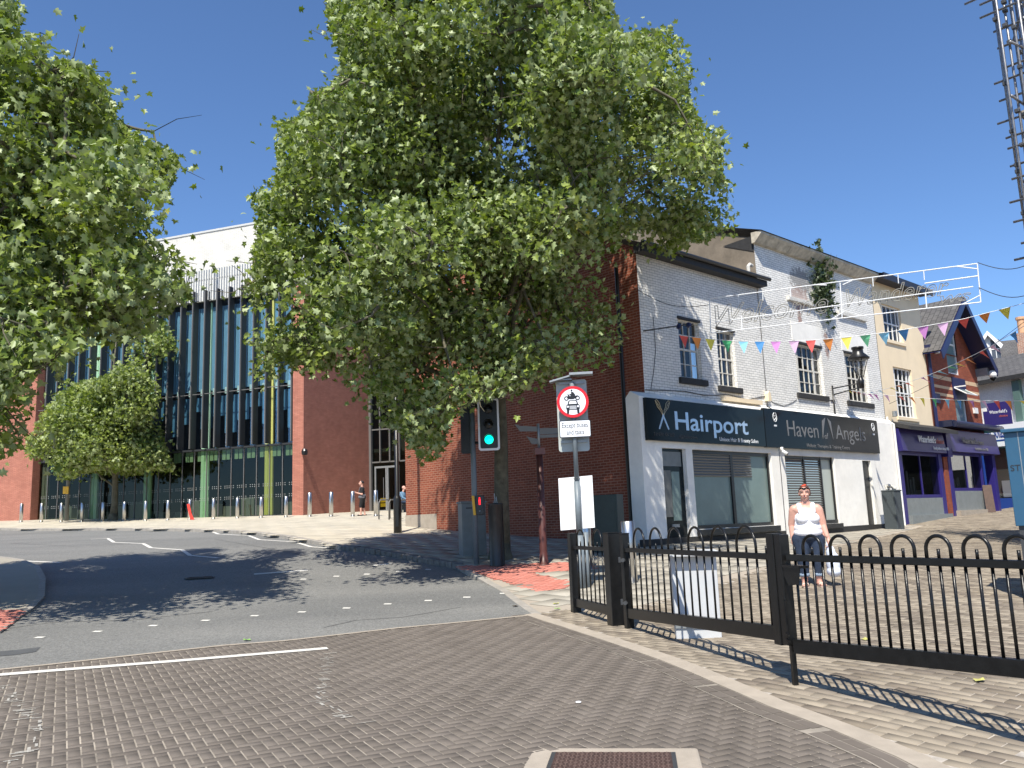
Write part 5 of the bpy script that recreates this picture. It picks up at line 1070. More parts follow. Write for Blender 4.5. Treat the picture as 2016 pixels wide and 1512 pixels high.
# litter bin by the white shops
x, y, z = at_ground(1749, 1040, 29.3); ztop = at_depth(1749, 968, 29.3).z - z
lb = thing('litter_bin', (x, y, z), ANG_B, 'tall dark grey bin by the corner of the white shop with rubbish piled on top', 'litter bin')
MB().box(-.26, .26, -.45, .0, -.3, ztop).build('body', M['bin_grey'], lb, bevel=.02); MB().box(-.27, .27, -.47, -.0, ztop, ztop + .05).build('lid', M['bin_grey'], lb, bevel=.01)
rb = thing('rubbish', (x, y, z + ztop + .05), ANG_B, 'small heap of pale rubbish on top of the dark grey bin', 'rubbish')
b_ = MB(); random.seed(5)
for k in range(9): cx_, cy_, cz_ = random.uniform(-.14, .14), random.uniform(-.35, -.1), random.uniform(.03, .16); b_.lathe([(0, cz_ - .05), (.07, cz_ - .02), (.06, cz_ + .04), (0, cz_ + .06)], cx_, cy_, 7)
b_.build('heap', M['old_white'], rb)
# A board
x, y, z = at_ground(1950, 1013, 36.0); ab = thing('pavement_sign', (x, y, z), rad(-20), 'narrow brown wooden A board outside the red brick bakery', 'pavement sign')
MB().quad((-.17, -.3, 0), (.17, -.3, 0), (.17, 0, 1.15), (-.17, 0, 1.15)).quad((-.17, .3, 0), (.17, .3, 0), (.17, 0, 1.15), (-.17, 0, 1.15)).build('board', M['wood'], ab)
# blue kiosk at the right edge
x, y, z = at_ground(2017, 1168, 11.5); kz = at_depth(1990, 852, 11.5).z - z; km = at_depth(2005, 1036, 11.5).z - z
ks = thing('blue_kiosk', (x, y, z), rad(-38), 'tall blue information kiosk with a dark base cut off by the right edge', 'kiosk')
MB().box(0, 1.3, 0, 1.0, km, kz).build('blue_panel', M['kiosk_blue'], ks, bevel=.01); MB().box(.03, 1.27, .04, .96, -.1, km - .002).build('base', M['dark_metal'], ks); MB().box(-.03, 1.33, -.05, 1.05, kz, kz + .05).build('cap', M['kiosk_blue'], ks, bevel=.01)
MB().box(.16, .17, -.004, .0, km, kz).build('seam', M['galv'], ks); text('lettering', 'ST GEORGES ST', M['fin'], ks, (.03, -.003, kz - .52), ht=.085, ex=.002); 
# ================================================================ RAILING
def fxy(px, py, z_): r = ray(px, py); s = (z_ - EYE) / r[2]; return Vector((r[0] * s, r[1] * s))
def fe(px, py, Y): p = at_depth(px, py, Y); return Vector((p.x, p.y)), p.z
(P0, z0_), (P1, z1_), (P2, z2_) = fe(1128, 1074, 13.2), fe(1203, 1077, 11.7), fe(1228, 1078, 11.3)
(P3, z3_), (P3b, z3b_), (P4, z4_) = fe(1530, 1090, 7.55), fe(1548, 1091, 7.4), fe(2016, 1103, 5.6)
P5 = P4 + (P4 - P3b) * .55; z5_ = z4_ + (z4_ - z3b_) * .55
bz_at = lambda px, py, Y: at_depth(px, py, Y).z
FB = M['fence_black']
def seg_frame(t, a, b): return (b - a).length
def post(name, p, w, top, lab, ang, cap=True, grp='railing posts'):
    t = thing(name, (p.x, p.y, 0), ang, lab, 'post', grp); MB().box(-w / 2, w / 2, -w / 2, w / 2, h(p.x, p.y) - .1, top).build('shaft', FB, t, bevel=.006)
    if cap: MB().box(-w / 2 - .004, w / 2 + .004, -w / 2 - .004, w / 2 + .004, top, top + .012).build('cap', FB, t, bevel=.004)
    return t
def panel(name, a, b, n, lab, hoops, za, zb_, ba, bb_, bt=.125, stub=.065, r=.0115):
    d = b - a; L_ = d.length; an = math.atan2(d.y, d.x); t = thing(name, (a.x, a.y, 0), an, lab, 'railing', 'railing panels')
    zr = lambda x: za + (zb_ - za) * x / L_; zl = lambda x: ba + (bb_ - ba) * x / L_; A_, E_ = .02, L_ - .02
    MB().prism([(A_, zr(A_) - .055), (E_, zr(E_) - .055), (E_, zr(E_)), (A_, zr(A_))], -.03, .03).build('top_rail', FB, t, bevel=.005, fix=True); MB().prism([(A_, zl(A_)), (E_, zl(E_)), (E_, zl(E_) + bt), (A_, zl(A_) + bt)], -.035, .035).build('bottom_rail', FB, t, bevel=.005, fix=True)
    for k in range(n):
        x = L_ * (k + 1) / (n + 1); hoop = k in hoops or (k - 1) in hoops
        RZ = zr(x)
        MB().tube([(x, 0, zl(x) + bt), (x, 0, RZ - .056)], r, 8).build('bar', FB, t, True)
        if not (k in hoops) and not ((k - 2) in hoops): MB().tube([(x, 0, RZ), (x, 0, RZ + stub)], r, 8).build('bar_tip', FB, t, True)
    for k in hoops:
        x0, x1 = L_ * (k + 1) / (n + 1), L_ * (k + 3) / (n + 1); c = (x0 + x1) / 2; rr = (x1 - x0) / 2; RZ = zr(c)
        MB().tube([(x0, 0, RZ), (x0, 0, RZ + .06)] + [(c - rr * math.cos(a), 0, RZ + .06 + rr * 1.0 * math.sin(a)) for a in np.linspace(.15, math.pi - .15, 12)] + [(x1, 0, RZ + .06), (x1, 0, RZ)], r + .002, 8).build('hoop', FB, t, True)
    return t
an1 = math.atan2((P1 - P0).y, (P1 - P0).x)
panel('railing', P0, P1, 8, 'short left railing panel of black bars with two hoops, under the road sign', [0, 4], z0_, z1_, bz_at(1130, 1196, 13.0), bz_at(1195, 1212, 11.8))
panel('railing', P2, P3, 20, 'middle railing panel of black bars in front of the steel enclosure', [1, 4, 7, 10, 13, 16], z2_, z3_, bz_at(1235, 1218, 11.2), bz_at(1525, 1263, 7.55))
panel('railing', P3b, P5, 32, 'long right railing panel of black bars, in front of the woman in white', [1, 4, 7, 10, 13, 16, 19, 22, 25, 28, 31], z3b_, z4_ + (z4_ - z3b_) * .55, bz_at(1550, 1286, 7.4), bz_at(2016, 1340, 5.6) + .04, bt=.115)
post('railing_post', P0, .13, bz_at(1125, 1051, 13.2), 'black square post at the left end of the railing', an1)
post('railing_post', P1 + (P1 - P0).normalized() * .06, .20, bz_at(1203, 1050, 11.6), 'thick black square post between the short and middle railing panels', an1)
post('railing_post', P2 + (P3 - P2).normalized() * .04, .10, bz_at(1230, 1051, 11.3), 'slim black hinge post at the left end of the middle railing panel', an1)
dm_ = P3b
pp = thing('railing_post', (P3.x, P3.y, 0), math.atan2((P3b - P3).y, (P3b - P3).x), 'wide double black post with a welded plate, between middle and right railing panels', 'post', 'railing posts')
MB().box(-.085, .03, -.055, .055, bz_at(1530, 1270, 7.55), bz_at(1530, 1050, 7.55)).box(.035, .14, -.045, .045, bz_at(1545, 1272, 7.4), bz_at(1550, 1052, 7.4)).build('shaft', FB, pp, bevel=.006); MB().box(.10, .135, -.02, .02, h(P3b.x, P3b.y) - .05, .62).build('foot', FB, pp); MB().prism([(.15, 1.10), (.42, 1.10), (.38, .96), (.22, .94), (.15, 1.02)], -.04, -.036).box(.15, .42, -.05, .04, 1.09, 1.112).build('bracket_plate', FB, pp, fix=True)
for zz in (.55, .5, .82): MB().tube([(.15, -.06, zz), (.26, -.1, zz - .01)], .009, 6).build('bolt', FB, pp)
hg = thing('gate_hinge', (P2.x, P2.y, 0), an1, 'black lower and upper hinge bolts between the two left railing posts', 'hinge')
for zz in (1.02, .48): MB().lathe([(0, zz - .035), (.035, zz - .035), (.035, zz + .035), (0, zz + .035)], -.05, -.03, 12).tube([(-.1, -.02, zz), (.12, -.05, zz)], .014, 8).tube([(.08, -.05, zz), (.13, -.08, zz)], .026, 8).build('bolt', M['dark_metal'], hg)
# manhole
c0 = G(1207, 1490); mh = thing('manhole_cover', (c0.x, c0.y, h(c0.x, c0.y) + .018), rad(-8), 'rusty rectangular manhole cover in a concrete surround at the bottom of the photo', 'manhole cover')
a = G(1095, 1478); b = G(1320, 1496); wd = (Vector(a[:2]) - Vector(b[:2])).length
MB().box(-wd / 2 - .17, wd / 2 + .17, -.62, .16, -.05, -.006).build('surround', M['concrete_band'], mh, bevel=.02)
MB().box(-wd / 2 - .02, wd / 2 + .02, -.52, .03, -.02, .0).build('frame', M['dark_metal'], mh); cv = MB().box(-wd / 2 + .008, wd / 2 - .008, -.51, .018, -.015, .003).build('cover', M['rust'], mh)
st_ = MB()
for i in range(24):
    for j in range(14):
        u = -wd / 2 + .035 + i * (wd - .07) / 23; v = -.49 + j * .0375
        if (i + j) % 2: st_.box(u - .012, u + .012, v - .004, v + .004, .003, .007)
        else: st_.box(u - .004, u + .004, v - .012, v + .012, .003, .007)
st_.build('cover_studs', mat('rust_worn', (.13, .085, .07), .6, noise=.3, nscale=30), cv)
# litter and leaves on the ground
lit = MB(); g0 = G(1139, 1384); lo = thing('chewing_gum', (g0.x, g0.y, h(g0.x, g0.y) + .006), 0, 'small white disc of litter on the herringbone blocks', 'litter'); MB().lathe([(.024, 0), (.022, .006), (0, .007)], n=12).build('disc', M['board_white'], lo)
for (p, q, c, l_) in ((1094, 1190, 'leaf_y', 'curled yellow green leaf near the left railing post'), (487, 1262, 'leaf_g', 'small bright green leaf on the asphalt edge'), (1098, 1200, 'leaf_g', 'dull green leaf at the foot of the left railing post'), (1704, 1262, 'leaf_y', 'pale yellow leaf on the setts behind the right railing'), (1928, 1343, 'leaf_y', 'dry leaf on the setts under the right railing'), (1015, 1195, 'leaf_d', 'dark dry leaf on the asphalt by the crossing studs')):
    g0 = G(p, q); cc = {'leaf_y': (.42, .40, .12), 'leaf_g': (.2, .38, .08), 'leaf_d': (.05, .035, .02)}[c]; l0 = thing('fallen_leaf', (g0.x, g0.y, h(g0.x, g0.y) + .012), random.random() * 6, l_, 'leaf', 'fallen leaves')
    MB().add([(0, -.05, 0), (.05, -.01, .012), (.03, .04, .004), (0, .06, .02), (-.03, .04, .004), (-.05, -.01, .012), (0, 0, 0)], [(0, 1, 6), (1, 2, 6), (2, 3, 6), (3, 4, 6), (4, 5, 6), (5, 0, 6)]).build('blade', mat(c, cc, .7), l0)

# ================================================================ TREES
LEAF2D = [(0, 0), (.16, -.10), (.46, .06), (.27, .24), (.52, .55), (.20, .58), (0, 1.0)]
def leaves_mesh(name, pos, size, m, parent, up=.35, fold=.32):
    N = len(pos); h_ = len(LEAF2D); pts = []
    for x, y in LEAF2D: pts.append((x, y, abs(x) * fold))
    for x, y in LEAF2D[1:-1]: pts.append((-x, y, abs(x) * fold))
    L_ = np.array(pts, float); L_[:, 2] -= .18 * L_[:, 1] ** 2; k = len(L_)
    nrm = rng.normal(size=(N, 3)); nrm[:, 2] += up * 2; nrm /= np.linalg.norm(nrm, axis=1)[:, None]
    t = rng.normal(size=(N, 3)); t[:, 2] -= .6; t -= nrm * (t * nrm).sum(1)[:, None]; t /= np.linalg.norm(t, axis=1)[:, None]; b = np.cross(t, nrm)
    s = size * rng.uniform(.6, 1.25, N)
    V = pos[:, None, :] + s[:, None, None] * (L_[None, :, 0, None] * b[:, None] + L_[None, :, 1, None] * t[:, None] + L_[None, :, 2, None] * nrm[:, None])
    r = list(range(0, 7)); l = [0, 6] + list(range(11, 6, -1)); fa = np.array([r, l]); base = (np.arange(N) * k)[:, None, None]
    Fc = (base + fa[None]).reshape(-1, 7)
    me = bpy.data.meshes.new(name); me.vertices.add(N * k); me.vertices.foreach_set('co', V.ravel()); me.loops.add(Fc.size); me.loops.foreach_set('vertex_index', Fc.ravel())
    me.polygons.add(len(Fc)); me.polygons.foreach_set('loop_start', np.arange(len(Fc)) * 7); me.update(calc_edges=True)
    a = me.attributes.new('rnd', 'FLOAT', 'FACE'); lf = .5 + .5 * np.sin(pos[:, 0] * 1.3 + 2 * np.sin(pos[:, 2] * .9)) * np.cos(pos[:, 1] * 1.1 + pos[:, 2] * .7); a.data.foreach_set('value', np.repeat(np.clip(rng.random(N) ** 1.2 * .68 + lf * .33, 0, 1), 2)); me.update()
    return link(name, me, m, parent)
def pip(px, py, poly):
    q = np.stack([px, py], 1); return inside(q, np.array(poly, float))
def crown_points(n, cen, rad_, poly, reject=None, shell=.45):
    out = []; cen = np.array(cen, float); rad_ = np.array(rad_, float); tot = 0
    while tot < n:
        q = rng.normal(size=(n * 3, 3)); q /= np.linalg.norm(q, axis=1)[:, None]; r = rng.random(n * 3) ** shell; P = cen + q * r[:, None] * rad_
        px, py = project(P); ok = pip(px, py, poly)
        if reject is not None: ok &= ~reject(P)
        # lumps: leave gaps between boughs
        g = np.sin(P[:, 0] * 1.9 + 1.3 * np.sin(P[:, 2] * 1.7)) * np.sin(P[:, 1] * 1.7 + 2) * np.sin(P[:, 2] * 2.1 + 1.1 * np.sin(P[:, 0]))
        ok &= g > -.34
        out.append(P[ok]); tot += ok.sum()
    return np.concatenate(out)[:n]
def tree(name, base, lean, trunk_r, fork_z, cen, rad_, poly, n_tw, per, size, label, leafm, spread=.30, reject=None, limbs=16, top=None, up=.55, shell=.45, twr=.012):
    up = .35
    t = thing(name, base, 0, label, 'tree'); b0 = np.array(base, float)
    nsp = n_tw // 19; spr = crown_points(nsp, cen, rad_, poly, reject, shell); out_ = spr - np.array(cen); out_ /= np.linalg.norm(out_, axis=1)[:, None] + 1e-6
    sz = rng.uniform(.55, 1.25, nsp); cnt = rng.multinomial(n_tw, sz ** 2 / (sz ** 2).sum()); ii = np.repeat(np.arange(nsp), cnt)
    tips = spr[ii] + rng.normal(size=(n_tw, 3)) * np.array([.36, .36, .28]) * sz[ii][:, None] + out_[ii] * rng.normal(size=(n_tw, 1)) * .22 * sz[ii][:, None] - np.array([0, 0, .12]) * rng.random((n_tw, 1))
    if reject is not None: tips = tips[~reject(tips)]
    qx, qy = project(tips); tips = tips[pip(qx, qy, poly) | (rng.random(len(tips)) < .10)]; n_tw = len(tips)
    k = limbs; cent = tips[rng.choice(len(tips), k, replace=False)]
    for _ in range(6):
        d = ((tips[:, None] - cent[None]) ** 2).sum(-1); a = d.argmin(1)
        for i in range(k):
            if (a == i).any(): cent[i] = tips[a == i].mean(0)
    w = MB(); nd = []
    ztop = (top or (cen[2] + rad_[2] * .7)); trunk = []
    for i in range(11):
        f = i / 10; z = base[2] + (ztop - base[2]) * f; trunk.append(Vector((base[0] + lean[0] * f + .10 * math.sin(f * 7), base[1] + lean[1] * f + .08 * math.cos(f * 6), z)))
    w.tube([Vector(p) - Vector(base) for p in trunk], [trunk_r * (1.35 if i == 0 else 1) * (1 - .86 * (i / 10) ** 1.1) for i in range(11)], 14)
    w.tube([Vector((0, 0, -.3)), Vector((0, 0, .0)), Vector((0, 0, .35))], [trunk_r * 1.9, trunk_r * 1.6, trunk_r * 1.2], 14)
    tr_ = w.build('trunk', M['bark'], t, True)
    lb = MB(); tz = np.array([tuple(p) for p in trunk])
    for i in range(k):
        c = cent[i]; zs = np.clip(base[2] + fork_z + (c[2] - base[2] - fork_z) * .45 - .3 * np.hypot(*(c[:2] - tz[0][:2])), base[2] + fork_z * .8, ztop - .4)
        f = (zs - base[2]) / (ztop - base[2]); s = np.array([np.interp(f, np.linspace(0, 1, 11), tz[:, j]) for j in range(3)])
        P = [s + (c - s) * u + np.array([0, 0, .06 * np.linalg.norm(c - s) * math.sin(math.pi * u)]) + rng.normal(size=3) * .06 * (0 < u < 1) for u in np.linspace(0, 1, 8)]
        r0 = trunk_r * .42; lb.tube([Vector(p - b0) for p in P], [r0 * (1 - .8 * u) for u in np.linspace(0, 1, 8)], 8)
        nd.append((np.array(P)))
    tw = MB()
    for i in range(k):
        idx = np.where(a == i)[0]
        # second-order boughs
        sub = tips[idx]; m_ = max(1, len(idx) // 9); sc_ = sub[rng.choice(len(sub), min(m_, len(sub)), replace=False)]; nodes = list(nd[i])
        for c in sc_:
            NP = np.array(nodes); j = (((NP - c) ** 2).sum(1)).argmin(); s = NP[j]
            if np.linalg.norm(s - c) > 3.2: continue
            mid = (s + c) / 2 + np.array([0, 0, .08 * np.linalg.norm(c - s)]) + rng.normal(size=3) * .08
            lb.tube([Vector(p - b0) for p in (s, (s + mid) / 2 + rng.normal(size=3) * .03, mid, c)], [twr * 3.2, twr * 2.8, twr * 2.3, twr * 1.1], 5, cap=False); nodes += [mid, c, (mid + c) / 2]
        NP = np.array(nodes)
        for c in sub:
            j = (((NP - c) ** 2).sum(1)).argmin(); s = NP[j]
            if np.linalg.norm(s - c) > 1.8: continue
            tw.tube([Vector(p - b0) for p in (s, (s + c) / 2 + rng.normal(size=3) * .05, c)], [twr, twr * .8, twr * .4], 3, cap=False)
    lb.build('limbs', M['bark'], t, True); tw.build('twigs', M['twig'], t)
    P = np.repeat(tips, per, axis=0) + rng.normal(size=(n_tw * per, 3)) * spread * np.array([1, 1, .8])
    px, py = project(P); ok = pip(px, py, poly) | (rng.random(len(P)) < .09)
    if reject is not None: ok &= ~reject(P)
    leaves_mesh('crown', P[ok] - b0, size, leafm, t, up); return t
def big_reject(P):
    thin = (P[:, 2] < 7.2) & (P[:, 0] > .2) & (np.sin(P[:, 0] * 12.9 + P[:, 2] * 7.3 + P[:, 1] * 3.1) > .6)
    return in_building(P) | thin
def in_building(P):
    d = P[:, :2] - np.array([CORN.x, CORN.y]); lx = d @ np.array([FU.x, FU.y]); ly = -(d @ np.array([FN.x, FN.y]))
    roof = 8.6 + 2.9 * (1 - np.abs(ly - 5.5) / 5.6); return (lx > .6) & (ly > -.45) & (ly < 11.2) & (P[:, 2] < roof + .1)
bx_, by_, bz_ = at_ground(985, 1100, 20.2)
big_poly = [(760, -900), (700, -300), (652, -40), (640, 22), (672, 120), (655, 168), (625, 175), (600, 225), (540, 238), (548, 330), (490, 385), (505, 420), (498, 520), (470, 600), (436, 642), (455, 668), (520, 690), (486, 738), (530, 762), (592, 740), (610, 760), (640, 788), (692, 805), (684, 868), (742, 835), (790, 850), (832, 908), (872, 896), (884, 830), (930, 790), (1000, 775), (1066, 772), (1130, 735), (1165, 742), (1226, 740), (1244, 700), (1228, 600), (1236, 500), (1322, 516), (1378, 470), (1462, 466), (1446, 380), (1416, 332), (1442, 262), (1378, 240), (1352, 168), (1366, 100), (1316, 52), (1216, 66), (1208, -40), (1150, -300), (1100, -900)]
tree('plane_tree', (bx_, by_, bz_), (.1, -.7, 0), .19, 3.6, (-.35, 18.2, 9.3), (6.1, 4.0, 7.6), big_poly, 4600, 27, .138, 'huge leafy plane tree in front of the bare brick gable wall', M['leaf'], reject=big_reject, limbs=22, spread=.25)
left_poly = [(-1500, 900), (-1500, -900), (-300, -700), (0, -60), (46, 12), (38, 60), (92, 62), (90, 122), (128, 116), (172, 128), (214, 172), (232, 240), (282, 268), (356, 308), (332, 388), (372, 428), (322, 470), (352, 500), (392, 512), (372, 560), (384, 590), (330, 610), (300, 660), (262, 672), (200, 680), (140, 700), (120, 742), (92, 705), (62, 740), (60, 800), (44, 880), (0, 900)]
lx_, ly_ = -11.6, 14.2
tree('plane_tree', (lx_, ly_, h(lx_, ly_)), (.2, -.2, 0), .2, 3.2, (-10.4, 14.4, 8.0), (5.9, 3.3, 6.6), left_poly, 3500, 27, .138, 'large plane tree cut off by the left edge, its crown over the road', M['leaf'], limbs=20, spread=.27)
sx_, sy_, sz_ = at_ground(222, 1026, 45.3)
small_poly = [(50, 915), (50, 868), (92, 800), (118, 772), (165, 750), (215, 735), (240, 700), (262, 655), (290, 620), (335, 640), (352, 690), (330, 762), (308, 805), (326, 872), (350, 936), (300, 925), (262, 938), (228, 932), (170, 928), (124, 948), (84, 912)]
tree('small_plane_tree', (sx_, sy_, sz_), (-.3, 0, 0), .17, 2.2, (-21.6, 44.4, 8.2), (5.2, 3.2, 6.0), small_poly, 1000, 30, .20, 'small pale green tree on the plaza before the library glass', M['leaf_small'], spread=.4, limbs=12, twr=.014)
# buddleia on the facade
pl0 = (*fp(10.55, .12), 9.1); pl = thing('wall_plant', pl0, 0, 'bushy weed growing out of the wall under the eave of the tall white shop', 'plant')
n_ = 420; Pp = np.stack([rng.normal(size=n_) * .30, rng.normal(size=n_) * .14 + .0, rng.normal(size=n_) * .48 + .1], 1)
dn = np.array([FU.x, FU.y]); Pq = np.stack([Pp[:, 0] * FU.x + np.abs(Pp[:, 1]) * FN.x, Pp[:, 0] * FU.y + np.abs(Pp[:, 1]) * FN.y, Pp[:, 2]], 1)
extra = np.stack([.15 * FU.x + rng.normal(size=26) * .06, .15 * FU.y + rng.normal(size=26) * .06, rng.uniform(.9, 1.9, 26)], 1)
leaves_mesh('foliage', np.concatenate([Pq, extra]), .17, M['leaf_ivy'], pl, .1)
st = MB()
for k in range(9): a = rng.normal(size=2) * .25; st.tube([(0, 0, -.1), (a[0] * .5 + FN.x * .1, a[1] * .5 + FN.y * .1, .3), (a[0], a[1], .7 + .5 * (k % 3 == 0))], [.02, .012, .004], 5)
st.tube([(.1, .1, .5), (.12, .12, 1.9)], [.012, .004], 5); st.build('stems', M['twig'], pl)

# ================================================================ LANTERN, BUNTING, LIGHT FRAME
lt = thing('wall_lantern', (CORN.x, CORN.y, 0), ANG_B, 'black victorian wall lantern on a bracket between the windows of the tall white shop', 'lantern')
bxz = B(1650, 742, .0); xw = 10.8; LY = -1.0; lz = 5.55
MB().lathe([(.0, lz), (.09, lz), (.11, lz + .28), (.05, lz + .34), (.05, lz + .40), (.0, lz + .40)], xw + .12, LY, 12).tube([(xw, -.05, lz + .12), (xw + .12, LY, lz + .18)], .022, 6).tube([(xw, -.05, lz - .1), (xw + .12, LY, lz + .05)], .022, 6).tube([(xw, -.05, lz + .22), (xw, -.05, lz - 1.6)], .028, 8).tube([(xw - .2, -.04, lz - .3), (xw + .1, -.04, lz - .3)], .02, 6).build('bracket', M['black_paint'], lt, True)
lh = MB()
for k in range(4):
    a = math.pi / 4 + k * math.pi / 2; lh.tube([(xw + .12 + .10 * math.cos(a), LY + .10 * math.sin(a), lz + .38), (xw + .12 + .30 * math.cos(a), LY + .30 * math.sin(a), lz + 1.0)], .014, 6)
lh.lathe([(.34, lz + .98), (.36, lz + 1.02), (.18, lz + 1.2), (.17, lz + 1.32), (.2, lz + 1.34), (.2, lz + 1.4), (0, lz + 1.42)], xw + .12, LY, 20).build('lantern_frame', M['black_paint'], lt, True)
MB().lathe([(0, lz + .42), (.07, lz + .44), (.17, lz + .62), (.24, lz + .96), (0, lz + .97)], xw + .12, LY, 20).build('glass_bowl', glass('lamp_glass', (.8, .8, .8), .10), lt, True)
COLS = ['red', 'orange', 'yellow', 'green', 'sky', 'blue', 'purple', 'pink']
def world_pt(px, py, Y): p = at_depth(px, py, Y); return np.array(p)
def bunting(name, pts, flags, label, fw=.24, fh=.32):
    """pts: 3-D support points (polyline); flags: list of (fraction along, colour, twist)"""
    P = np.array(pts); seg = np.linalg.norm(np.diff(P, axis=0), axis=1); cum = np.concatenate([[0], np.cumsum(seg)]); tot = cum[-1]
    def at(s): s = np.clip(s, 0, tot); return np.array([np.interp(s, cum, P[:, j]) for j in range(3)])
    t = thing(name, P[0], 0, label, 'bunting', 'bunting strings'); p0 = P[0]
    MB().tube([Vector(at(s) - p0) for s in np.linspace(0, tot, 60)], .007, 5).build('cord', M['rope_white'], t)
    for (f, c, tw) in flags:
        s = f * tot; a, b = at(s - fw / 2), at(s + fw / 2); mid = (a + b) / 2; d = b - a; nh = np.array([-d[1], d[0], 0]); nh /= np.linalg.norm(nh) + 1e-9
        tip = mid - np.array([0, 0, fh]) * math.cos(tw) + nh * fh * math.sin(tw) + d * .3 * math.sin(tw)
        e = nh * .002; q1 = (a * 2 + tip) / 3 + nh * .02; q2 = (b * 2 + tip) / 3 - nh * .015
        MB().add([a - p0, b - p0, q2 - p0, tip - p0, q1 - p0], [(0, 1, 2, 3, 4)]).build('pennant', M['flag_' + c], t)
    return t
def lin_flags(pts_px, P, cols, tws):
    """place pennants at the photo's spacing: find the fraction along the cord that projects to each x"""
    P = np.array(P); fr = np.linspace(0, 1, 1200); seg = np.linalg.norm(np.diff(P, axis=0), axis=1); cum = np.concatenate([[0], np.cumsum(seg)]) / seg.sum()
    Q = np.stack([np.interp(fr, cum, P[:, j]) for j in range(3)], 1); px, _ = project(Q); out = []
    for x, c, w in zip(pts_px, cols, tws): out.append((float(fr[np.abs(px - x).argmin()]), c, w))
    return out
def fpz3(t, d, z): a = fp(t, d); return (a[0], a[1], z)
b0 = B(1318, 655, 1.0)
# upper string: from an iron peg on the salon wall, over the street to the scaffold
s1x = [(1318, 656, 21.0), (1345, 661, 20.8), (1400, 668, 20.6), (1462, 672, 20.4), (1527, 672, 20.2), (1595, 670, 20.0), (1667, 664, 19.7), (1740, 655, 19.4), (1816, 643, 19.1), (1897, 628, 18.8), (1975, 608, 18.5), (2060, 585, 18.0)]
P1_ = [world_pt(*p) for p in s1x]
f1x = [1346, 1371, 1398, 1431, 1463, 1495, 1527, 1563, 1596, 1630, 1666, 1703, 1740, 1778, 1817, 1856, 1897, 1938, 1978]
f1c = ['red', 'orange', 'yellow', 'green', 'sky', 'blue', 'purple', 'pink', 'red', 'orange', 'yellow', 'mint', 'sky', 'blue', 'purple', 'pink', 'red', 'orange', 'yellow']
bunting('bunting_string', P1_, lin_flags(f1x, P1_, f1c, [0.1, .15, 0, .1, 0, 0, 0, .2, .1, .4, .1, .5, .5, .6, .3, .3, .9, .9, .7]), 'upper string of coloured pennants from the salon wall over the street', fh=.31)
s2x = [(1664, 766, 29.5), (1700, 774, 28.0), (1760, 779, 26.5), (1823, 784, 25.0), (1890, 788, 23.5), (1950, 789, 22.0), (2010, 789, 21.0), (2060, 787, 20.0)]
P2_ = [world_pt(*p) for p in s2x]
f2x = [1668, 1678, 1688, 1698, 1710, 1722, 1744, 1770, 1792, 1815, 1839, 1864, 1888, 1912, 1935, 1961, 1984, 2012]; f2c = ['yellow', 'orange', 'red', 'pink', 'purple', 'purple', 'pink', 'red', 'orange', 'yellow', 'green', 'sky', 'blue', 'purple', 'pink', 'red', 'orange', 'yellow']
bunting('bunting_string', P2_, lin_flags(f2x, P2_, f2c, [.8, .9, .9, .9, .7, .5, .4, .8, .6, .2, .1, .1, .1, .2, .4, .3, .3, .6]), 'lower string of coloured pennants crossing in front of the bakery windows', fh=.28, fw=.22)
s3x = [(1700, 774, 29.3), (1740, 767, 27.5), (1790, 752, 25.5), (1830, 738, 24.0), (1875, 719, 22.5), (1915, 700, 21.0), (1950, 682, 20.0), (1995, 655, 19.0), (2050, 620, 18.3)]
P3_ = [world_pt(*p) for p in s3x]
f3x = [1714, 1730, 1753, 1767, 1784, 1815, 1828, 1847, 1868, 1882, 1902, 1931, 1951, 1993]; f3c = ['blue', 'sky', 'yellow', 'orange', 'red', 'purple', 'blue', 'sky', 'green', 'yellow', 'orange', 'red', 'pink', 'blue']
bunting('bunting_string', P3_, lin_flags(f3x, P3_, f3c, [1.0, 1.0, 1, 1, 1, .9, 1.1, 1.1, 1.2, 1.1, .9, .7, .8, .3]), 'steep string of fluttering pennants rising from the lantern towards the scaffold', fh=.28, fw=.22)
for nm_, a, b, l_ in (('overhead_cable', fpz3(.5, .05, 7.6), tuple(world_pt(1398, 600, 19.5)), 'thin wire from the salon wall to the left end of the light frame'), ('overhead_cable', tuple(world_pt(1927, 566, 17.0)), tuple(world_pt(2070, 556, 15.5)), 'thin wire from the right end of the light frame to the scaffold'), ('overhead_cable', fpz3(14.9, .1, 5.4), tuple(world_pt(2060, 600, 24)), 'faint wire over the cream shop front'), ('overhead_cable', tuple(world_pt(1925, 517, 17.0)), tuple(world_pt(2070, 492, 15.5)), 'thin wire from the top corner of the light frame to the scaffold')):
    a, b = Vector(a), Vector(b); t = thing(nm_, a, 0, l_, 'cable', 'wires over the street'); MB().tube([(b - a) * u + Vector((0, 0, -.25 * math.sin(math.pi * u))) for u in np.linspace(0, 1, 14)], .008, 5).build('wire', M['cable'], t)
# iron peg
ip = thing('wall_bracket', fpz3(.9, .0, B(1300, 658)[1]), ANG_B, 'short iron bracket with blue rags on the salon wall that holds the bunting', 'bracket')
MB().tube([(0, 0, 0), (.35, -.6, .03), (.85, -1.0, .1)], .02, 6).build('arm', M['dark_metal'], ip); MB().lathe([(0, -.05), (.07, 0), (.05, .1), (0, .12)], .55, -.75, 6).build('rag', M['navy'], ip); MB().lathe([(0, .0), (.08, .03), (.06, .13), (0, .15)], .75, -.92, 6).build('rag', M['navy'], ip)
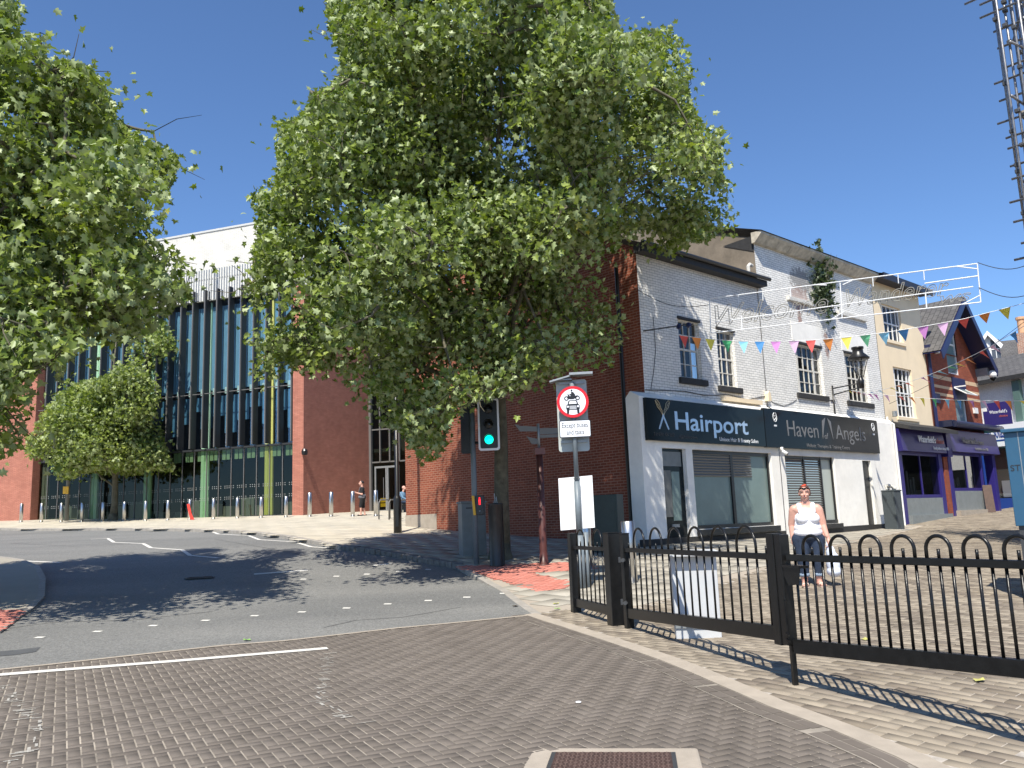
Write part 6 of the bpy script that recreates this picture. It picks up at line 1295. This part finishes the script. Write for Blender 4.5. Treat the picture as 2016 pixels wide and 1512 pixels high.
# WELCOME frame: four corners in space (a flat upright frame hung across the street)
TLc, BLc, TRc, BRc = world_pt(1397, 588, 19.5), world_pt(1399, 656, 19.5), world_pt(1924, 519, 17.0), world_pt(1931, 595, 17.0)
wf = thing('welcome_light_frame', BLc, 0, 'white tube light frame with script lettering hung over the street', 'light frame')
def WP(u, v, d=0): a = BLc + (BRc - BLc) * u; b = TLc + (TRc - TLc) * u; q = a + (b - a) * v; n = np.cross(BRc - BLc, TLc - BLc); n /= np.linalg.norm(n); return Vector(q - BLc - n * d)
fm = MB()
for a, b in (((0, 0), (1, 0)), ((0, 0), (0, 1.02)), ((0, 1), (1, 1)), ((1, 0), (1, 1)), ((0, .10), (.06, 0)), ((.93, 1), (1, .86)), ((.94, 0), (1, .18)), ((.52, 0), (.52, .97)), ((.47, .95), (.43, 1)), ((.57, 1), (.53, .9)), ((.48, 0), (.53, .17))): fm.tube([WP(*a), WP(*b)], .0125, 6)
for u in (.12, .22, .33, .64, .73, .82): fm.tube([WP(u, .75), WP(u, 1)], .010, 6)
for u in (.13, .82): fm.tube([WP(u, 0), WP(u, .4)], .014, 6)
fm.tube([WP(.82, .66), WP(1, .68)], .014, 6).tube([WP(.02, .30), WP(.98, .42)], .012, 6); fm.build('frame', M['rope_white'], wf)
def letters(s, u0, u1, v0, vh, rad_=.0085):
    cu = bpy.data.curves.new('t', 'FONT'); cu.body = s; cu.size = 1; cu.shear = .35; cu.resolution_u = 3; cu.fill_mode = 'NONE'; cu.bevel_depth = .0001; cu.bevel_resolution = 0
    ob = bpy.data.objects.new('t', cu); C.objects.link(ob); me = eval_mesh(ob); bpy.data.objects.remove(ob)
    # the outline tubes, remapped onto the frame: every tube ring is rebuilt as real rope
    cu2 = bpy.data.curves.new('t', 'FONT'); cu2.body = s; cu2.size = 1; cu2.shear = .35; cu2.resolution_u = 3; cu2.fill_mode = 'NONE'
    ob = bpy.data.objects.new('t', cu2); C.objects.link(ob); me2 = eval_mesh(ob); bpy.data.objects.remove(ob)
    co = np.array([v.co[:] for v in me2.vertices]); ed = [tuple(e.vertices) for e in me2.edges]
    x0, x1 = co[:, 0].min(), co[:, 0].max(); mb = MB()
    for a, b in ed:
        pa, pb = [WP(u0 + (u1 - u0) * (co[i, 0] - x0) / (x1 - x0), v0 + vh * co[i, 1] / .73, .03) for i in (a, b)]
        if (pa - pb).length > 1e-5: mb.tube([pa, pb], rad_, 4, cap=False)
    return mb
letters('Welcome', .02, .47, .20, .62).build('lettering', M['rope_letter'], wf); letters('Wanderer', .54, .90, .30, .50).build('lettering', M['rope_letter'], wf); letters('ws', .87, .97, .10, .30).build('lettering', M['rope_letter'], wf)

# ================================================================ SCAFFOLD at the top right
s0 = at_depth(2024, 480, 16.5); SCU = Vector((FN.x, FN.y)); SCV = Vector((FU.x, FU.y)); scn = thing('scaffold', (s0.x, s0.y, 3.0), math.atan2(SCU.y, SCU.x), 'galvanised tube scaffolding towering at the right edge of the photo', 'scaffold')
# local x goes right towards the camera, local y away along the street
random.seed(21); ZT = 14.5
def pole(a, b, m='scaf', nme='tube', r=.026): return MB().tube([a, b], r, 8).build(nme, M[m], scn, True)
for (x, y) in ((0, 0), (.08, -.12), (.24, .2), (.16, .1), (.42, .3), (.5, -.2), (.32, -.05), (.62, .5), (.62, -.1), (1.0, 0), (1.25, .8), (0.06, 1.3), (1.9, 0), (2.0, 1.2)): pole((x + random.uniform(-.02, .02), y, 0 if random.random() < .6 else 2), (x, y, ZT + random.uniform(-1.2, 0)), nme='standard')
z = 1.9
while z < 11.8:
    y = random.choice((-.12, .04, .14)); x0 = -random.uniform(.05, .30) - (.42 if 9.3 < z < 9.6 else 0); pole((x0, y, z), (2.4, y + .02, z + random.uniform(-.02, .02)), nme='ledger'); z += random.uniform(.26, .48)
for k in range(9): z = 2.2 + k * 1.15; pole((random.uniform(.1, .7), -.35, z), (random.uniform(.1, .7), 1.6, z), nme='transom')
for (a, b) in (((.1, -.08, 5), (1.4, -.08, 8)), ((1.3, .1, 7), (.1, .1, 10)), ((.1, .5, 8.3), (1.2, .5, 11)), ((0, 0, 3), (.6, .5, 6))): pole(a, b, nme='brace')
cl = MB()
for k in range(60): x, y, z = random.choice((0, .16, .32, .62)), random.choice((0, -.05, .1)), 2 + k * .18 + random.random() * .1; cl.box(x - .045, x + .045, y - .05, y + .05, z - .04, z + .04)
cl.build('couplers', M['dark_metal'], scn, bevel=.01)
for z in (4.0, 6.2, 8.4, 10.6): box('deck_board', M['board_wood'], scn, .5, 2.6, .0, 1.3, z, z + .05)
sb_ = thing('scaffolded_building', (s0.x, s0.y, 0), math.atan2(SCU.y, SCU.x), 'dark brick building behind the scaffolding, cut off by the right edge', 'building')
MB().box(.12, 7, .5, 9, .3, 9.6).build('wall', M['scaf_building'], sb_); box('parapet', M['kerb'], sb_, .08, 7.05, .45, 9.05, 9.6, 9.75)

# ================================================================ PEOPLE (one continuous remeshed body each, clothes as children)
def cap_mesh(parts):
    """parts: ('c', p, q, r0, r1[, squash y]) tapered capsule | ('e', centre, (rx,ry,rz)[, tilt]) ellipsoid"""
    bm = bmesh.new()
    for p in parts:
        if p[0] == 'c':
            a, b = Vector(p[1]), Vector(p[2]); r0, r1 = p[3], p[4]; d = b - a; L_ = d.length; q = d.normalized().to_track_quat('Z', 'Y').to_matrix().to_4x4() if L_ > 1e-6 else Matrix.Identity(4); sy = p[5] if len(p) > 5 else 1
            n = 16; rings = []
            prof = [(-r0 * math.cos(t_), r0 * math.sin(t_)) for t_ in np.linspace(.25, math.pi / 2, 5)] + [(L_ + r1 * math.sin(t_), r1 * math.cos(t_)) for t_ in np.linspace(0, 1.32, 5)]
            vs = [[bm.verts.new((Matrix.Translation(a) @ q) @ Vector((r * math.cos(2 * math.pi * k / n), r * math.sin(2 * math.pi * k / n), z))) for k in range(n)] for z, r in prof]
            for i in range(len(vs) - 1):
                for k in range(n): bm.faces.new((vs[i][k], vs[i][(k + 1) % n], vs[i + 1][(k + 1) % n], vs[i + 1][k]))
            bm.faces.new(vs[0][::-1]); bm.faces.new(vs[-1])
        else:
            mt = Matrix.Translation(Vector(p[1])) @ (p[3] if len(p) > 3 else Matrix.Identity(4)) @ Matrix.Diagonal((*p[2], 1)); bmesh.ops.create_uvsphere(bm, u_segments=20, v_segments=14, radius=1, matrix=mt)
    me = bpy.data.meshes.new('tmp'); bm.to_mesh(me); bm.free(); return me
def sculpt(name, parts, m, parent, vox=.009, smooth=6, cut=None):
    me = cap_mesh(parts); ob = bpy.data.objects.new('tmp', me); C.objects.link(ob)
    r = ob.modifiers.new('r', 'REMESH'); r.mode = 'VOXEL'; r.voxel_size = vox; s = ob.modifiers.new('s', 'SMOOTH'); s.factor = .5; s.iterations = smooth
    out = eval_mesh(ob); bpy.data.objects.remove(ob)
    if cut:
        bm = bmesh.new(); bm.from_mesh(out)
        for co, no in cut:
            bmesh.ops.bisect_plane(bm, geom=bm.verts[:] + bm.edges[:] + bm.faces[:], plane_co=co, plane_no=no, clear_outer=True)
        bm.to_mesh(out); bm.free()
    return link(name, out, m, parent, True)
def hand(px, side, curl=.5, r=.0095):
    """palm + five unequal fingers hanging down from wrist px; side=+1 thumb towards +x"""
    x, y, z = px; P = [('c', (x, y, z + .01), (x, y - .005, z - .065), .026, .030), ('e', (x, y - .004, z - .05), (.024, .040, .045))]
    for k, (oy, L_) in enumerate(((-.030, .068), (-.010, .078), (.010, .072), (.029, .056))):
        a = (x, y + oy, z - .085); b = (x + side * .010 * curl, y + oy * 1.1, z - .085 - L_ * .5); c_ = (x + side * .045 * curl, y + oy * 1.05, z - .085 - L_ * .92)
        P += [('c', a, b, r, r * .9), ('c', b, c_, r * .9, r * .75)]
    P += [('c', (x + side * .01, y - .035, z - .035), (x + side * .02, y - .062, z - .075), r * 1.2, r), ('c', (x + side * .02, y - .062, z - .075), (x + side * .028, y - .060, z - .105), r, r * .8)]
    return P
def head(c, s=1.0, yaw=0, nose=True):
    x, y, z = c; R_ = Matrix.Rotation(yaw, 4, 'Z'); o = Vector(c)
    def L(v): return tuple(o + R_ @ (Vector(v) * s))
    P = [('e', L((0, .010, .035)), (.078 * s, .095 * s, .090 * s), R_), ('e', L((0, -.030, -.030)), (.064 * s, .066 * s, .072 * s), R_), ('e', L((0, -.052, -.088)), (.036 * s, .032 * s, .024 * s), R_),
         ('c', L((0, -.098, .018)), L((0, -.122, -.020)), .010 * s, .016 * s), ('e', L((.036, -.078, -.022)), (.024 * s, .020 * s, .020 * s), R_), ('e', L((-.036, -.078, -.022)), (.024 * s, .020 * s, .020 * s), R_),
         ('e', L((0, -.094, -.058)), (.026 * s, .012 * s, .009 * s), R_), ('e', L((.080, .008, -.005)), (.010 * s, .018 * s, .030 * s), R_), ('e', L((-.080, .008, -.005)), (.010 * s, .018 * s, .030 * s), R_),
         ('e', L((0, -.085, .045)), (.055 * s, .014 * s, .014 * s), R_)]
    return P, L
wx, wy, wz = at_ground(1600, 1151, 14.1)
wo = thing('person', (wx, wy, wz), math.atan2(-wx, wy) * -1 * 0 + rad(-8), 'woman in a white vest and rolled dark jeans holding a plastic bag behind the railing', 'person')
HZ = 1.50
wo.scale = (1.12, 1.05, 1); hp, HL = head((.0, -.02, HZ), .98, yaw=rad(-12))
body = hp + [('c', (0, .01, 1.28), (0, -.005, 1.43), .066, .058), ('e', (0, .01, 1.22), (.165, .105, .105)), ('e', (0, .0, 1.08), (.165, .135, .16)), ('e', (.075, -.10, 1.09), (.085, .085, .085)), ('e', (-.075, -.10, 1.09), (.085, .085, .085)), ('e', (0, -.01, .93), (.185, .155, .15)), ('e', (0, .01, .83), (.200, .160, .14)), ('e', (.09, .07, .80), (.11, .10, .12)), ('e', (-.09, .07, .80), (.11, .10, .12))]
for s in (-1, 1):
    body += [('c', (0, .015, 1.345), (s * .13, .02, 1.275), .045, .055), ('c', (s * .105, .01, .78), (s * .105, -.01, .44), .122, .078), ('c', (s * .105, -.01, .44), (s * .10, .02, .10), .074, .046), ('e', (s * .105, .03, .33), (.064, .070, .11)), ('c', (s * .10, .03, .055), (s * .125, -.12, .03), .044, .034), ('e', (s * .128, -.13, .026), (.046, .058, .026))]
# right hand (her left) holds the bag out; other hangs by the thigh
body += [('e', (.160, .015, 1.255), (.068, .070, .070)), ('c', (.178, .01, 1.23), (.222, .02, 1.00), .068, .056), ('c', (.222, .02, 1.00), (.255, -.05, .80), .050, .034)] + hand((.268, -.055, .77), -1, 1.0)
body += [('e', (-.160, .02, 1.255), (.066, .068, .068)), ('c', (-.175, .03, 1.23), (-.205, .09, 1.00), .064, .052), ('c', (-.205, .09, 1.00), (-.215, .05, .80), .048, .033)] + hand((-.215, .04, .77), 1, .7)
sculpt('body', body, M['skin'], wo, .008, 5)
top_ = [('e', (0, .01, 1.22), (.150, .114, .098)), ('e', (0, .0, 1.08), (.174, .146, .17)), ('e', (.075, -.105, 1.09), (.094, .092, .092)), ('e', (-.075, -.105, 1.09), (.094, .092, .092)), ('e', (0, -.012, 1.0), (.182, .155, .13)), ('e', (0, -.02, .94), (.197, .166, .12)), ('e', (0, -.01, .87), (.208, .174, .11)), ('c', (.085, .0, 1.22), (.095, .01, 1.30), .036, .030), ('c', (-.085, .0, 1.22), (-.095, .01, 1.30), .036, .030)]
sculpt('vest', top_, M['white_cloth'], wo, .009, 9, cut=[((0, 0, .80), (0, 0, -1)), ((0, -.06, 1.262), (0, 0, 1))])
sculpt('vest_strap', [('c', (s * .085, -.080, 1.20), (s * .10, -.02, 1.322), .040, .034) for s in (-1, 1)] + [('c', (s * .10, -.02, 1.322), (s * .10, .08, 1.22), .034, .040) for s in (-1, 1)], M['white_cloth'], wo, .009, 2)
jn = [('e', (0, .01, .81), (.214, .168, .13)), ('e', (.09, .07, .79), (.118, .108, .125)), ('e', (-.09, .07, .79), (.118, .108, .125))]
for s in (-1, 1): jn += [('c', (s * .107, .01, .76), (s * .106, -.01, .44), .132, .092), ('c', (s * .106, -.01, .44), (s * .10, .02, .17), .090, .068)]
sculpt('jeans', jn, M['denim'], wo, .009, 3, cut=[((0, 0, .865), (0, 0, 1)), ((0, 0, .165), (0, 0, -1))])
cu_ = MB()
for s in (-1, 1): cu_.tube([(s * .10, .02, .16), (s * .10, .02, .215)], [.074, .076], 18)
cu_.build('jeans_cuff', M['denim_pale'], wo, True)
for s in (-1, 1): sculpt('sandal', [('c', (s * .10, .05, .008), (s * .118, -.15, .008), .040, .044)], M['sandal'], wo, .008, 1, cut=[((0, 0, .014), (0, 0, 1))]); MB().tube([(s * .118 - .045, -.1, .02), (s * .118 - .03, -.115, .058), (s * .118 + .03, -.115, .058), (s * .118 + .045, -.1, .02)], .014, 8).build('sandal_strap', M['sandal'], wo, True)
sculpt('hair', [('e', HL((0, .03, .055)), (.082, .092, .085)), ('e', HL((0, .02, .135)), (.036, .036, .026)), ('e', HL((.075, .02, .02)), (.012, .04, .06)), ('e', HL((-.075, .02, .02)), (.012, .04, .06))], M['hair_brown'], wo, .008, 2, cut=[((0, HL((0, -.058, 0))[1], HZ), (0, -1, .25))] if False else None)
sculpt('headscarf', [('e', HL((0, -.0, .128)), (.038, .03, .020)), ('e', HL((.015, -.01, .146)), (.024, .020, .014))], mat('scarf_red', (.62, .08, .04), .8), wo, .007, 1)
MB().tube([HL((-.062, -.082, .075)), HL((-.04, -.098, .088)), HL((-.012, -.1, .082)), HL((.012, -.1, .082)), HL((.04, -.098, .088)), HL((.062, -.082, .075))], .013, 8).build('sunglasses', M['black_gloss'], wo, True)
fc = MB()
for s in (-1, 1): fc.tube([HL((s * .045, -.089, .020)), HL((s * .022, -.096, .018))], .006, 6)
fc.build('eyes', M['hair_dark'], wo); MB().tube([HL((-.022, -.106, -.058)), HL((0, -.109, -.054)), HL((.022, -.106, -.058))], .005, 6).build('lips', mat('lips', (.35, .07, .06), .5), wo)
bx1 = thing('plastic_bag', (wx, wy, wz), rad(-8), 'pale blue and white printed plastic carrier bag hanging from the woman\'s hand', 'bag')
sculpt('bag', [('e', (.345, -.05, .36), (.115, .13, .19)), ('e', (.345, -.05, .24), (.118, .14, .10)), ('e', (.32, -.05, .52), (.075, .08, .13)), ('c', (.295, -.05, .56), (.270, -.055, .70), .042, .014)], M['bag_plastic'], bx1, .012, 2)
# far woman walking left across the plaza
x, y, z = at_ground(713, 1015.5, 39.6)
w2_ = thing('person', (x, y, z), rad(-82), 'woman in black with grey waist pouch and cropped trousers, walking past the library wall', 'person')
# she faces local -y, which the empty turns to the left of the picture
hp, HL = head((.0, -.03, 1.50), .95)
b2 = hp + [('c', (0, .01, 1.30), (0, -.01, 1.42), .052, .05), ('e', (0, .01, 1.22), (.17, .10, .10)), ('e', (0, -.01, 1.06), (.15, .12, .16)), ('e', (0, -.08, 1.10), (.13, .07, .08)), ('e', (0, .01, .88), (.17, .15, .14)), ('e', (0, .07, .84), (.16, .10, .12)),
    ('c', (.09, .0, .80), (.09, -.06, .45), .10, .062), ('c', (.09, -.06, .45), (.09, -.05, .10), .056, .034), ('c', (.09, -.03, .05), (.09, -.17, .03), .035, .028), ('c', (-.09, .02, .80), (-.09, .05, .45), .10, .062), ('c', (-.09, .05, .45), (-.09, .12, .10), .056, .034), ('c', (-.09, .15, .05), (-.09, .02, .03), .035, .028),
    ('c', (.20, .01, 1.24), (.22, .01, .98), .055, .043), ('c', (.22, .01, .98), (.17, -.25, 1.06), .040, .028), ('c', (.17, -.25, 1.06), (.165, -.32, 1.10), .026, .022), ('c', (.165, -.32, 1.10), (.16, -.37, 1.13), .012, .009), ('c', (.17, -.31, 1.08), (.18, -.36, 1.09), .010, .008), ('c', (.15, -.30, 1.09), (.13, -.34, 1.14), .010, .009),
    ('c', (-.20, .03, 1.24), (-.22, .12, .98), .055, .043), ('c', (-.22, .12, .98), (-.22, .16, .78), .040, .028)] + hand((-.22, .165, .76), -1, .6)
sculpt('body', b2, M['skin'], w2_, .010, 4)
sculpt('top', [('e', (0, .01, 1.23), (.18, .115, .10)), ('e', (0, -.01, 1.06), (.165, .135, .17)), ('e', (0, -.085, 1.10), (.14, .08, .09)), ('e', (0, .0, .93), (.17, .15, .08)), ('c', (.19, .01, 1.25), (.215, .01, 1.08), .068, .064), ('c', (-.19, .02, 1.25), (-.215, .07, 1.08), .068, .064)], M['black_cloth'], w2_, .010, 3)
sculpt('trousers', [('e', (0, .01, .87), (.182, .162, .13)), ('e', (0, .07, .84), (.17, .112, .13)), ('c', (.09, .0, .78), (.09, -.06, .42), .11, .074), ('c', (-.09, .02, .78), (-.09, .06, .40), .11, .072)], M['black_cloth'], w2_, .010, 3)
sculpt('waist_pouch', [('e', (.06, .02, .93), (.16, .165, .055)), ('e', (.14, .0, .86), (.05, .14, .09)), ('e', (.10, -.12, .86), (.08, .05, .07))], M['grey_cloth'], w2_, .010, 2)
sculpt('hair', [('e', HL((0, .035, .05)), (.080, .085, .082)), ('e', HL((0, .11, .02)), (.035, .045, .04))], M['hair_dark'], w2_, .009, 2)
for (sx, y0) in ((.09, -.03), (-.09, .15)): sculpt('shoe', [('c', (sx, y0 + .03, .025), (sx, y0 - .15, .02), .042, .040)], M['black_cloth'], w2_, .009, 1)
MB().tube([(.05, -.05, 1.38), (.12, -.12, 1.2), (.14, -.15, 1.02)], .012, 6).build('lanyard', M['grey_cloth'], w2_)
# seated figure cut off by the brick corner
x, y, z = at_ground(794, 1010, 42.5)
w3_ = thing('person', (x, y, z), rad(70), 'seated person in pale blue denim mostly hidden behind the brick gable corner', 'person')
sculpt('body', head((0, -.05, 1.2), .95)[0] + [('c', (0, 0, .98), (0, -.03, 1.1), .05, .05), ('e', (0, .03, .80), (.18, .12, .22)), ('e', (0, .04, .55), (.17, .14, .12)), ('c', (.1, .02, .52), (.12, -.4, .50), .09, .065), ('c', (.12, -.4, .5), (.12, -.38, .08), .06, .04), ('c', (-.1, .02, .52), (-.12, -.4, .50), .09, .065), ('c', (-.12, -.4, .5), (-.12, -.38, .08), .06, .04), ('c', (.12, -.36, .05), (.12, -.5, .03), .035, .03), ('c', (-.12, -.36, .05), (-.12, -.5, .03), .035, .03), ('c', (.19, .02, .95), (.22, -.1, .72), .05, .04), ('c', (.22, -.1, .72), (.12, -.32, .60), .038, .028), ('c', (-.19, .02, .95), (-.22, -.1, .72), .05, .04), ('c', (-.22, -.1, .72), (-.12, -.32, .60), .038, .028)], M['skin'], w3_, .012, 3)
sculpt('jacket', [('e', (0, .03, .82), (.195, .14, .22)), ('e', (0, .04, .62), (.19, .16, .12)), ('c', (.19, .02, .95), (.22, -.1, .72), .065, .055), ('c', (-.19, .02, .95), (-.22, -.1, .72), .065, .055), ('c', (.22, -.1, .72), (.14, -.28, .62), .052, .042), ('c', (-.22, -.1, .72), (-.14, -.28, .62), .052, .042)], mat('pale_denim', (.12, .22, .33), .85), w3_, .012, 3)
sculpt('jeans', [('e', (0, .04, .54), (.185, .155, .12)), ('c', (.1, .02, .52), (.12, -.4, .50), .10, .075), ('c', (.12, -.4, .5), (.12, -.38, .12), .07, .055), ('c', (-.1, .02, .52), (-.12, -.4, .50), .10, .075), ('c', (-.12, -.4, .5), (-.12, -.38, .12), .07, .055)], M['denim'], w3_, .012, 3)
st2 = thing('bench', (x, y, z), rad(70), 'low dark bench under the seated person in denim', 'bench'); MB().box(-.5, .5, -.2, .25, .38, .43).build('seat', M['dark_metal'], st2); MB().box(-.48, -.42, -.18, .22, 0, .379).build('leg', M['dark_metal'], st2); MB().box(.42, .48, -.18, .22, 0, .379).build('leg', M['dark_metal'], st2)
